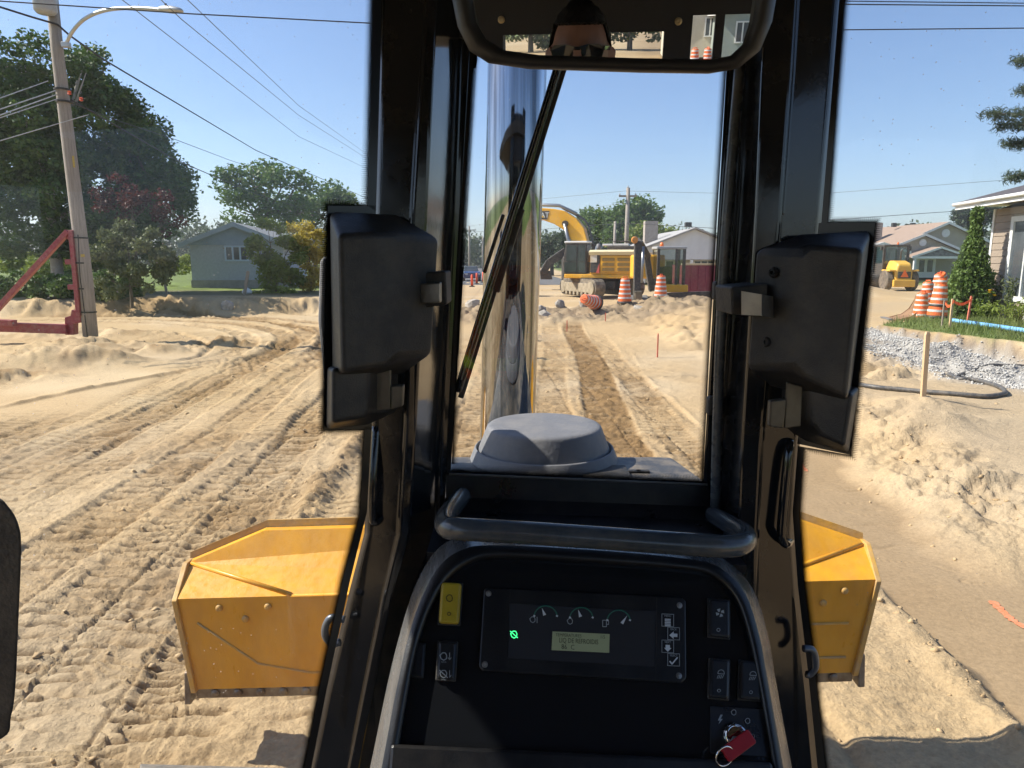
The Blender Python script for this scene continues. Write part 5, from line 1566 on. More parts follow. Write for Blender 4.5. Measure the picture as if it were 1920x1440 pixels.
# --- dark steep roof
hs = P(1157, 486, 86)
h3, _ = gable_house('cottage', 'cottage with steep dark blue roof behind the excavator', (hs.x, 86, .2), 4.4, 7, 2.8, 2.9, pm('blue_wall', (0.10, 0.13, 0.17), rough=.7), pm('slate_roof', (0.07, 0.085, 0.11), (0.10, 0.12, 0.14), scale=2, rough=.7), .5, 0, pm('slate_trim', (0.16, 0.20, 0.24), rough=.7))
# --- tan house far right with its gables
ht = P(1768, 486, 76)
h4, _ = gable_house('gabled_house', 'large tan house with brown roof and stacked white trimmed gables behind the roller', (ht.x, 76, .3), 11.5, 15, 3.0, 2.55, TAN, SHING, .5)
MB().lathe([(.42, 0), (.42, .06), (.3, .07), (.001, .07)], (0, -.01, 4.55), 20, (0, -1, 0)).build('gable_vent', WHITEP, h4)
m = MB()
gx = P(1731, 486, 74).x - ht.x
m.prism([(gx - 3.6, -1.6, 0), (gx + 3.6, -1.6, 0), (gx + 3.6, -1.6, 2.8), (gx, -1.6, 4.25), (gx - 3.6, -1.6, 2.8)], (0, 1.6, 0)); m.build('front_wing', TAN, h4)
r_ = MB(); f_ = MB()
for s in (-1, 1):
    r_.prism([(gx, -2.0, 4.45), (gx + s * 4.1, -2.0, 2.80), (gx + s * 4.1, -2.0, 2.68), (gx, -2.0, 4.33)], (0, 4.6, 0))
    f_.prism([(gx, -2.04, 4.47), (gx + s * 4.1, -2.04, 2.82), (gx + s * 4.1, -2.04, 2.58), (gx, -2.04, 4.23)], (0, .035, 0))
r_.build('front_wing_roof', SHING, h4); f_.build('front_wing_fascia', WHITEP, h4)
MB().lathe([(.36, 0), (.36, .06), (.25, .07), (.001, .07)], (gx, -1.62, 3.55), 20, (0, -1, 0)).build('gable_vent', WHITEP, h4)
gx2 = P(1764, 486, 72).x - ht.x
r_ = MB(); f_ = MB()
for s in (-1, 1):
    r_.prism([(gx2, -4.0, 3.10), (gx2 + s * 2.9, -4.0, 2.15), (gx2 + s * 2.9, -4.0, 2.05), (gx2, -4.0, 3.0)], (0, 3.0, 0))
    f_.prism([(gx2, -4.04, 3.12), (gx2 + s * 2.9, -4.04, 2.17), (gx2 + s * 2.9, -4.04, 1.97), (gx2, -4.04, 2.92)], (0, .035, 0))
r_.build('porch_roof', SHING, h4); f_.build('porch_fascia', WHITEP, h4)
m = MB().prism([(gx2 - 1.9, -3.9, 2.2), (gx2 + 1.9, -3.9, 2.2), (gx2, -3.9, 2.85)], (0, .08, 0)); m.build('porch_gable', pm('dark_lattice', (0.05, 0.05, 0.055), (0.25, 0.25, 0.25), scale=5, rough=.8), h4)
MB().box((gx2, -3.85, 2.05), (5.4, .2, .22)).build('porch_beam', WHITEP, h4)
for s in (-2.45, 2.0, 2.45):
    MB().box((gx2 + s, -3.8, 1.0), (.22, .22, 1.95)).build('porch_column', WHITEP, h4)
dr = MB().box((gx2 - .1, -1.64, 1.05), (2.0, .08, 2.1)).build('door', WHITEP, h4)
for s in (-.5, .35):
    raw('pane', [(gx2 + s - .3, -1.70, .6), (gx2 + s + .25, -1.70, .6), (gx2 + s + .25, -1.70, 1.8), (gx2 + s - .3, -1.70, 1.8)], [(0, 1, 2, 3)], GL_HOUSE, dr)
for px in (1685, 1720):
    c = P(px, 432, 84)
    MB().box((c.x - ht.x - .6, 8, 5.75), (.45, .4, .45)).build('roof_vent', M_RUB, h4)
MB().box((-4.4, 6.5, 4.7), (1.6, 1.2, 2.4)).build('chimney', MATS['chimney_brick'], h4)
hg = P(1663, 486, 69)
h5, _ = gable_house('garage', 'small white garage left of the yellow roller', (hg.x - .6, 69, .3), 4.6, 7, 2.55, .75, pm('white_garage_siding', (0.58, 0.61, 0.64), (0.52, 0.55, 0.58), scale=1.5, rough=.6), pm('pale_garage_roof', (0.4, 0.38, 0.36), rough=.8), .35)
# --- houses behind us, in the mirror only
def far_from_mirror(px, py, Yp):
    return RF(px, py, Yp)
q = far_from_mirror(1322, 70, -58)
h6, _ = gable_house('rear_house', 'cream gabled house behind the bulldozer, seen in the mirror beside the barrels', (q.x - .6, -58, 0), 4.6, 8, 3.0, 1.8, pm('cream_siding', (0.55, 0.50, 0.38), (0.6, 0.55, 0.43), scale=2, rough=.8), DSHING, .3, math.pi)
window(h6, -.9, 2.0, .8, 1.3, -.01, 2)
q = far_from_mirror(1392, 60, -52)
h7, _ = gable_house('rear_house', 'sage green house with grey roof behind the bulldozer, seen in the mirror', (q.x + 1.6, -52, 0), 6.0, 9, 2.9, .9, pm('sage_siding', (0.27, 0.31, 0.27), (0.31, 0.35, 0.31), scale=2, rough=.8), pm('grey_roofing', (0.24, 0.25, 0.27), rough=.9), .4, math.pi)
window(h7, 1.6, 1.7, .9, 1.3, -.01, 2)
for i, px in enumerate((990, 1075, 1180)):
    q = far_from_mirror(px, 90, -75)
    tree('rear_tree', ['dark tree far behind the bulldozer, left of the driver in the mirror', 'dark tree far behind the bulldozer, behind the driver in the mirror', 'dark tree far behind the bulldozer, above the sand pile in the mirror'][i], (q.x, -77, 0), [(0, 0, 4, 4.5, 3, 3.5), (2, 0, 3, 3, 3, 3), (-2.5, 0, 3.2, 3, 3, 3)], 260, .5, GREEN['olive'], .3, each=6, clump=.6)
# ------------------------------------------------------------------ utility poles and wires
WOODP = pm('weathered_pole', (0.25, 0.215, 0.18), (0.36, 0.32, 0.275), scale=5, rough=.9, bump=.7, bscale=22, stretch=(6, 6, .35))
GALV = pm('galvanised', (0.50, 0.50, 0.49), (0.42, 0.42, 0.41), scale=8, rough=.45, metal=.6)
BRACE = pm('brace_red', (0.30, 0.035, 0.045), (0.23, 0.03, 0.04), scale=3, rough=.45, dust=.3)
YP = 18.9
pb = P(171, 640, YP)
pole = thing('utility_pole', 'weathered leaning wooden utility pole with transformer, street lamp arm and red brace', 'pole', (pb.x, YP, gz(pb.x, YP)))
o0 = Vector(pole.location)
def Q(px, py, Y=YP):
    return P(px, py, Y) - o0
m = MB().tube([Q(173, 665), Q(160, 520), Q(130, 280), Q(108, 100), Q(92, -60)], [.185, .175, .155, .14, .128], 18)
m.build('shaft', WOODP, pole, smooth=True)
m = MB().lathe([(.02, -.46), (.20, -.45), (.255, -.38), (.26, .55), (.24, .62), (.02, .66)], Q(82, -12, YP - .32), 28)
tr = m.build('transformer', pm('transformer_grey', (0.36, 0.40, 0.46), (0.30, 0.34, 0.40), scale=4, rough=.4, dust=.4, dustc=(0.38, 0.26, 0.14)), pole, smooth=True)
MB().box(Q(95, 0, YP - .12), (.2, .25, .12)).build('transformer_bracket', GALV, pole)
m = MB().tube(bez([Q(122, 88, YP - .1), Q(134, 62, YP - .25), Q(158, 36, YP - .5), Q(195, 20, YP - .8), Q(245, 15, YP - 1.1), Q(305, 18, YP - 1.45)], 6), .042, 12)
m.build('lamp_arm', GALV, pole, smooth=True)
m = MB(); c0, c1 = Q(298, 18, YP - 1.42), Q(342, 20, YP - 1.75)
d_ = (c1 - c0); rows = []
for t_, w_, h_ in ((0, .05, .05), (.2, .11, .08), (.55, .14, .095), (.9, .10, .06), (1, .03, .02)):
    p_ = c0 + d_ * t_
    rows.append([p_ + Vector((d_.normalized().y * -w_ * math.cos(a), w_ * math.cos(a) * .9, h_ * math.sin(a) * (1 if math.sin(a) > 0 else .7))) for a in np.linspace(0, 2 * math.pi, 13)[:-1]])
m.loft(rows); m.build('lamp_head', GALV, pole, smooth=True)
MB().lathe([(.025, 0), (.025, .06), (.001, .065)], Q(311, 12, YP - 1.5), 8).build('photocell', M_RUB, pole)
MB().box(Q(124, 84, YP - .12), (.18, .14, .12)).build('arm_bracket', GALV, pole, bevel=.01)
for (px, py) in ((150, 446), (154, 493), (158, 541), (166, 585), (117, 168), (121, 191)):
    c = Q(px, py)
    MB().lathe([(.185, -.02), (.195, -.018), (.195, .018), (.185, .02)], c, 18, (Q(150, 400) - Q(155, 460)).normalized()).build('band', M_RUB, pole)
for (px, py) in ((130, 174), (152, 186)):
    MB().lathe([(.01, -.05), (.05, -.03), (.035, 0), (.05, .03), (.01, .05)], Q(px, py, YP - .25), 10).build('insulator', pm('orange_insulator', (0.6, 0.08, 0.02), rough=.4), pole)
MB().box(Q(138, 303, YP - .18), (.05, .01, .28)).build('tag', pm('ochre_tag', (0.42, 0.30, 0.06), rough=.6), pole)
MB().box(Q(155, 479, YP - .18), (.10, .01, .07)).build('tag', MATS['ochre_tag'], pole)
MB().tube([Q(146, 440, YP - .17), Q(150, 520, YP - .18), Q(165, 640, YP - .2)], .012, 5).build('ground_wire', M_RUB, pole)
# brace
brc = thing('pole_brace', 'red steel brace frame strapped to the utility pole', 'brace', (P(120, 625, YP).x, YP - .2, gz(P(120, 625, YP).x, YP)))
ob = Vector(brc.location)
Z = lambda px, py, Y=YP - .15: P(px, py, Y) - ob
MB().bar(Z(134, 432), Z(149, 592), .11, .14, (0, 1, 0)).build('mast', BRACE, brc, bevel=.008)
MB().bar(Z(128, 434), Z(-60, 640), .13, .13, (0, 1, 0)).build('strut', BRACE, brc, bevel=.008)
MB().bar(Z(-30, 612), Z(128, 617), .22, .24).build('foot_beam', BRACE, brc, bevel=.012)
MB().bar(Z(-40, 603, YP - .5), Z(28, 606, YP - .5), .2, .16).build('foot_beam', BRACE, brc, bevel=.012)
MB().prism([Z(122, 628), Z(138, 628), Z(138, 607), Z(151, 605), Z(151, 583), Z(134, 581), Z(132, 592), Z(121, 595)], (0, .22, 0)).build('knee_plate', BRACE, brc, bevel=.01)
MB().prism([Z(118, 440), Z(124, 432), Z(138, 431), Z(138, 447), Z(126, 449)], (0, .18, 0)).build('head_plate', BRACE, brc, bevel=.008)
for px, py in ((130, 491), (135, 538)):
    MB().box(Z(px, py), (.16, .14, .13)).build('clamp', BRACE, brc, bevel=.01)
# smaller poles
def far_pole(label, px, base, top, Y, r_, arm=None):
    b = P(px, base, Y)
    t = thing('utility_pole', label, 'pole', (b.x, Y, 0))
    hgt = P(px, top, Y).z
    MB().tube([(0, 0, -.2), (.05, 0, hgt)], [r_, r_ * .75], 9).build('shaft', WOODP, t, smooth=True)
    if arm:
        MB().box((.03, 0, hgt - .55), (arm, .1, .12)).build('crossarm', WOODP, t)
        for s in (-.45, 0, .45):
            MB().lathe([(.03, 0), (.06, .06), (.03, .14)], (.03 + s * arm, 0, hgt - .5 if s else hgt), 8).build('insulator', GALV, t)
    return t
far_pole('grey wooden utility pole with crossarm behind the excavator body', 1172, 520, 352, 50, .17, 1.2)
far_pole('short brown wooden post in front of the dark steep roof', 1150, 520, 415, 66, .16)
far_pole('thin far utility pole by the parked blue car', 880, 510, 424, 105, .16, 2.0)
far_pole('thin far utility pole with T crossarm beyond the blue car', 905, 510, 443, 128, .17, 2.6)
M_WIRE = pm('cable_black', (0.02, 0.02, 0.022), rough=.6)
M_WIRE2 = pm('cable_grey', (0.16, 0.17, 0.18), rough=.6)
def wire(label, pts, r_, sag=0.0, mat=None, name='overhead_cable'):
    P3 = [P(*p) for p in pts]
    out = []
    for a, b in zip(P3[:-1], P3[1:]):
        for k in range(14):
            t_ = k / 14
            out.append(a.lerp(b, t_) - Vector((0, 0, 4 * sag * t_ * (1 - t_))))
    out.append(P3[-1])
    o = MB().tube(out, r_, 6).build(name, mat or M_WIRE, None, smooth=True)
    return meta(o, label, 'cable', 'overhead cables')
wire('thick black cable crossing the street above the lamp arm', [(-260, -14, 16), (0, 2, 16.5), (360, 26, 17), (705, 44, 17.5), (1580, 56, 19), (2200, 50, 20)], .014)
wire('highest black cable crossing over the right hand window', [(-300, -190, 14), (700, -60, 15), (1580, 8, 18), (1920, 11, 20), (2300, 14, 22)], .014)
wire('black cable doubling the highest one over the right window', [(900, -30, 15.6), (1580, 2, 18.1), (1920, 6, 20.1), (2300, 8, 22.1)], .012)
wire('bundled cable running from the transformer down the street', [(-200, -50, 17), (60, 32, 18.4), (108, 46, 18.8), (130, 66, 19.2), (195, 112, 22), (480, 282, 50), (700, 377, 95), (880, 440, 105)], .024)
wire('thin grey street cable, lowest of the three over the house', [(150, -60, 15), (240, 8, 17), (560, 256, 40), (692, 318, 70), (880, 424, 105)], .010, mat=M_WIRE2)
wire('thin grey street cable, middle one of the three over the house', [(250, -50, 15), (340, 36, 17.5), (560, 216, 38), (692, 300, 70), (890, 425, 105)], .010, mat=M_WIRE2)
wire('thin grey street cable, highest of the three over the house', [(300, -60, 15), (352, 0, 17), (560, 198, 38), (692, 292, 70), (872, 425, 105)], .010, mat=M_WIRE2)
wire('black cable sagging from the pole bands behind the red maple', [(121, 180, 18.9), (180, 214, 20), (330, 300, 28), (470, 360, 44), (690, 430, 80)], .018)
wire('second black cable from the pole bands over the maple', [(121, 188, 18.8), (220, 226, 22), (330, 262, 30), (430, 300, 42), (690, 385, 90)], .012)
wire('pale service cable reaching the pole at its upper band', [(-160, 250, 15), (0, 205, 17), (110, 168, 18.8)], .012, mat=GALV)
wire('pale service cable reaching the pole at its lower band', [(-160, 280, 15), (0, 216, 17), (110, 176, 18.8)], .012, mat=GALV)
wire('pale service cable just under the lower band cable', [(-160, 285, 15), (0, 221, 17), (112, 184, 18.8)], .010, mat=GALV)
wire('lowest pale service cable passing the pole with its free end', [(-160, 310, 15), (0, 264, 17), (166, 215, 18.5)], .010, mat=GALV)
wire('upper pale service cable above the orange insulators', [(-160, 215, 15), (0, 184, 17), (90, 152, 18.7)], .010, mat=GALV)
wire('far cable from the middle pole towards the white house', [(1015, 373, 55), (1172, 358, 50), (1500, 366, 45), (1920, 335, 40)], .012, mat=M_WIRE2)
wire('dark far cable passing low behind the excavator boom', [(700, 442, 95), (1015, 430, 70), (1172, 418, 50), (1340, 428, 45), (1760, 398, 40), (2100, 380, 38)], .016)
wire('thin far cable over the excavator boom', [(880, 424, 105), (1060, 398, 75), (1172, 380, 50)], .012, mat=M_WIRE2)
# ------------------------------------------------------------------ traffic barrels
ORNG = pm('barrel_orange', (0.78, 0.13, 0.015), (0.70, 0.12, 0.02), scale=5, rough=.5, dust=.25, trans=.0)
REFLW = pm('barrel_white_band', (0.66, 0.66, 0.64), (0.56, 0.55, 0.52), scale=9, rough=.4, dust=.2)
BR, BH = .27, 1.0
def barrel_proto():
    t = thing('traffic_barrel', 'x', 'barrel', (0, 0, 0))
    prof = []
    st = [(.09, .27), (.27, .265), (.272, .245), (.44, .238), (.442, .225), (.61, .218), (.612, .205), (.78, .198), (.782, .185), (.95, .178)]
    MB().lathe([(.30, 0), (.31, .02), (.30, .085), (.24, .09)], (0, 0, 0), 24).build('base_ring', M_RUB, t, smooth=True)
    b_ = MB().lathe([(r_, z_) for z_, r_ in st] + [(.15, 1.0), (.12, 1.005), (.001, 1.005)], (0, 0, 0), 28).build('body', ORNG, t)
    for z0, z1, r0, r1 in ((.195, .262, .270, .2665), (.367, .435, .2445, .2405), (.540, .605, .2235, .2195), (.712, .775, .2035, .1995), (.880, .945, .1835, .1795)):
        MB().lathe([(r0 - .004, z0), (r0, z0 + .002), (r1, z1 - .002), (r1 - .004, z1)], (0, 0, 0), 28).build('reflective_band', REFLW, t)
    MB().tube([(-.10, 0, 1.0), (-.08, 0, 1.06), (.08, 0, 1.06), (.10, 0, 1.0)], .018, 8).build('handle', ORNG, t, smooth=True)
    return t
bproto = barrel_proto()
first = [True]
def barrel(label, loc, rz=0, tilt=(0, 0), sc=1.0):
    t = bproto if first[0] else copy_tree(bproto)
    first[0] = False
    t['label'] = label; t['group'] = 'orange and white traffic barrels'
    t.location = loc; t.rotation_euler = (tilt[0], tilt[1], rz); t.scale = (sc, sc, sc)
    return t
def ground_at(px, py, Y, up=0.0):
    p = P(px, py, Y); return Vector((p.x, Y, gz(p.x, Y) + up))
gp_ = ground_at(1756, 597, 20.8)
barrel('faded double height barrel stack, lower barrel, between bucket and cedar', gp_, 0, (0, R(2)), .98)
barrel('upper barrel nested on the barrel beside the cedar and the orange ribbon', gp_ + Vector((0.012, 0, .34)), .4, (0, R(2)), .80)
for i, (px, Y, up, tl, lb) in enumerate(((1731, 25.5, 0, (0, 0), 'barrel standing nearest the roller in the pile behind the bucket'),
        (1742, 26.5, 0, (0, R(4)), 'barrel standing second from the roller in the pile'), (1742, 26.5, .34, (0, R(3)), 'barrel nested on the second barrel from the roller in the pile'),
        (1757, 27, .62, (0, R(-3)), 'barrel topping the triple stack directly behind the tall barrel stack'), (1776, 27.2, .80, (R(10), R(30)), 'barrel tipped over on top of the pile beside the cedar'),
        (1778, 27.3, .0, (0, R(6)), 'barrel of the pile standing nearest the cedar'), (1757, 27, 0, (0, R(-2)), 'lowest barrel of the triple stack behind the tall barrel stack'), (1757, 27, .31, (0, R(-2)), 'middle barrel of the triple stack behind the tall barrel stack'))):
    barrel(lb, ground_at(px, 540, Y, up), i, tl)
barrel('barrel standing between the excavator tracks and the small bucket', ground_at(1171, 575, 29, .02), .3)
barrel('barrel standing in front of the mini excavator cab', ground_at(1238, 570, 29.5, .02), .9)
p_ = ground_at(1118, 572, 27.0, .24)
barrel('barrel lying on its side on the dirt below the excavator', p_, R(-35), (R(78), R(0)))
# barrels behind us
for i, (px, lb) in enumerate(((1303, 'striped barrel behind the bulldozer left of the cream house in the mirror'), (1327, 'striped barrel behind the bulldozer in front of the cream house in the mirror'))):
    q = RF(px, 100, -44); barrel(lb, (q.x, -44, gz(q.x, -44)), i, sc=1.1)
CONEM = pm('cone_orange', (0.80, 0.10, 0.03), rough=.5)
for i, (px, py, Y, lb) in enumerate(((885, 531, 58, 'slim orange delineator post nearest the bulldozer, in front of the blue car'), (894, 528, 64, 'slim orange delineator post beside the blue car'), (906, 525, 68, 'slim orange delineator post farthest down the far road'))):
    p_ = P(px, py, Y)
    t = thing('delineator_post', lb, 'post', (p_.x, Y, gz(p_.x, Y)), 0, 'orange delineator posts on the far road')
    MB().lathe([(.22, 0), (.22, .08), (.08, .1)], (0, 0, 0), 14).build('base', M_RUB, t)
    MB().lathe([(.10, .1), (.09, .95), (.02, 1.0)], (0, 0, 0), 14).build('tube', CONEM, t, smooth=True)
# far road sheet
rd = raw('road', [(-14, 62, .02), (6, 62, .02), (-2, 400, .02), (-22, 400, .02)], [(0, 1, 2, 3)], pm('asphalt', (0.10, 0.10, 0.10), (0.13, 0.128, 0.12), scale=1, rough=.9))
meta(rd, 'grey asphalt road continuing beyond the excavation', 'road', kind='structure')
# parked blue car
cp_ = P(886, 520, 72)
car = thing('parked_car', 'blue car far down the road by the thin utility poles', 'car', (cp_.x, 72, .02), R(8))
m = MB().loft([[(-.85, y_, z0), (.85, y_, z0), (.88, y_, z0 + .35), (.80, y_, z1), (-.80, y_, z1), (-.88, y_, z0 + .35)] for y_, z0, z1 in ((0, .35, .85), (.4, .28, .95), (3.6, .28, 1.0), (4.2, .35, .9))])
m.build('body', pm('car_blue', (0.03, 0.06, 0.15), rough=.25, coat=.5), car, bevel=.05)
m = MB().loft([[(-.74, y_, .95), (.74, y_, .95), (.6, y_ + s_, z1), (-.6, y_ + s_, z1)] for y_, s_, z1 in ((1.2, .5, 1.45), (3.5, -.4, 1.48))])
m.build('cabin', GL_HOUSE, car, bevel=.03)
for sx in (-.8, .8):
    for y_ in (.8, 3.4):
        MB().lathe([(.32, -.1), (.34, -.08), (.34, .08), (.32, .1)], (sx, y_, .34), 18, (1, 0, 0)).build('wheel', M_RUB, car)
    MB().box((sx * .78, -.01, .72), (.3, .04, .12)).build('headlight', WHITEP, car)
# ------------------------------------------------------------------ stakes, ribbon, pipes, hose
PINE = pm('raw_pine', (0.52, 0.35, 0.19), (0.60, 0.42, 0.25), scale=4, rough=.8, bump=.2, bscale=30, stretch=(4, 4, .4))
def stake(label, px, base, top, Y, w_=.045, mat=PINE, tilt=0.0, zadd=0.0, cap=None):
    b = P(px, base, Y); z_ = gz(b.x, Y)
    hgt = max(.3, P(px, top, Y).z - z_)
    t = thing('survey_stake', label, 'stake', (b.x, Y, z_))
    m = MB()
    m.loft([[(-w_ / 2, -w_ * .4, -.12), (w_ / 2, -w_ * .4, -.12), (w_ / 2, w_ * .4, -.12), (-w_ / 2, w_ * .4, -.12)],
            [(-w_ / 2 + tilt, -w_ * .4, hgt - .04), (w_ / 2 + tilt, -w_ * .4, hgt - .04), (w_ / 2 + tilt, w_ * .4, hgt - .04), (-w_ / 2 + tilt, w_ * .4, hgt - .04)],
            [(-w_ * .3 + tilt, -w_ * .3, hgt), (w_ * .3 + tilt, -w_ * .3, hgt), (w_ * .3 + tilt, w_ * .3, hgt), (-w_ * .3 + tilt, w_ * .3, hgt)]])
    m.build('shaft', mat, t)
    if cap:
        MB().box((tilt, 0, hgt - .06), (w_ * 1.12, w_ * .95, .12)).build('painted_tip', cap, t)
    return t, Vector((b.x + tilt, Y - w_ * .45, z_ + hgt))
PINK = pm('pink_paint', (0.75, 0.16, 0.10), (0.6, 0.2, 0.12), scale=12, rough=.7)
s0, _ = stake('single pale wooden stake standing in the sand heap by the black hose', 1732, 735, 622, 9.4, .058, tilt=-.03)
_, e1 = stake('thin grey stake at the start of the orange ribbon, by the barrel stack', 1766, 612, 563, 18.2, .035, pm('grey_wood', (0.32, 0.26, 0.2), rough=.85))
_, e2 = stake('pale stake in the middle of the orange ribbon', 1781, 612, 560, 18.0, .05)
_, e3 = stake('pink painted stake at the end of the orange ribbon by the cedar', 1814, 597, 555, 18.6, .045, PINK, tilt=.04)
for i, (px, base, top, Y, lb) in enumerate(((1135, 606, 588, 24.4, 'small pink survey stake in front of the lying barrel'), (1233, 656, 625, 16.2, 'small pink survey stake on the sand slope right of the ruts'), (1063, 622, 600, 22, 'tiny pink survey stake at the foot of the dirt berm'))):
    stake(lb, px, base, top, Y, .03, PINK)
stake('leaning board stake on the bank in front of the blue grey house', 312, 530, 500, 31.5, .09, pm('grey_wood', (0.3, 0.25, 0.2), rough=.85), tilt=-.15)
stake('short board stake on the bank next to the round bush', 455, 520, 508, 32.0, .12, pm('grey_wood', (0.3, 0.25, 0.2), rough=.85), tilt=.25)
m = MB(); RIB = pm('orange_ribbon', (0.85, 0.16, 0.05), rough=.5, trans=.3)
rows = []
for a, b in ((e1, e2), (e2, e3)):
    for k in range(11):
        t_ = k / 10
        p_ = a.lerp(b, t_) - Vector((0, .02, .06 + .8 * t_ * (1 - t_) * .55))
        tw = .035
        rows.append([p_ - Vector((0, 0, tw)), p_ + Vector((0, .008 * math.sin(k * 2), tw))])
m.loft(rows, closed=False)
o = m.build('ribbon', RIB, None); o.modifiers.new('thick', 'SOLIDIFY').thickness = .002
meta(o, 'orange plastic ribbon strung between three stakes by the barrels', 'ribbon')
def gtube(name, label, cat, pts, r_, mat, lift=None, n=10):
    P3 = []
    for px, py, Y in pts:
        p = P(px, py, Y)
        P3.append(Vector((p.x, Y, 0)))
    P3 = bez(P3, 10)
    zz = terrain(np.array([p.x for p in P3]), np.array([p.y for p in P3]))[0]
    zz = np.convolve(np.pad(zz, 6, mode='edge'), np.ones(13) / 13, 'valid')
    for p, z_ in zip(P3, zz): p.z = float(z_) + (lift if lift is not None else r_ * 1.1)
    o = MB().tube(P3, r_, n).build(name, mat, None, smooth=True)
    return meta(o, label, cat)
gtube('water_pipe', 'blue plastic pipe lying in the grass in front of the sided house', 'pipe', [(1786, 592, 19.0), (1850, 602, 17.6), (1920, 615, 16.2), (2000, 628, 14.8)], .055, pm('pipe_blue', (0.16, 0.42, 0.75), (0.22, 0.48, 0.78), scale=3, rough=.4), .10)
def hose_pts(seq):
    out = []
    for px, py in seq:
        z_ = .2
        for _ in range(12):
            g_ = G(px, py, z_); z_ = gz(g_.x, g_.y)
        out.append((px, py, g_.y))
    return out
gtube('black_hose', 'thick black plastic hose looped on the sand beside the gravel', 'hose', hose_pts([(1600, 726), (1640, 730), (1690, 735), (1760, 741), (1820, 746), (1862, 747), (1884, 741), (1872, 729), (1830, 718), (1795, 712), (1775, 706), (1776, 700), (1800, 694), (1850, 691), (1920, 691), (1990, 692)]), .034, pm('hose_black', (0.045, 0.047, 0.05), (0.07, 0.07, 0.07), scale=5, rough=.5, dust=.4))
# spray paint marks lying on the bladed strip
def paint_mark(label, pts, w_):
    P3 = []
    for px, py in pts:
        z_ = -.1
        for _ in range(10):
            g_ = G(px, py, z_); z_ = gz(g_.x, g_.y)
        P3.append(Vector((g_.x, g_.y, z_ + .006)))
    P3 = bez(P3, 12); V, F = [], []
    for i, p in enumerate(P3):
        d_ = (P3[min(i + 1, len(P3) - 1)] - P3[max(i - 1, 0)]).normalized(); s_ = Vector((-d_.y, d_.x, 0)) * w_ * .5 * random.uniform(.6, 1.2)
        for q in (-1, 0, 1):
            V.append(p + s_ * q)
    zz = terrain(np.array([v.x for v in V]), np.array([v.y for v in V]))[0]
    for v, z_ in zip(V, zz): v.z = float(z_) + .006
    for i in range(len(P3) - 1):
        for q in (0, 1): F.append((i * 3 + q, i * 3 + q + 1, i * 3 + q + 4, i * 3 + q + 3))
    o = raw('paint_mark', V, F, pm('orange_spray', (0.78, 0.17, 0.06), (0.55, 0.26, 0.14), scale=45, rough=.8))
    return meta(o, label, 'paint mark')
paint_mark('orange spray paint line on the bladed strip beside the blade', [(1860, 1128), (1878, 1146), (1905, 1168), (1950, 1190)], .055)
paint_mark('short orange spray paint dash below the right latch', [(1502, 872), (1512, 884)], .05)
# white bag and rocks
p_ = ground_at(462, 527, 33, .10)
o = MB().lathe([(.02, -.1), (.2, -.08), (.24, 0), (.16, .12), (.05, .18), (.02, .2)], (0, 0, 0), 12).build('plastic_bag', WHITEP, None, smooth=True); o.location = p_
meta(o, 'small white plastic bag on the bank below the bungalow', 'bag')
ROCK = pm('grey_rock', (0.26, 0.23, 0.19), (0.42, 0.38, 0.32), scale=3, rough=.9, bump=.5, bscale=10)
rk = bmesh.new(); bmesh.ops.create_icosphere(rk, subdivisions=2, radius=1.0)
for v in rk.verts: v.co *= 1 + .28 * math.sin(v.co.x * 3 + v.co.z * 2) * math.cos(v.co.y * 2.7)
rme = bpy.data.meshes.new('rock'); rk.to_mesh(rme); rk.free(); rme.materials.append(ROCK)
for i, (px, py, Y, s_, lb) in enumerate(((1020, 590, 26, .38, 'pale rock on the dirt berm right beside the exhaust stack'), (1050, 566, 29.5, .25, 'small rock on top of the berm under the excavator track'), (1095, 574, 28, .22, 'small dark rock left of the lying barrel'), (1200, 580, 27.5, .25, 'grey rock beside the small excavator bucket'), (1012, 578, 28, .3, 'dark rock half buried behind the pale rock'), (885, 565, 33, .4, 'dark lump of dirt left of the exhaust stack'), (1000, 640, 19.5, .16, 'grey rock at the edge of the rut near the stack'), (428, 582, 28.8, .32, 'dark clod at the foot of the left bank'))):
    o = bpy.data.objects.new('rock', rme); COL.objects.link(o)
    b = ground_at(px, py, Y); o.location = b + Vector((0, 0, s_ * .2)); o.scale = (s_, s_ * .8, s_ * .65); o.rotation_euler = (i, i * 2, i * 3)
    meta(o, lb, 'rock', 'rocks on the spoil')
# ------------------------------------------------------------------ the large excavator
def TRK(m_, cx, cy, L_, w_, h_, rot, n=9):
    """crawler loop prism with its ends rounded; rot turns it about z"""
    pts = []
    for k in range(n): pts.append((L_ / 2 - h_ / 2 + h_ / 2 * math.sin(math.pi * k / (n - 1)), h_ / 2 - h_ / 2 * math.cos(math.pi * k / (n - 1))))
    for k in range(n): pts.append((-L_ / 2 + h_ / 2 - h_ / 2 * math.sin(math.pi * k / (n - 1)), h_ / 2 + h_ / 2 * math.cos(math.pi * k / (n - 1))))
    c, s = math.cos(rot), math.sin(rot)
    f = lambda x, y, z: Vector((cx * c - cy * s + x * c - y * s, cx * s + cy * c + x * s + y * c, z))
    m_.prism([f(x, -w_ / 2, z) for x, z in pts], f(0, w_ / 2, 0) - f(0, -w_ / 2, 0))
    return f
YX = 42.0
ec = P(1128, 486, YX)
zx = .12
ex_ = thing('excavator', 'large yellow crawler excavator with raised curved boom', 'excavator', (ec.x, YX, zx), R(160))
YEL2 = pm('excavator_yellow', (0.85, 0.44, 0.02), (0.78, 0.38, 0.02), scale=1.5, rough=.4, dust=.25)
DARKM = pm('dark_machinery', (0.025, 0.025, 0.027), (0.05, 0.045, 0.04), scale=4, rough=.6, dust=.3)
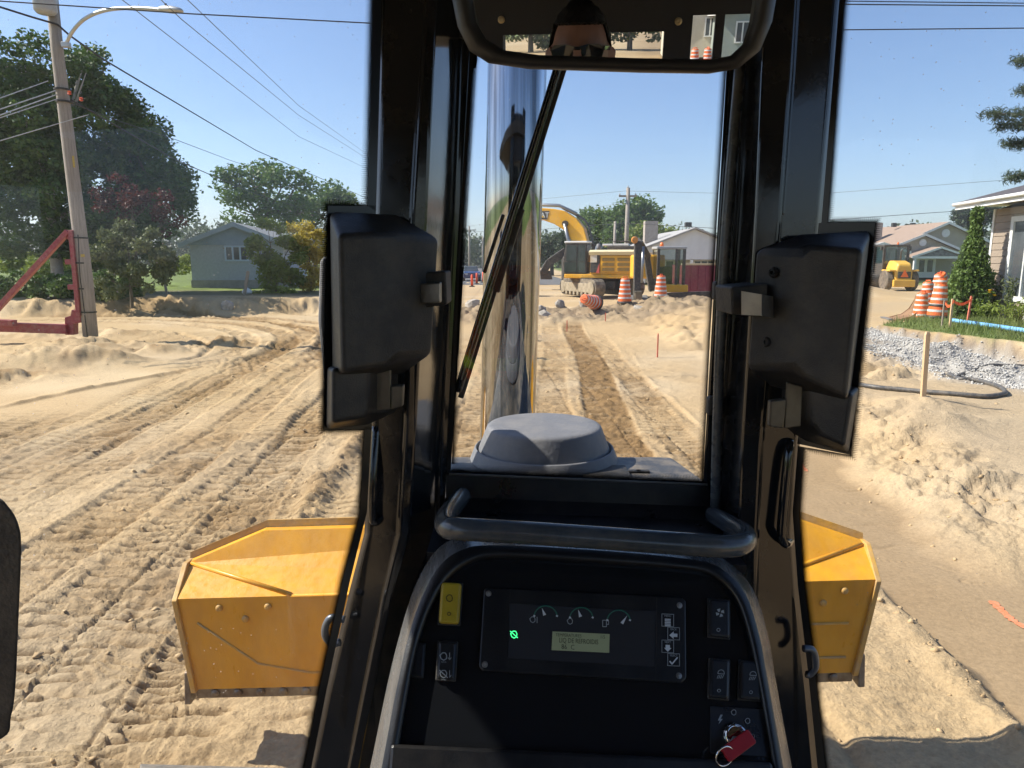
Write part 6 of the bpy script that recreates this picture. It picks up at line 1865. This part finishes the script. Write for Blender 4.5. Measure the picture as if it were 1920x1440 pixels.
TRKM = pm('dusty_track', (0.07, 0.06, 0.05), (0.26, 0.21, 0.15), scale=3, rough=.9, bump=.6, bscale=8)
DUSTY = pm('dusty_frame', (0.36, 0.30, 0.21), (0.22, 0.18, 0.12), scale=3, rough=.9)
CABG = pm('cab_glass_dark', (0.02, 0.03, 0.03), (0.05, 0.065, 0.06), scale=.8, rough=.08, spec=.8)
S = 32.0 / CP
lx = lambda px: (1128 - px) / (S * .94)
lz = lambda py: CAMZ - zx + (485.6 - py) / S
ua = R(-48)
for cy in (1.25, -1.25):
    m = MB(); f = TRK(m, 0, cy, 4.5, .62, .98, ua); m.build('crawler_track', TRKM, ex_, bevel=.04)
    # shoes
    for k in range(15):
        q = MB(); x_ = -1.75 + k * .25
        for z_ in (1.0, -.005):
            pass
        q.bar(f(x_, -.33, 1.0), f(x_, .33, 1.0), .05, .06); q.build('track_shoe', TRKM, ex_)
    sd = 1 if cy > 0 else -1
    m = MB()
    m.prism([f(-1.6, sd * .32, .22), f(1.6, sd * .32, .22), f(1.75, sd * .32, .5), f(1.5, sd * .32, .74), f(-1.5, sd * .32, .74), f(-1.75, sd * .32, .5)], f(0, sd * .06, 0) - f(0, 0, 0))
    fix(m.build('track_frame', DUSTY, ex_, bevel=.03))
    for x_ in (-1.75, 1.75):
        MB().lathe([(.36, -.05), (.36, .05), (.16, .07), (.001, .07)], f(x_, sd * .34, .49), 18, f(0, sd, 0) - f(0, 0, 0)).build('sprocket', DUSTY, ex_)
    for x_ in np.linspace(-1.2, 1.2, 6):
        MB().lathe([(.11, 0), (.11, .08), (.001, .09)], f(float(x_), sd * .33, .16), 10, f(0, sd, 0) - f(0, 0, 0)).build('roller', DUSTY, ex_)
m = MB().lathe([(.9, .75), (.9, 1.02)], (0, 0, 0), 28); m.build('slew_ring', DARKM, ex_)
MB().box((0, 0, .62), (2.0, 1.9, .5)).build('car_body', DARKM, ex_, bevel=.05)
MB().box((-.4, 0, 1.12), (4.5, 2.75, .24)).build('platform', YEL2, ex_, bevel=.05)
# engine house
m = MB().prism([(-2.45, 1.38, 1.24), (.35, 1.38, 1.24), (.35, 1.38, 2.30), (.30, 1.30, 2.52), (-2.35, 1.30, 2.52), (-2.45, 1.38, 2.30)], (0, -2.7, 0))
hs_ = m.build('engine_house', YEL2, ex_, bevel=.05)
MB().box((-.98, 1.36, 2.44), (2.75, .30, .22), Matrix.Rotation(R(-22), 3, 'X')).build('hood_panel', pm('sunlit_cream', (0.70, 0.60, 0.36), rough=.35), ex_, bevel=.03)  # cream colour paints the sun's glare on the yellow hood top
dp = MB().box((-1.25, 1.40, 1.80), (1.95, .05, .90)).build('side_door', YEL2, ex_, bevel=.02)
for c_ in range(2):
    for r_i in range(3):
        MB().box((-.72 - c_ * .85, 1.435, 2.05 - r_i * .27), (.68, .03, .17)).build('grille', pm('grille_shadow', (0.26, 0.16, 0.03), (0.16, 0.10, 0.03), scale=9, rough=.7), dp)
MB().box((.05, 1.41, 1.85), (.55, .05, 1.05)).build('access_panel', DARKM, ex_, bevel=.02)
MB().box((.12, 1.445, 2.10), (.38, .02, .42)).build('decal', pm('decal_white', (0.7, 0.7, 0.66), (0.6, 0.45, 0.25), scale=3, rough=.5), ex_)
MB().prism([(-.22, 1.445, 1.30), (-.02, 1.445, 1.30), (-.22, 1.445, 1.85)], (0, .02, 0)).build('decal', pm('decal_red', (0.62, 0.12, 0.08), rough=.5), ex_)
m = MB()
rows = []
for z_ in (1.0, 1.15, 2.1, 2.45):
    ins = .0 if 1.1 < z_ < 2.2 else .08
    rows.append([(-2.3, 1.36 - ins, z_), (-2.75 + ins, 1.25 - ins, z_), (-2.98 + ins, .7, z_), (-3.02 + ins, 0, z_), (-2.98 + ins, -.7, z_), (-2.75 + ins, -1.25 + ins, z_), (-2.3, -1.36 + ins, z_)])
m.loft(rows); fix(m.build('counterweight', YEL2, ex_, bevel=.05, seg=3))
MB().box((-1.5, .25, 2.66), (1.9, 1.6, .28)).build('engine_cover', DARKM, ex_, bevel=.04)
MB().box((-1.0, .75, 2.86), (1.5, .5, .12)).build('cover_top', pm('cover_pale', (0.6, 0.6, 0.58), rough=.35), ex_, bevel=.03)
MB().lathe([(.10, 0), (.12, .15), (.12, .42), (.001, .45)], (.05, .6, 2.5), 14).build('muffler', M_CAP, ex_, smooth=True)
for s in (1.2, -.2):
    MB().tube([(-2.3, s, 2.5), (-2.3, s, 3.05), (-.9, s, 3.05), (-.9, s, 2.5)], .022, 6).build('handrail', DARKM, ex_)
# cab
m = MB().prism([(.55, 1.36, 1.26), (1.88, 1.36, 1.26), (1.95, 1.36, 1.9), (1.78, 1.36, 2.98), (.55, 1.36, 2.98)], (0, -1.0, 0))
cb = m.build('cab', DARKM, ex_, bevel=.06, seg=3)
for x0, x1, z0, z1 in ((.64, 1.08, 1.95, 2.84), (1.14, 1.74, 1.95, 2.84), (1.14, 1.84, 1.34, 1.9), (.64, 1.08, 1.34, 1.9)):
    raw('cab_window', [(x0, 1.375, z0), (x1, 1.375, z0), (x1 - (.03 if z1 > 2 else 0), 1.375, z1), (x0, 1.375, z1)], [(0, 1, 2, 3)], CABG, cb)
raw('cab_window', [(1.93, .45, 1.9), (1.93, 1.3, 1.9), (1.80, 1.3, 2.9), (1.80, .45, 2.9)], [(0, 1, 2, 3)], CABG, cb)
raw('cab_window', [(.535, .45, 1.9), (.535, 1.3, 1.9), (.535, 1.3, 2.85), (.535, .45, 2.85)], [(3, 2, 1, 0)], CABG, cb)
MB().box((1.18, .86, 3.02), (1.35, 1.06, .12)).build('cab_roof', pm('cab_roof_white', (0.7, 0.7, 0.68), rough=.35), cb, bevel=.04)
# boom in its own plane
up = [(1107, 476), (1103, 450), (1097, 428), (1084, 412), (1060, 396), (1040, 392), (1018, 390), (985, 394), (950, 404)]
lo = [(945, 416), (985, 413), (1020, 412), (1042, 420), (1060, 431), (1072, 445), (1083, 476)]
poly = [(lx(a), -.30, lz(b)) for a, b in up + lo]
m = MB().prism(poly, (0, .62, 0)); bm2 = m.build('boom', YEL2, ex_, bevel=.04)
MB().tube([(lx(1082), .05, lz(402)), (lx(1050), .05, lz(386)), (lx(960), .05, lz(380))], .10, 10).build('stick_cylinder', pm('cylinder_grey', (0.30, 0.31, 0.32), rough=.3, metal=.6), ex_, smooth=True)
for s in (.42, -.42):
    MB().tube([(lx(1078), s, lz(482)), (lx(1063), s, lz(420))], [.13, .10], 12).build('boom_cylinder', MATS['cylinder_grey'], ex_, smooth=True)
MB().lathe([(.17, -.5), (.17, .5)], (lx(1064), 0, lz(420)), 16, (0, 1, 0)).build('boom_pin', DARKM, ex_)
for k in range(4):
    z_off = .05 + k * .03
    MB().tube(bez([(lx(1112), .1 - k * .1, lz(462)), (lx(1102), .1 - k * .1, lz(426) + .1), (lx(1086), .1 - k * .1, lz(410) + z_off), (lx(1055), .1 - k * .1, lz(393) + z_off)], 5), .03, 6).build('hydraulic_hose', DARKM, ex_, smooth=True)
m = MB().prism([(lx(1034), .325, lz(396)), (lx(1010), .325, lz(396)), (lx(1010), .325, lz(410)), (lx(1030), .325, lz(412))], (0, .01, 0)); m.build('decal', DARKM, ex_)
me = text_mesh('CAT', .42, .004)
me.transform(Matrix.Translation((lx(1021), .342, lz(404))) @ Matrix.Rotation(math.pi, 4, 'Z') @ Matrix.Rotation(math.pi / 2, 4, 'X') @ Matrix.Translation((0, 0, 0)))
link('lettering', me, WHITEP, ex_)
me2 = MB().prism([(lx(1021) + .12, .345, lz(408)), (lx(1021) - .12, .345, lz(408)), (lx(1021), .345, lz(404))], (0, .006, 0)); me2.build('emblem', pm('emblem_yellow', (0.75, 0.45, 0.02), rough=.5), ex_)
m = MB().prism([(lx(948), -.22, lz(398)), (lx(930), -.22, lz(405)), (lx(958), -.22, lz(500)), (lx(972), -.22, lz(500)), (lx(968), -.22, lz(420))], (0, .44, 0)); m.build('stick', YEL2, ex_, bevel=.03)
m = MB()
bx0, bz0_ = lx(965), lz(505)
m.prism([(bx0 + .3, -.6, bz0_ + .2), (bx0 - .4, -.6, bz0_ + .1), (bx0 - .9, -.6, bz0_ - .5), (bx0 - .7, -.6, bz0_ - 1.1), (bx0 + .1, -.6, bz0_ - 1.25), (bx0 - .2, -.6, bz0_ - .6)], (0, 1.2, 0)); fix(m.build('bucket', DARKM, ex_, bevel=.03))
# ------------------------------------------------------------------ dark crane arm seen left of the excavator cab
YL = 52
la = P(1040, 520, YL)
lr = thing('backhoe', 'dark backhoe with articulated arm reaching down left of the excavator cab', 'backhoe', (la.x, YL, gz(la.x, YL)))
Z2 = lambda px, py: P(px, py, YL) - Vector(lr.location)
MB().bar(Z2(1062, 470), Z2(1030, 492), .35, .55).build('arm', DARKM, lr, bevel=.05)
MB().bar(Z2(1030, 490), Z2(1018, 512), .3, .5).build('arm', DARKM, lr, bevel=.05)
m = MB().prism([Z2(1012, 506), Z2(1032, 508), Z2(1036, 524), Z2(1014, 524)], (0, .9, 0)); m.build('bucket', DARKM, lr, bevel=.04)
MB().box(Z2(1075, 505), (1.6, 1.6, 1.8)).build('body', DARKM, lr, bevel=.08)
# ------------------------------------------------------------------ mini excavator
YM = 33.5
mc = P(1258, 486, YM); zm = gz(mc.x, YM)
mx_ = thing('mini_excavator', 'small excavator with dark folded arm and glazed cab beside the maroon container', 'excavator', (mc.x, YM, zm))
om = Vector(mx_.location)
def X(px, py, Y=YM): return P(px, py, Y) - om
a0, a1 = X(1226, 536), X(1281, 467)
w_ = a1.x - a0.x
for x0 in (0, 1):
    pass
m = MB()
fr = .12
for x_ in (a0.x, a1.x - fr):
    for y_ in (-.55, .55):
        m.box((x_ + fr / 2, y_, (a0.z + a1.z) / 2), (fr, fr, a1.z - a0.z))
m.box((a0.x + w_ * .68, -.55, (a0.z + a1.z) / 2), (fr * .8, fr * .9, a1.z - a0.z))
cab_ = m.build('cab_frame', DARKM, mx_, bevel=.01)
MB().box(((a0.x + a1.x) / 2, 0, a1.z + .05), (w_ + .08, 1.25, .12)).build('cab_roof', pm('grey_roof_panel', (0.36, 0.36, 0.36), rough=.4), cab_, bevel=.03)
MB().box(((a0.x + a1.x) / 2, 0, a0.z - .02), (w_, 1.15, .1)).build('cab_floor', DARKM, cab_)
MB().box(((a0.x + a1.x) / 2 - .1, .45, a0.z + .45), (w_ * .6, .12, .9)).build('seat', DARKM, cab_, bevel=.05)
GLM = glass_mat('machine_glass', tint=(0.42, 0.50, 0.47), dust=.05, refl=.08)
raw('cab_window', [(a0.x + fr, -.56, a0.z), (a1.x - fr, -.56, a0.z), (a1.x - fr, -.56, a1.z), (a0.x + fr, -.56, a1.z)], [(0, 1, 2, 3)], GLM, cab_)
raw('cab_window', [(a0.x + .02, -.5, a0.z), (a0.x + .02, .5, a0.z), (a0.x + .02, .5, a1.z), (a0.x + .02, -.5, a1.z)], [(0, 1, 2, 3)], GLM, cab_)
MB().lathe([(.09, 0), (.09, .06), (.07, .17), (.001, .2)], (X(1240, 466).x, -.1, a1.z + .11), 14).build('beacon', pm('beacon_orange', (0.8, 0.16, 0.02), rough=.3), mx_, smooth=True)
MB().box((X(1262, 540).x, .1, X(1262, 540).z), (1.1, 1.5, .34)).build('body', YEL2, mx_, bevel=.05)
MB().box((X(1232, 520).x - .3, .9, X(1232, 500).z), (1.5, 1.0, 1.1)).build('engine_house', YEL2, mx_, bevel=.1)
for x_ in (-.75, 1.35):
    m = MB(); f = TRK(m, 0, 0, 2.6, .45, .55, R(78)); o = m.build('crawler_track', TRKM, mx_, bevel=.03); 
    for v in o.data.vertices: v.co.x += x_ + .2
m = MB().prism([X(1240, 572, YM - 1.7), X(1352, 566, YM - 1.7), X(1352, 545, YM - 1.7), X(1246, 549, YM - 1.7)], (0, .12, 0)); fix(m.build('dozer_blade', DARKM, mx_, bevel=.02))
YA = YM - 2.3
MB().bar(X(1222, 545, YM - .7), X(1212, 478, YM - 1.0), .26, .3, (0, 1, 0)).build('boom', DARKM, mx_, bevel=.03)
MB().bar(X(1214, 480, YM - 1.0), X(1198, 452, YA), .24, .3, (0, 1, 0)).build('boom', DARKM, mx_, bevel=.03)
MB().bar(X(1196, 452, YA), X(1194, 562, YA - .2), .30, .26, (0, 1, 0)).build('stick', DARKM, mx_, bevel=.03)
MB().tube([X(1206, 462, YA - .2), X(1203, 530, YA - .3)], .06, 8).build('cylinder', MATS['cylinder_grey'], mx_, smooth=True)
MB().lathe([(.13, -.12), (.15, 0), (.13, .12)], X(1190, 450, YA - .2), 12, (0, 1, 0)).build('work_lamp', pm('lamp_amber', (0.6, 0.24, 0.04), rough=.5), mx_)
MB().box(X(1196, 556, YA - .2), (.34, .3, .5)).build('linkage', TRKM, mx_, bevel=.05)
m = MB()
rows = []
for px in (1171, 1216):
    x_ = X(px, 560, YA - .2).x; zc = X(px, 572, YA - .2).z
    rows.append([Vector((x_, -2.3 + .2 + .42 * math.cos(a), zc + .05 + .36 * math.sin(a))) for a in np.linspace(R(35), R(280), 12)])
m.loft(rows, closed=False)
for r_ in rows: m.add(r_, [tuple(range(len(r_)))])
o = fix(m.build('bucket', pm('bucket_grey', (0.16, 0.155, 0.15), (0.26, 0.24, 0.21), scale=5, rough=.7, metal=.3), mx_)); o.modifiers.new('thick', 'SOLIDIFY').thickness = .03
# maroon container
mr_ = P(1316, 545, 37.5); zmr = gz(mr_.x, 37.5)
ct = thing('container', 'maroon steel skip container with pale rim right of the mini excavator', 'container', (mr_.x, 37.5, zmr))
a, b = P(1281, 545, 37.5), P(1362, 497, 37.5)
MAR = pm('maroon_steel', (0.17, 0.02, 0.045), (0.22, 0.03, 0.06), scale=2, rough=.5, dust=.15)
wd, hd = b.x - a.x, b.z - zmr
m = MB()
m.box((0, 0, hd * .5), (wd, .08, hd)); m.box((0, 2.2, hd * .5), (wd, .08, hd)); m.box((-wd / 2 + .04, 1.1, hd * .5), (.08, 2.12, hd - .02)); m.box((wd / 2 - .04, 1.1, hd * .5), (.08, 2.12, hd - .02)); m.box((0, 1.1, .06), (wd - .2, 2.1, .1))
m.build('body', MAR, ct)
MB().box((0, -.02, hd + .04), (wd + .06, .16, .10)).build('rim', pm('rim_tan', (0.5, 0.4, 0.26), rough=.7), ct, bevel=.01)
for k in range(6):
    MB().box((-wd / 2 + .15 + k * (wd - .3) / 5, -.06, hd * .5), (.08, .06, hd - .1)).build('rib', MAR, ct)
# ------------------------------------------------------------------ roller
YR = 50
rb = P(1693, 540, YR); zr = gz(rb.x, YR)
GLD = glass_mat('roller_glass', tint=(0.28, 0.38, 0.36), dust=.08, refl=.12)
ro = thing('road_roller', 'yellow single drum roller with orange warning triangle on its rear', 'roller', (rb.x, YR, zr), R(-4))
YEL3 = pm('roller_yellow', (0.74, 0.43, 0.06), (0.68, 0.38, 0.05), scale=2, rough=.42, dust=.2)
rows = []
for y_, w_, z0, z1 in ((0, .62, .55, 1.75), (.12, .68, .5, 1.92), (.9, .70, .5, 2.1), (1.5, .72, .5, 2.1)):
    rows.append([(-w_, y_, z0), (w_, y_, z0), (w_ * 1.02, y_, z1 - .5), (w_ * .75, y_, z1), (-w_ * .75, y_, z1), (-w_ * 1.02, y_, z1 - .5)])
m = MB(); m.loft(rows); fix(m.build('engine_hood', YEL3, ro, bevel=.08, seg=3))
MB().box((0, -.05, .55), (1.7, .25, .5)).build('rear_bumper', YEL3, ro, bevel=.06)
MB().box((0, -.02, 1.12), (1.0, .1, .45)).build('rear_grille', DARKM, ro, bevel=.02)
MB().prism([(-.30, -.09, .98), (.30, -.09, .98), (0, -.09, 1.48)], (0, .02, 0)).build('warning_triangle', pm('triangle_orange', (0.85, 0.16, 0.02), rough=.45), ro)
for s in (-1, 1):
    MB().lathe([(.40, -.25), (.66, -.25), (.72, -.18), (.72, .18), (.66, .25), (.40, .25)], (s * 1.0, .75, .72), 26, (1, 0, 0)).build('tyre', pm('tyre_dusty', (0.07, 0.06, 0.05), (0.22, 0.17, 0.12), scale=5, rough=.9, bump=.6, bscale=12), ro)
    MB().box((s * .92, .65, 1.42), (.5, 1.3, .12)).build('fender', YEL3, ro, bevel=.05)
m = MB()
for x_ in (-.95, .95):
    for y_ in (1.5, 3.0):
        m.box((x_, y_, 2.15), (.17, .14, 1.9))
rcab = m.build('cab_frame', DARKM, ro)
MB().box((0, 2.25, 3.15), (2.1, 1.75, .14)).build('cab_roof', DARKM, rcab, bevel=.04)
MB().box((0, 2.25, 1.5), (1.85, 1.5, .8)).build('cab_base', DARKM, rcab)
raw('cab_window', [(-.9, 1.48, 1.9), (.9, 1.48, 1.9), (.9, 1.48, 3.05), (-.9, 1.48, 3.05)], [(0, 1, 2, 3)], GLD, rcab)
raw('cab_window', [(-.9, 3.0, 1.9), (.9, 3.0, 1.9), (.9, 3.0, 3.05), (-.9, 3.0, 3.05)], [(0, 1, 2, 3)], GLD, rcab)
MB().tube([(.18, 1.1, 2.0), (.18, 1.1, 2.75), (.22, 1.0, 2.85)], .06, 10).build('exhaust_pipe', DARKM, ro, smooth=True)
for s in (-1, 1):
    MB().box((s * 1.12, 1.6, 2.95), (.2, .1, .28)).build('mirror', DARKM, ro, bevel=.02)
MB().lathe([(.08, 0), (.08, .05), (.06, .16), (.001, .18)], (.35, 2.0, 3.22), 12).build('beacon', pm('beacon_orange', (0.8, 0.16, 0.02), rough=.3), ro)
ro.scale = (.86, 1, 1)
MB().lathe([(.70, -1.0), (.72, -.98), (.72, .98), (.70, 1.0)], (0, 4.6, .72), 30, (1, 0, 0)).build('drum', MATS['bucket_grey'], ro, smooth=False)
MB().box((0, 4.2, .8), (2.4, .3, .4)).build('drum_frame', YEL3, ro, bevel=.04)
# ------------------------------------------------------------------ loose bucket on the sand
bk_ = P(1700, 588, 26.0)
lb_ = thing('loader_bucket', 'rusty brown curved bucket lying on the sand left of the barrel stack', 'bucket', (bk_.x, 26.0, gz(bk_.x, 26.0)), R(-14))
lb_.scale = (.95, 1.1, 1.0)
m = MB(); rows = []
for y_ in (-.55, .55):
    rows.append([Vector((-.62 + .0, y_, .03)), Vector((-.30, y_, .06)), Vector((0, y_, .16)), Vector((.25, y_, .36)), Vector((.38, y_, .62)), Vector((.40, y_, .85))])
m.loft(rows, closed=False)
RUST = pm('rusty_brown', (0.20, 0.105, 0.05), (0.32, 0.19, 0.10), scale=5, rough=.75, metal=.2, bump=.2)
o = m.build('shell', RUST, lb_); o.modifiers.new('thick', 'SOLIDIFY').thickness = .035
for y_ in (-.56, .56):
    m = MB().prism([(-.62, y_, .0), (.45, y_, .0), (.43, y_, .85), (.36, y_, .62), (.22, y_, .36), (-.02, y_, .16)], (0, .03, 0)); fix(m.build('side_plate', RUST, lb_))
MB().box((-.68, 0, .03), (.16, 1.14, .04)).build('cutting_lip', MATS['bucket_grey'], lb_)
# ------------------------------------------------------------------ the driver, seen in the mirror
def person():
    bm = bmesh.new()
    def chain(nodes, edges):
        pass
    me = bpy.data.meshes.new('skeleton')
    hx, hy, hz = HEAD
    J = [(hx, -.60, 1.62, .15, .12), (hx, -.60, 1.80, .14, .105), (hx, -.59, 1.98, .165, .115), (hx, -.57, 2.12, .13, .09), (hx, -.52, 2.20, .055, .055), (hx, -.475, 2.28, .055, .06)]
    V = [j[:3] for j in J]; Rr = [j[3:] for j in J]; E = [(0, 1), (1, 2), (2, 3), (3, 4), (4, 5)]
    def limb(start, pts):
        p = start
        for x_, y_, z_, r_ in pts:
            V.append((x_, y_, z_)); Rr.append((r_, r_)); E.append((p, len(V) - 1)); p = len(V) - 1
        return p
    hands = []
    for s in (-1, 1):
        limb(3, [(hx + s * .17, -.57, 2.10, .065), (hx + s * .24, -.52, 1.90, .052), (hx + s * .27, -.46, 1.80, .045), (hx + s * .22, -.34, 1.74, .038), (hx + s * .17, -.24, 1.70, .028)])
        hands.append((hx + s * .155, -.20, 1.69, s))
        limb(0, [(hx + s * .11, -.52, 1.62, .095), (hx + s * .14, -.25, 1.62, .075), (hx + s * .15, -.10, 1.60, .062), (hx + s * .15, -.05, 1.42, .056), (hx + s * .15, -.04, 1.20, .042), (hx + s * .15, .02, 1.06, .04), (hx + s * .15, .12, 1.04, .032)])
    me.from_pydata(V, [], E)
    o = bpy.data.objects.new('skeleton', me); COL.objects.link(o)
    sk = o.modifiers.new('skin', 'SKIN')
    for i, r_ in enumerate(Rr): me.skin_vertices[0].data[i].radius = r_
    me.skin_vertices[0].data[0].use_root = True
    o.modifiers.new('sub', 'SUBSURF').levels = 2
    bpy.context.view_layer.update()
    dg = bpy.context.evaluated_depsgraph_get()
    bodym = bpy.data.meshes.new_from_object(o.evaluated_get(dg))
    bpy.data.objects.remove(o)
    m = MB()
    m.add([v.co for v in bodym.vertices], [tuple(p.vertices) for p in bodym.polygons])
    # head: egg with brow, nose, lips, chin and ears
    nu, nv = 28, 20
    Vh, Fh = [], []
    for j in range(nv + 1):
        ph = math.pi * j / nv
        for i in range(nu):
            a = 2 * math.pi * i / nu
            x_, y_, z_ = math.sin(ph) * math.sin(a), math.sin(ph) * math.cos(a), math.cos(ph)
            w = .078 * (1 - .20 * max(0, -z_) ** 1.4)
            d_ = .098 * (1 - .10 * max(0, -z_))
            yy = y_ * d_
            if y_ > 0: yy += .010 * math.exp(-((z_ - .12) / .16) ** 2) * math.exp(-(x_ / .6) ** 2) - .006 * math.exp(-((z_ + .02) / .10) ** 2) * math.exp(-((abs(x_) - .38) / .2) ** 2)
            Vh.append((hx + x_ * w, hy + yy + (.012 if z_ < -.55 and y_ > 0 else 0), hz + z_ * .122))
    for j in range(nv):
        for i in range(nu):
            Fh.append((j * nu + i, j * nu + (i + 1) % nu, (j + 1) * nu + (i + 1) % nu, (j + 1) * nu + i))
    m.add(Vh, Fh)
    m.tube([(hx, hy + .092, hz + .012), (hx, hy + .106, hz - .018), (hx, hy + .112, hz - .036), (hx, hy + .096, hz - .046)], [.008, .010, .014, .008], 8)
    m.tube([(hx - .022, hy + .090, hz - .070), (hx, hy + .097, hz - .068), (hx + .022, hy + .090, hz - .070)], [.004, .007, .004], 6)
    for s in (-1, 1):
        m.tube([(hx + s * .076, hy - .002, hz + .022), (hx + s * .088, hy - .012, hz + .012), (hx + s * .088, hy - .012, hz - .012), (hx + s * .076, hy, hz - .034)], [.008, .012, .011, .006], 8)
    for (x_, y_, z_, s) in hands:
        m.tube([(x_ + s * .01, y_ - .05, z_ + .005), (x_, y_ + .0, z_), (x_ - s * .01, y_ + .045, z_ - .004)], [.026, .036, .030], 10)
        for k, (dx, ln) in enumerate(((-.030, .052), (-.010, .064), (.011, .060), (.031, .046))):
            x0 = x_ + dx - s * .008
            m.tube([(x0, y_ + .035, z_), (x0, y_ + .045 + ln * .45, z_ - .004), (x0, y_ + .045 + ln * .75, z_ - .020), (x0 - s * .001, y_ + .045 + ln * .85, z_ - .038)], [.0095, .0088, .0082, .0072], 7)
        m.tube([(x_ - s * .030, y_ - .01, z_), (x_ - s * .050, y_ + .018, z_ - .006), (x_ - s * .054, y_ + .045, z_ - .016)], [.0115, .0100, .0085], 7)
    SKIN = pm('skin', (0.20, 0.105, 0.07), (0.25, 0.13, 0.09), scale=9, rough=.5)
    TROUS = pm('dark_trousers', (0.03, 0.035, 0.05), rough=.85)
    root = thing('person', 'driver in orange and lime vest with dark hair and sunglasses, seated behind the camera', 'person', (hx, -.5, 1.57))
    rl = Vector(root.location)
    m.V = [v - rl for v in m.V]
    body = m.build('body', SKIN, root)
    fix(body)
    rm = body.modifiers.new('remesh', 'REMESH'); rm.mode = 'VOXEL'; rm.voxel_size = .0075; rm.use_smooth_shade = True
    sm = body.modifiers.new('smooth', 'SMOOTH'); sm.iterations = 3; sm.factor = .4
    # hair cap
    Vh2, Fh2 = [], []
    for j in range(11):
        ph = math.pi * .62 * j / 10
        for i in range(28):
            a = 2 * math.pi * i / 28
            lim = .40 + .35 * (1 - math.cos(a)) / 2 if True else 1
            p_ = min(ph, math.pi * (.30 if math.cos(a) > .2 else (.44 if math.cos(a) > -.2 else .62)))
            x_, y_, z_ = math.sin(p_) * math.sin(a), math.sin(p_) * math.cos(a), math.cos(p_)
            n_ = 1.0 + .05 * math.sin(i * 2.7 + j * 1.3)
            Vh2.append(Vector((hx + x_ * .086 * n_, hy + y_ * .106 * n_ - .002, hz + z_ * .136 * n_)) - rl)
    for j in range(10):
        for i in range(28):
            Fh2.append((j * 28 + i, j * 28 + (i + 1) % 28, (j + 1) * 28 + (i + 1) % 28, (j + 1) * 28 + i))
    raw('hair', Vh2, Fh2, pm('dark_hair', (0.012, 0.010, 0.009), rough=.55, bump=.6, bscale=90), root, smooth=True)
    g_ = MB()
    for s in (-1, 1):
        g_.prism([Vector((hx + s * a_, hy + .100 - abs(a_ - .034) * .15, hz + b_)) - rl for a_, b_ in ((.006, .026), (.030, .032), (.062, .030), (.070, .018), (.062, -.012), (.040, -.020), (.016, -.012))], (0, .006, 0))
        g_.bar(Vector((hx + s * .070, hy + .096, hz + .022)) - rl, Vector((hx + s * .082, hy - .01, hz + .018)) - rl, .004, .010)
    g_.bar(Vector((hx - .008, hy + .103, hz + .022)) - rl, Vector((hx + .008, hy + .103, hz + .022)) - rl, .005, .008)
    fix(g_.build('sunglasses', pm('sunglass_black', (0.008, 0.008, 0.01), rough=.08, spec=.7), root))
    # vest
    rows = []
    for z_, rx, ry, yc in ((1.58, .178, .150, -.60), (1.70, .170, .140, -.60), (1.85, .178, .138, -.59), (2.0, .192, .135, -.585), (2.08, .205, .115, -.575), (2.14, .175, .085, -.565), (2.175, .10, .07, -.55)):
        rows.append([Vector((hx + rx * math.cos(a), yc + ry * math.sin(a), z_)) - rl for a in np.linspace(0, 2 * math.pi, 25)[:-1]])
    v_ = MB(); v_.loft(rows, caps=False)
    HV = pm('hi_vis_orange', (0.85, 0.13, 0.01), rough=.7)
    LV = pm('hi_vis_lime', (0.50, 0.75, 0.02), rough=.6)
    ve = v_.build('vest', HV, root, smooth=True)
    for s in (-1, 1):
        q = MB()
        pr = []
        for z_, y_ in ((1.62, -.448), (1.74, -.456), (1.88, -.447), (2.0, -.445), (2.08, -.455), (2.15, -.49)):
            pr.append([Vector((hx + s * .085 - .026, y_, z_)) - rl, Vector((hx + s * .085 + .026, y_, z_)) - rl])
        q.loft(pr, closed=False); q.build('vest_stripe', LV, ve)
    q = MB(); rr_ = [[Vector((hx + .182 * math.cos(a), -.595 + .146 * math.sin(a), z_)) - rl for a in np.linspace(0, 2 * math.pi, 25)[:-1]] for z_ in (1.76, 1.81)]
    q.loft(rr_, caps=False); q.build('vest_stripe', LV, ve)
    for s in (-1, 1):
        t_ = MB().tube(bez([Vector((hx + s * .10, -.56, 1.62)) - rl, Vector((hx + s * .14, -.25, 1.625)) - rl, Vector((hx + s * .15, -.085, 1.60)) - rl, Vector((hx + s * .15, -.045, 1.42)) - rl, Vector((hx + s * .15, -.035, 1.16)) - rl], 5), [.112] * 6 + [.095] * 4 + [.085] * 4 + [.076] * 3 + [.070] * 4, 14)
        t_.build('trouser_leg', TROUS, root, smooth=True)
        MB().tube([Vector((hx + s * .15, -.07, 1.04)) - rl, Vector((hx + s * .15, .03, 1.05)) - rl, Vector((hx + s * .15, .15, 1.035)) - rl], [.052, .056, .040], 12).build('boot', M_RUB, root, smooth=True)
person()

# ------------------------------------------------------------------ the air
hz_ = MB().box((0, 150, 24), (700, 1200, 52))
o = hz_.build('haze', None)
m, nt, out = nodes_of('haze_air')
v = N(nt, 'ShaderNodeVolumePrincipled', Density=0.0005)
v.inputs['Color'].default_value = (0.92, 0.95, 1.0, 1)
v.inputs['Anisotropy'].default_value = 0.2
L(nt, v.outputs[0], out.inputs['Volume'])
o.data.materials.append(m)
meta(o, 'pale summer haze filling the air over the road works', 'haze', kind='stuff')
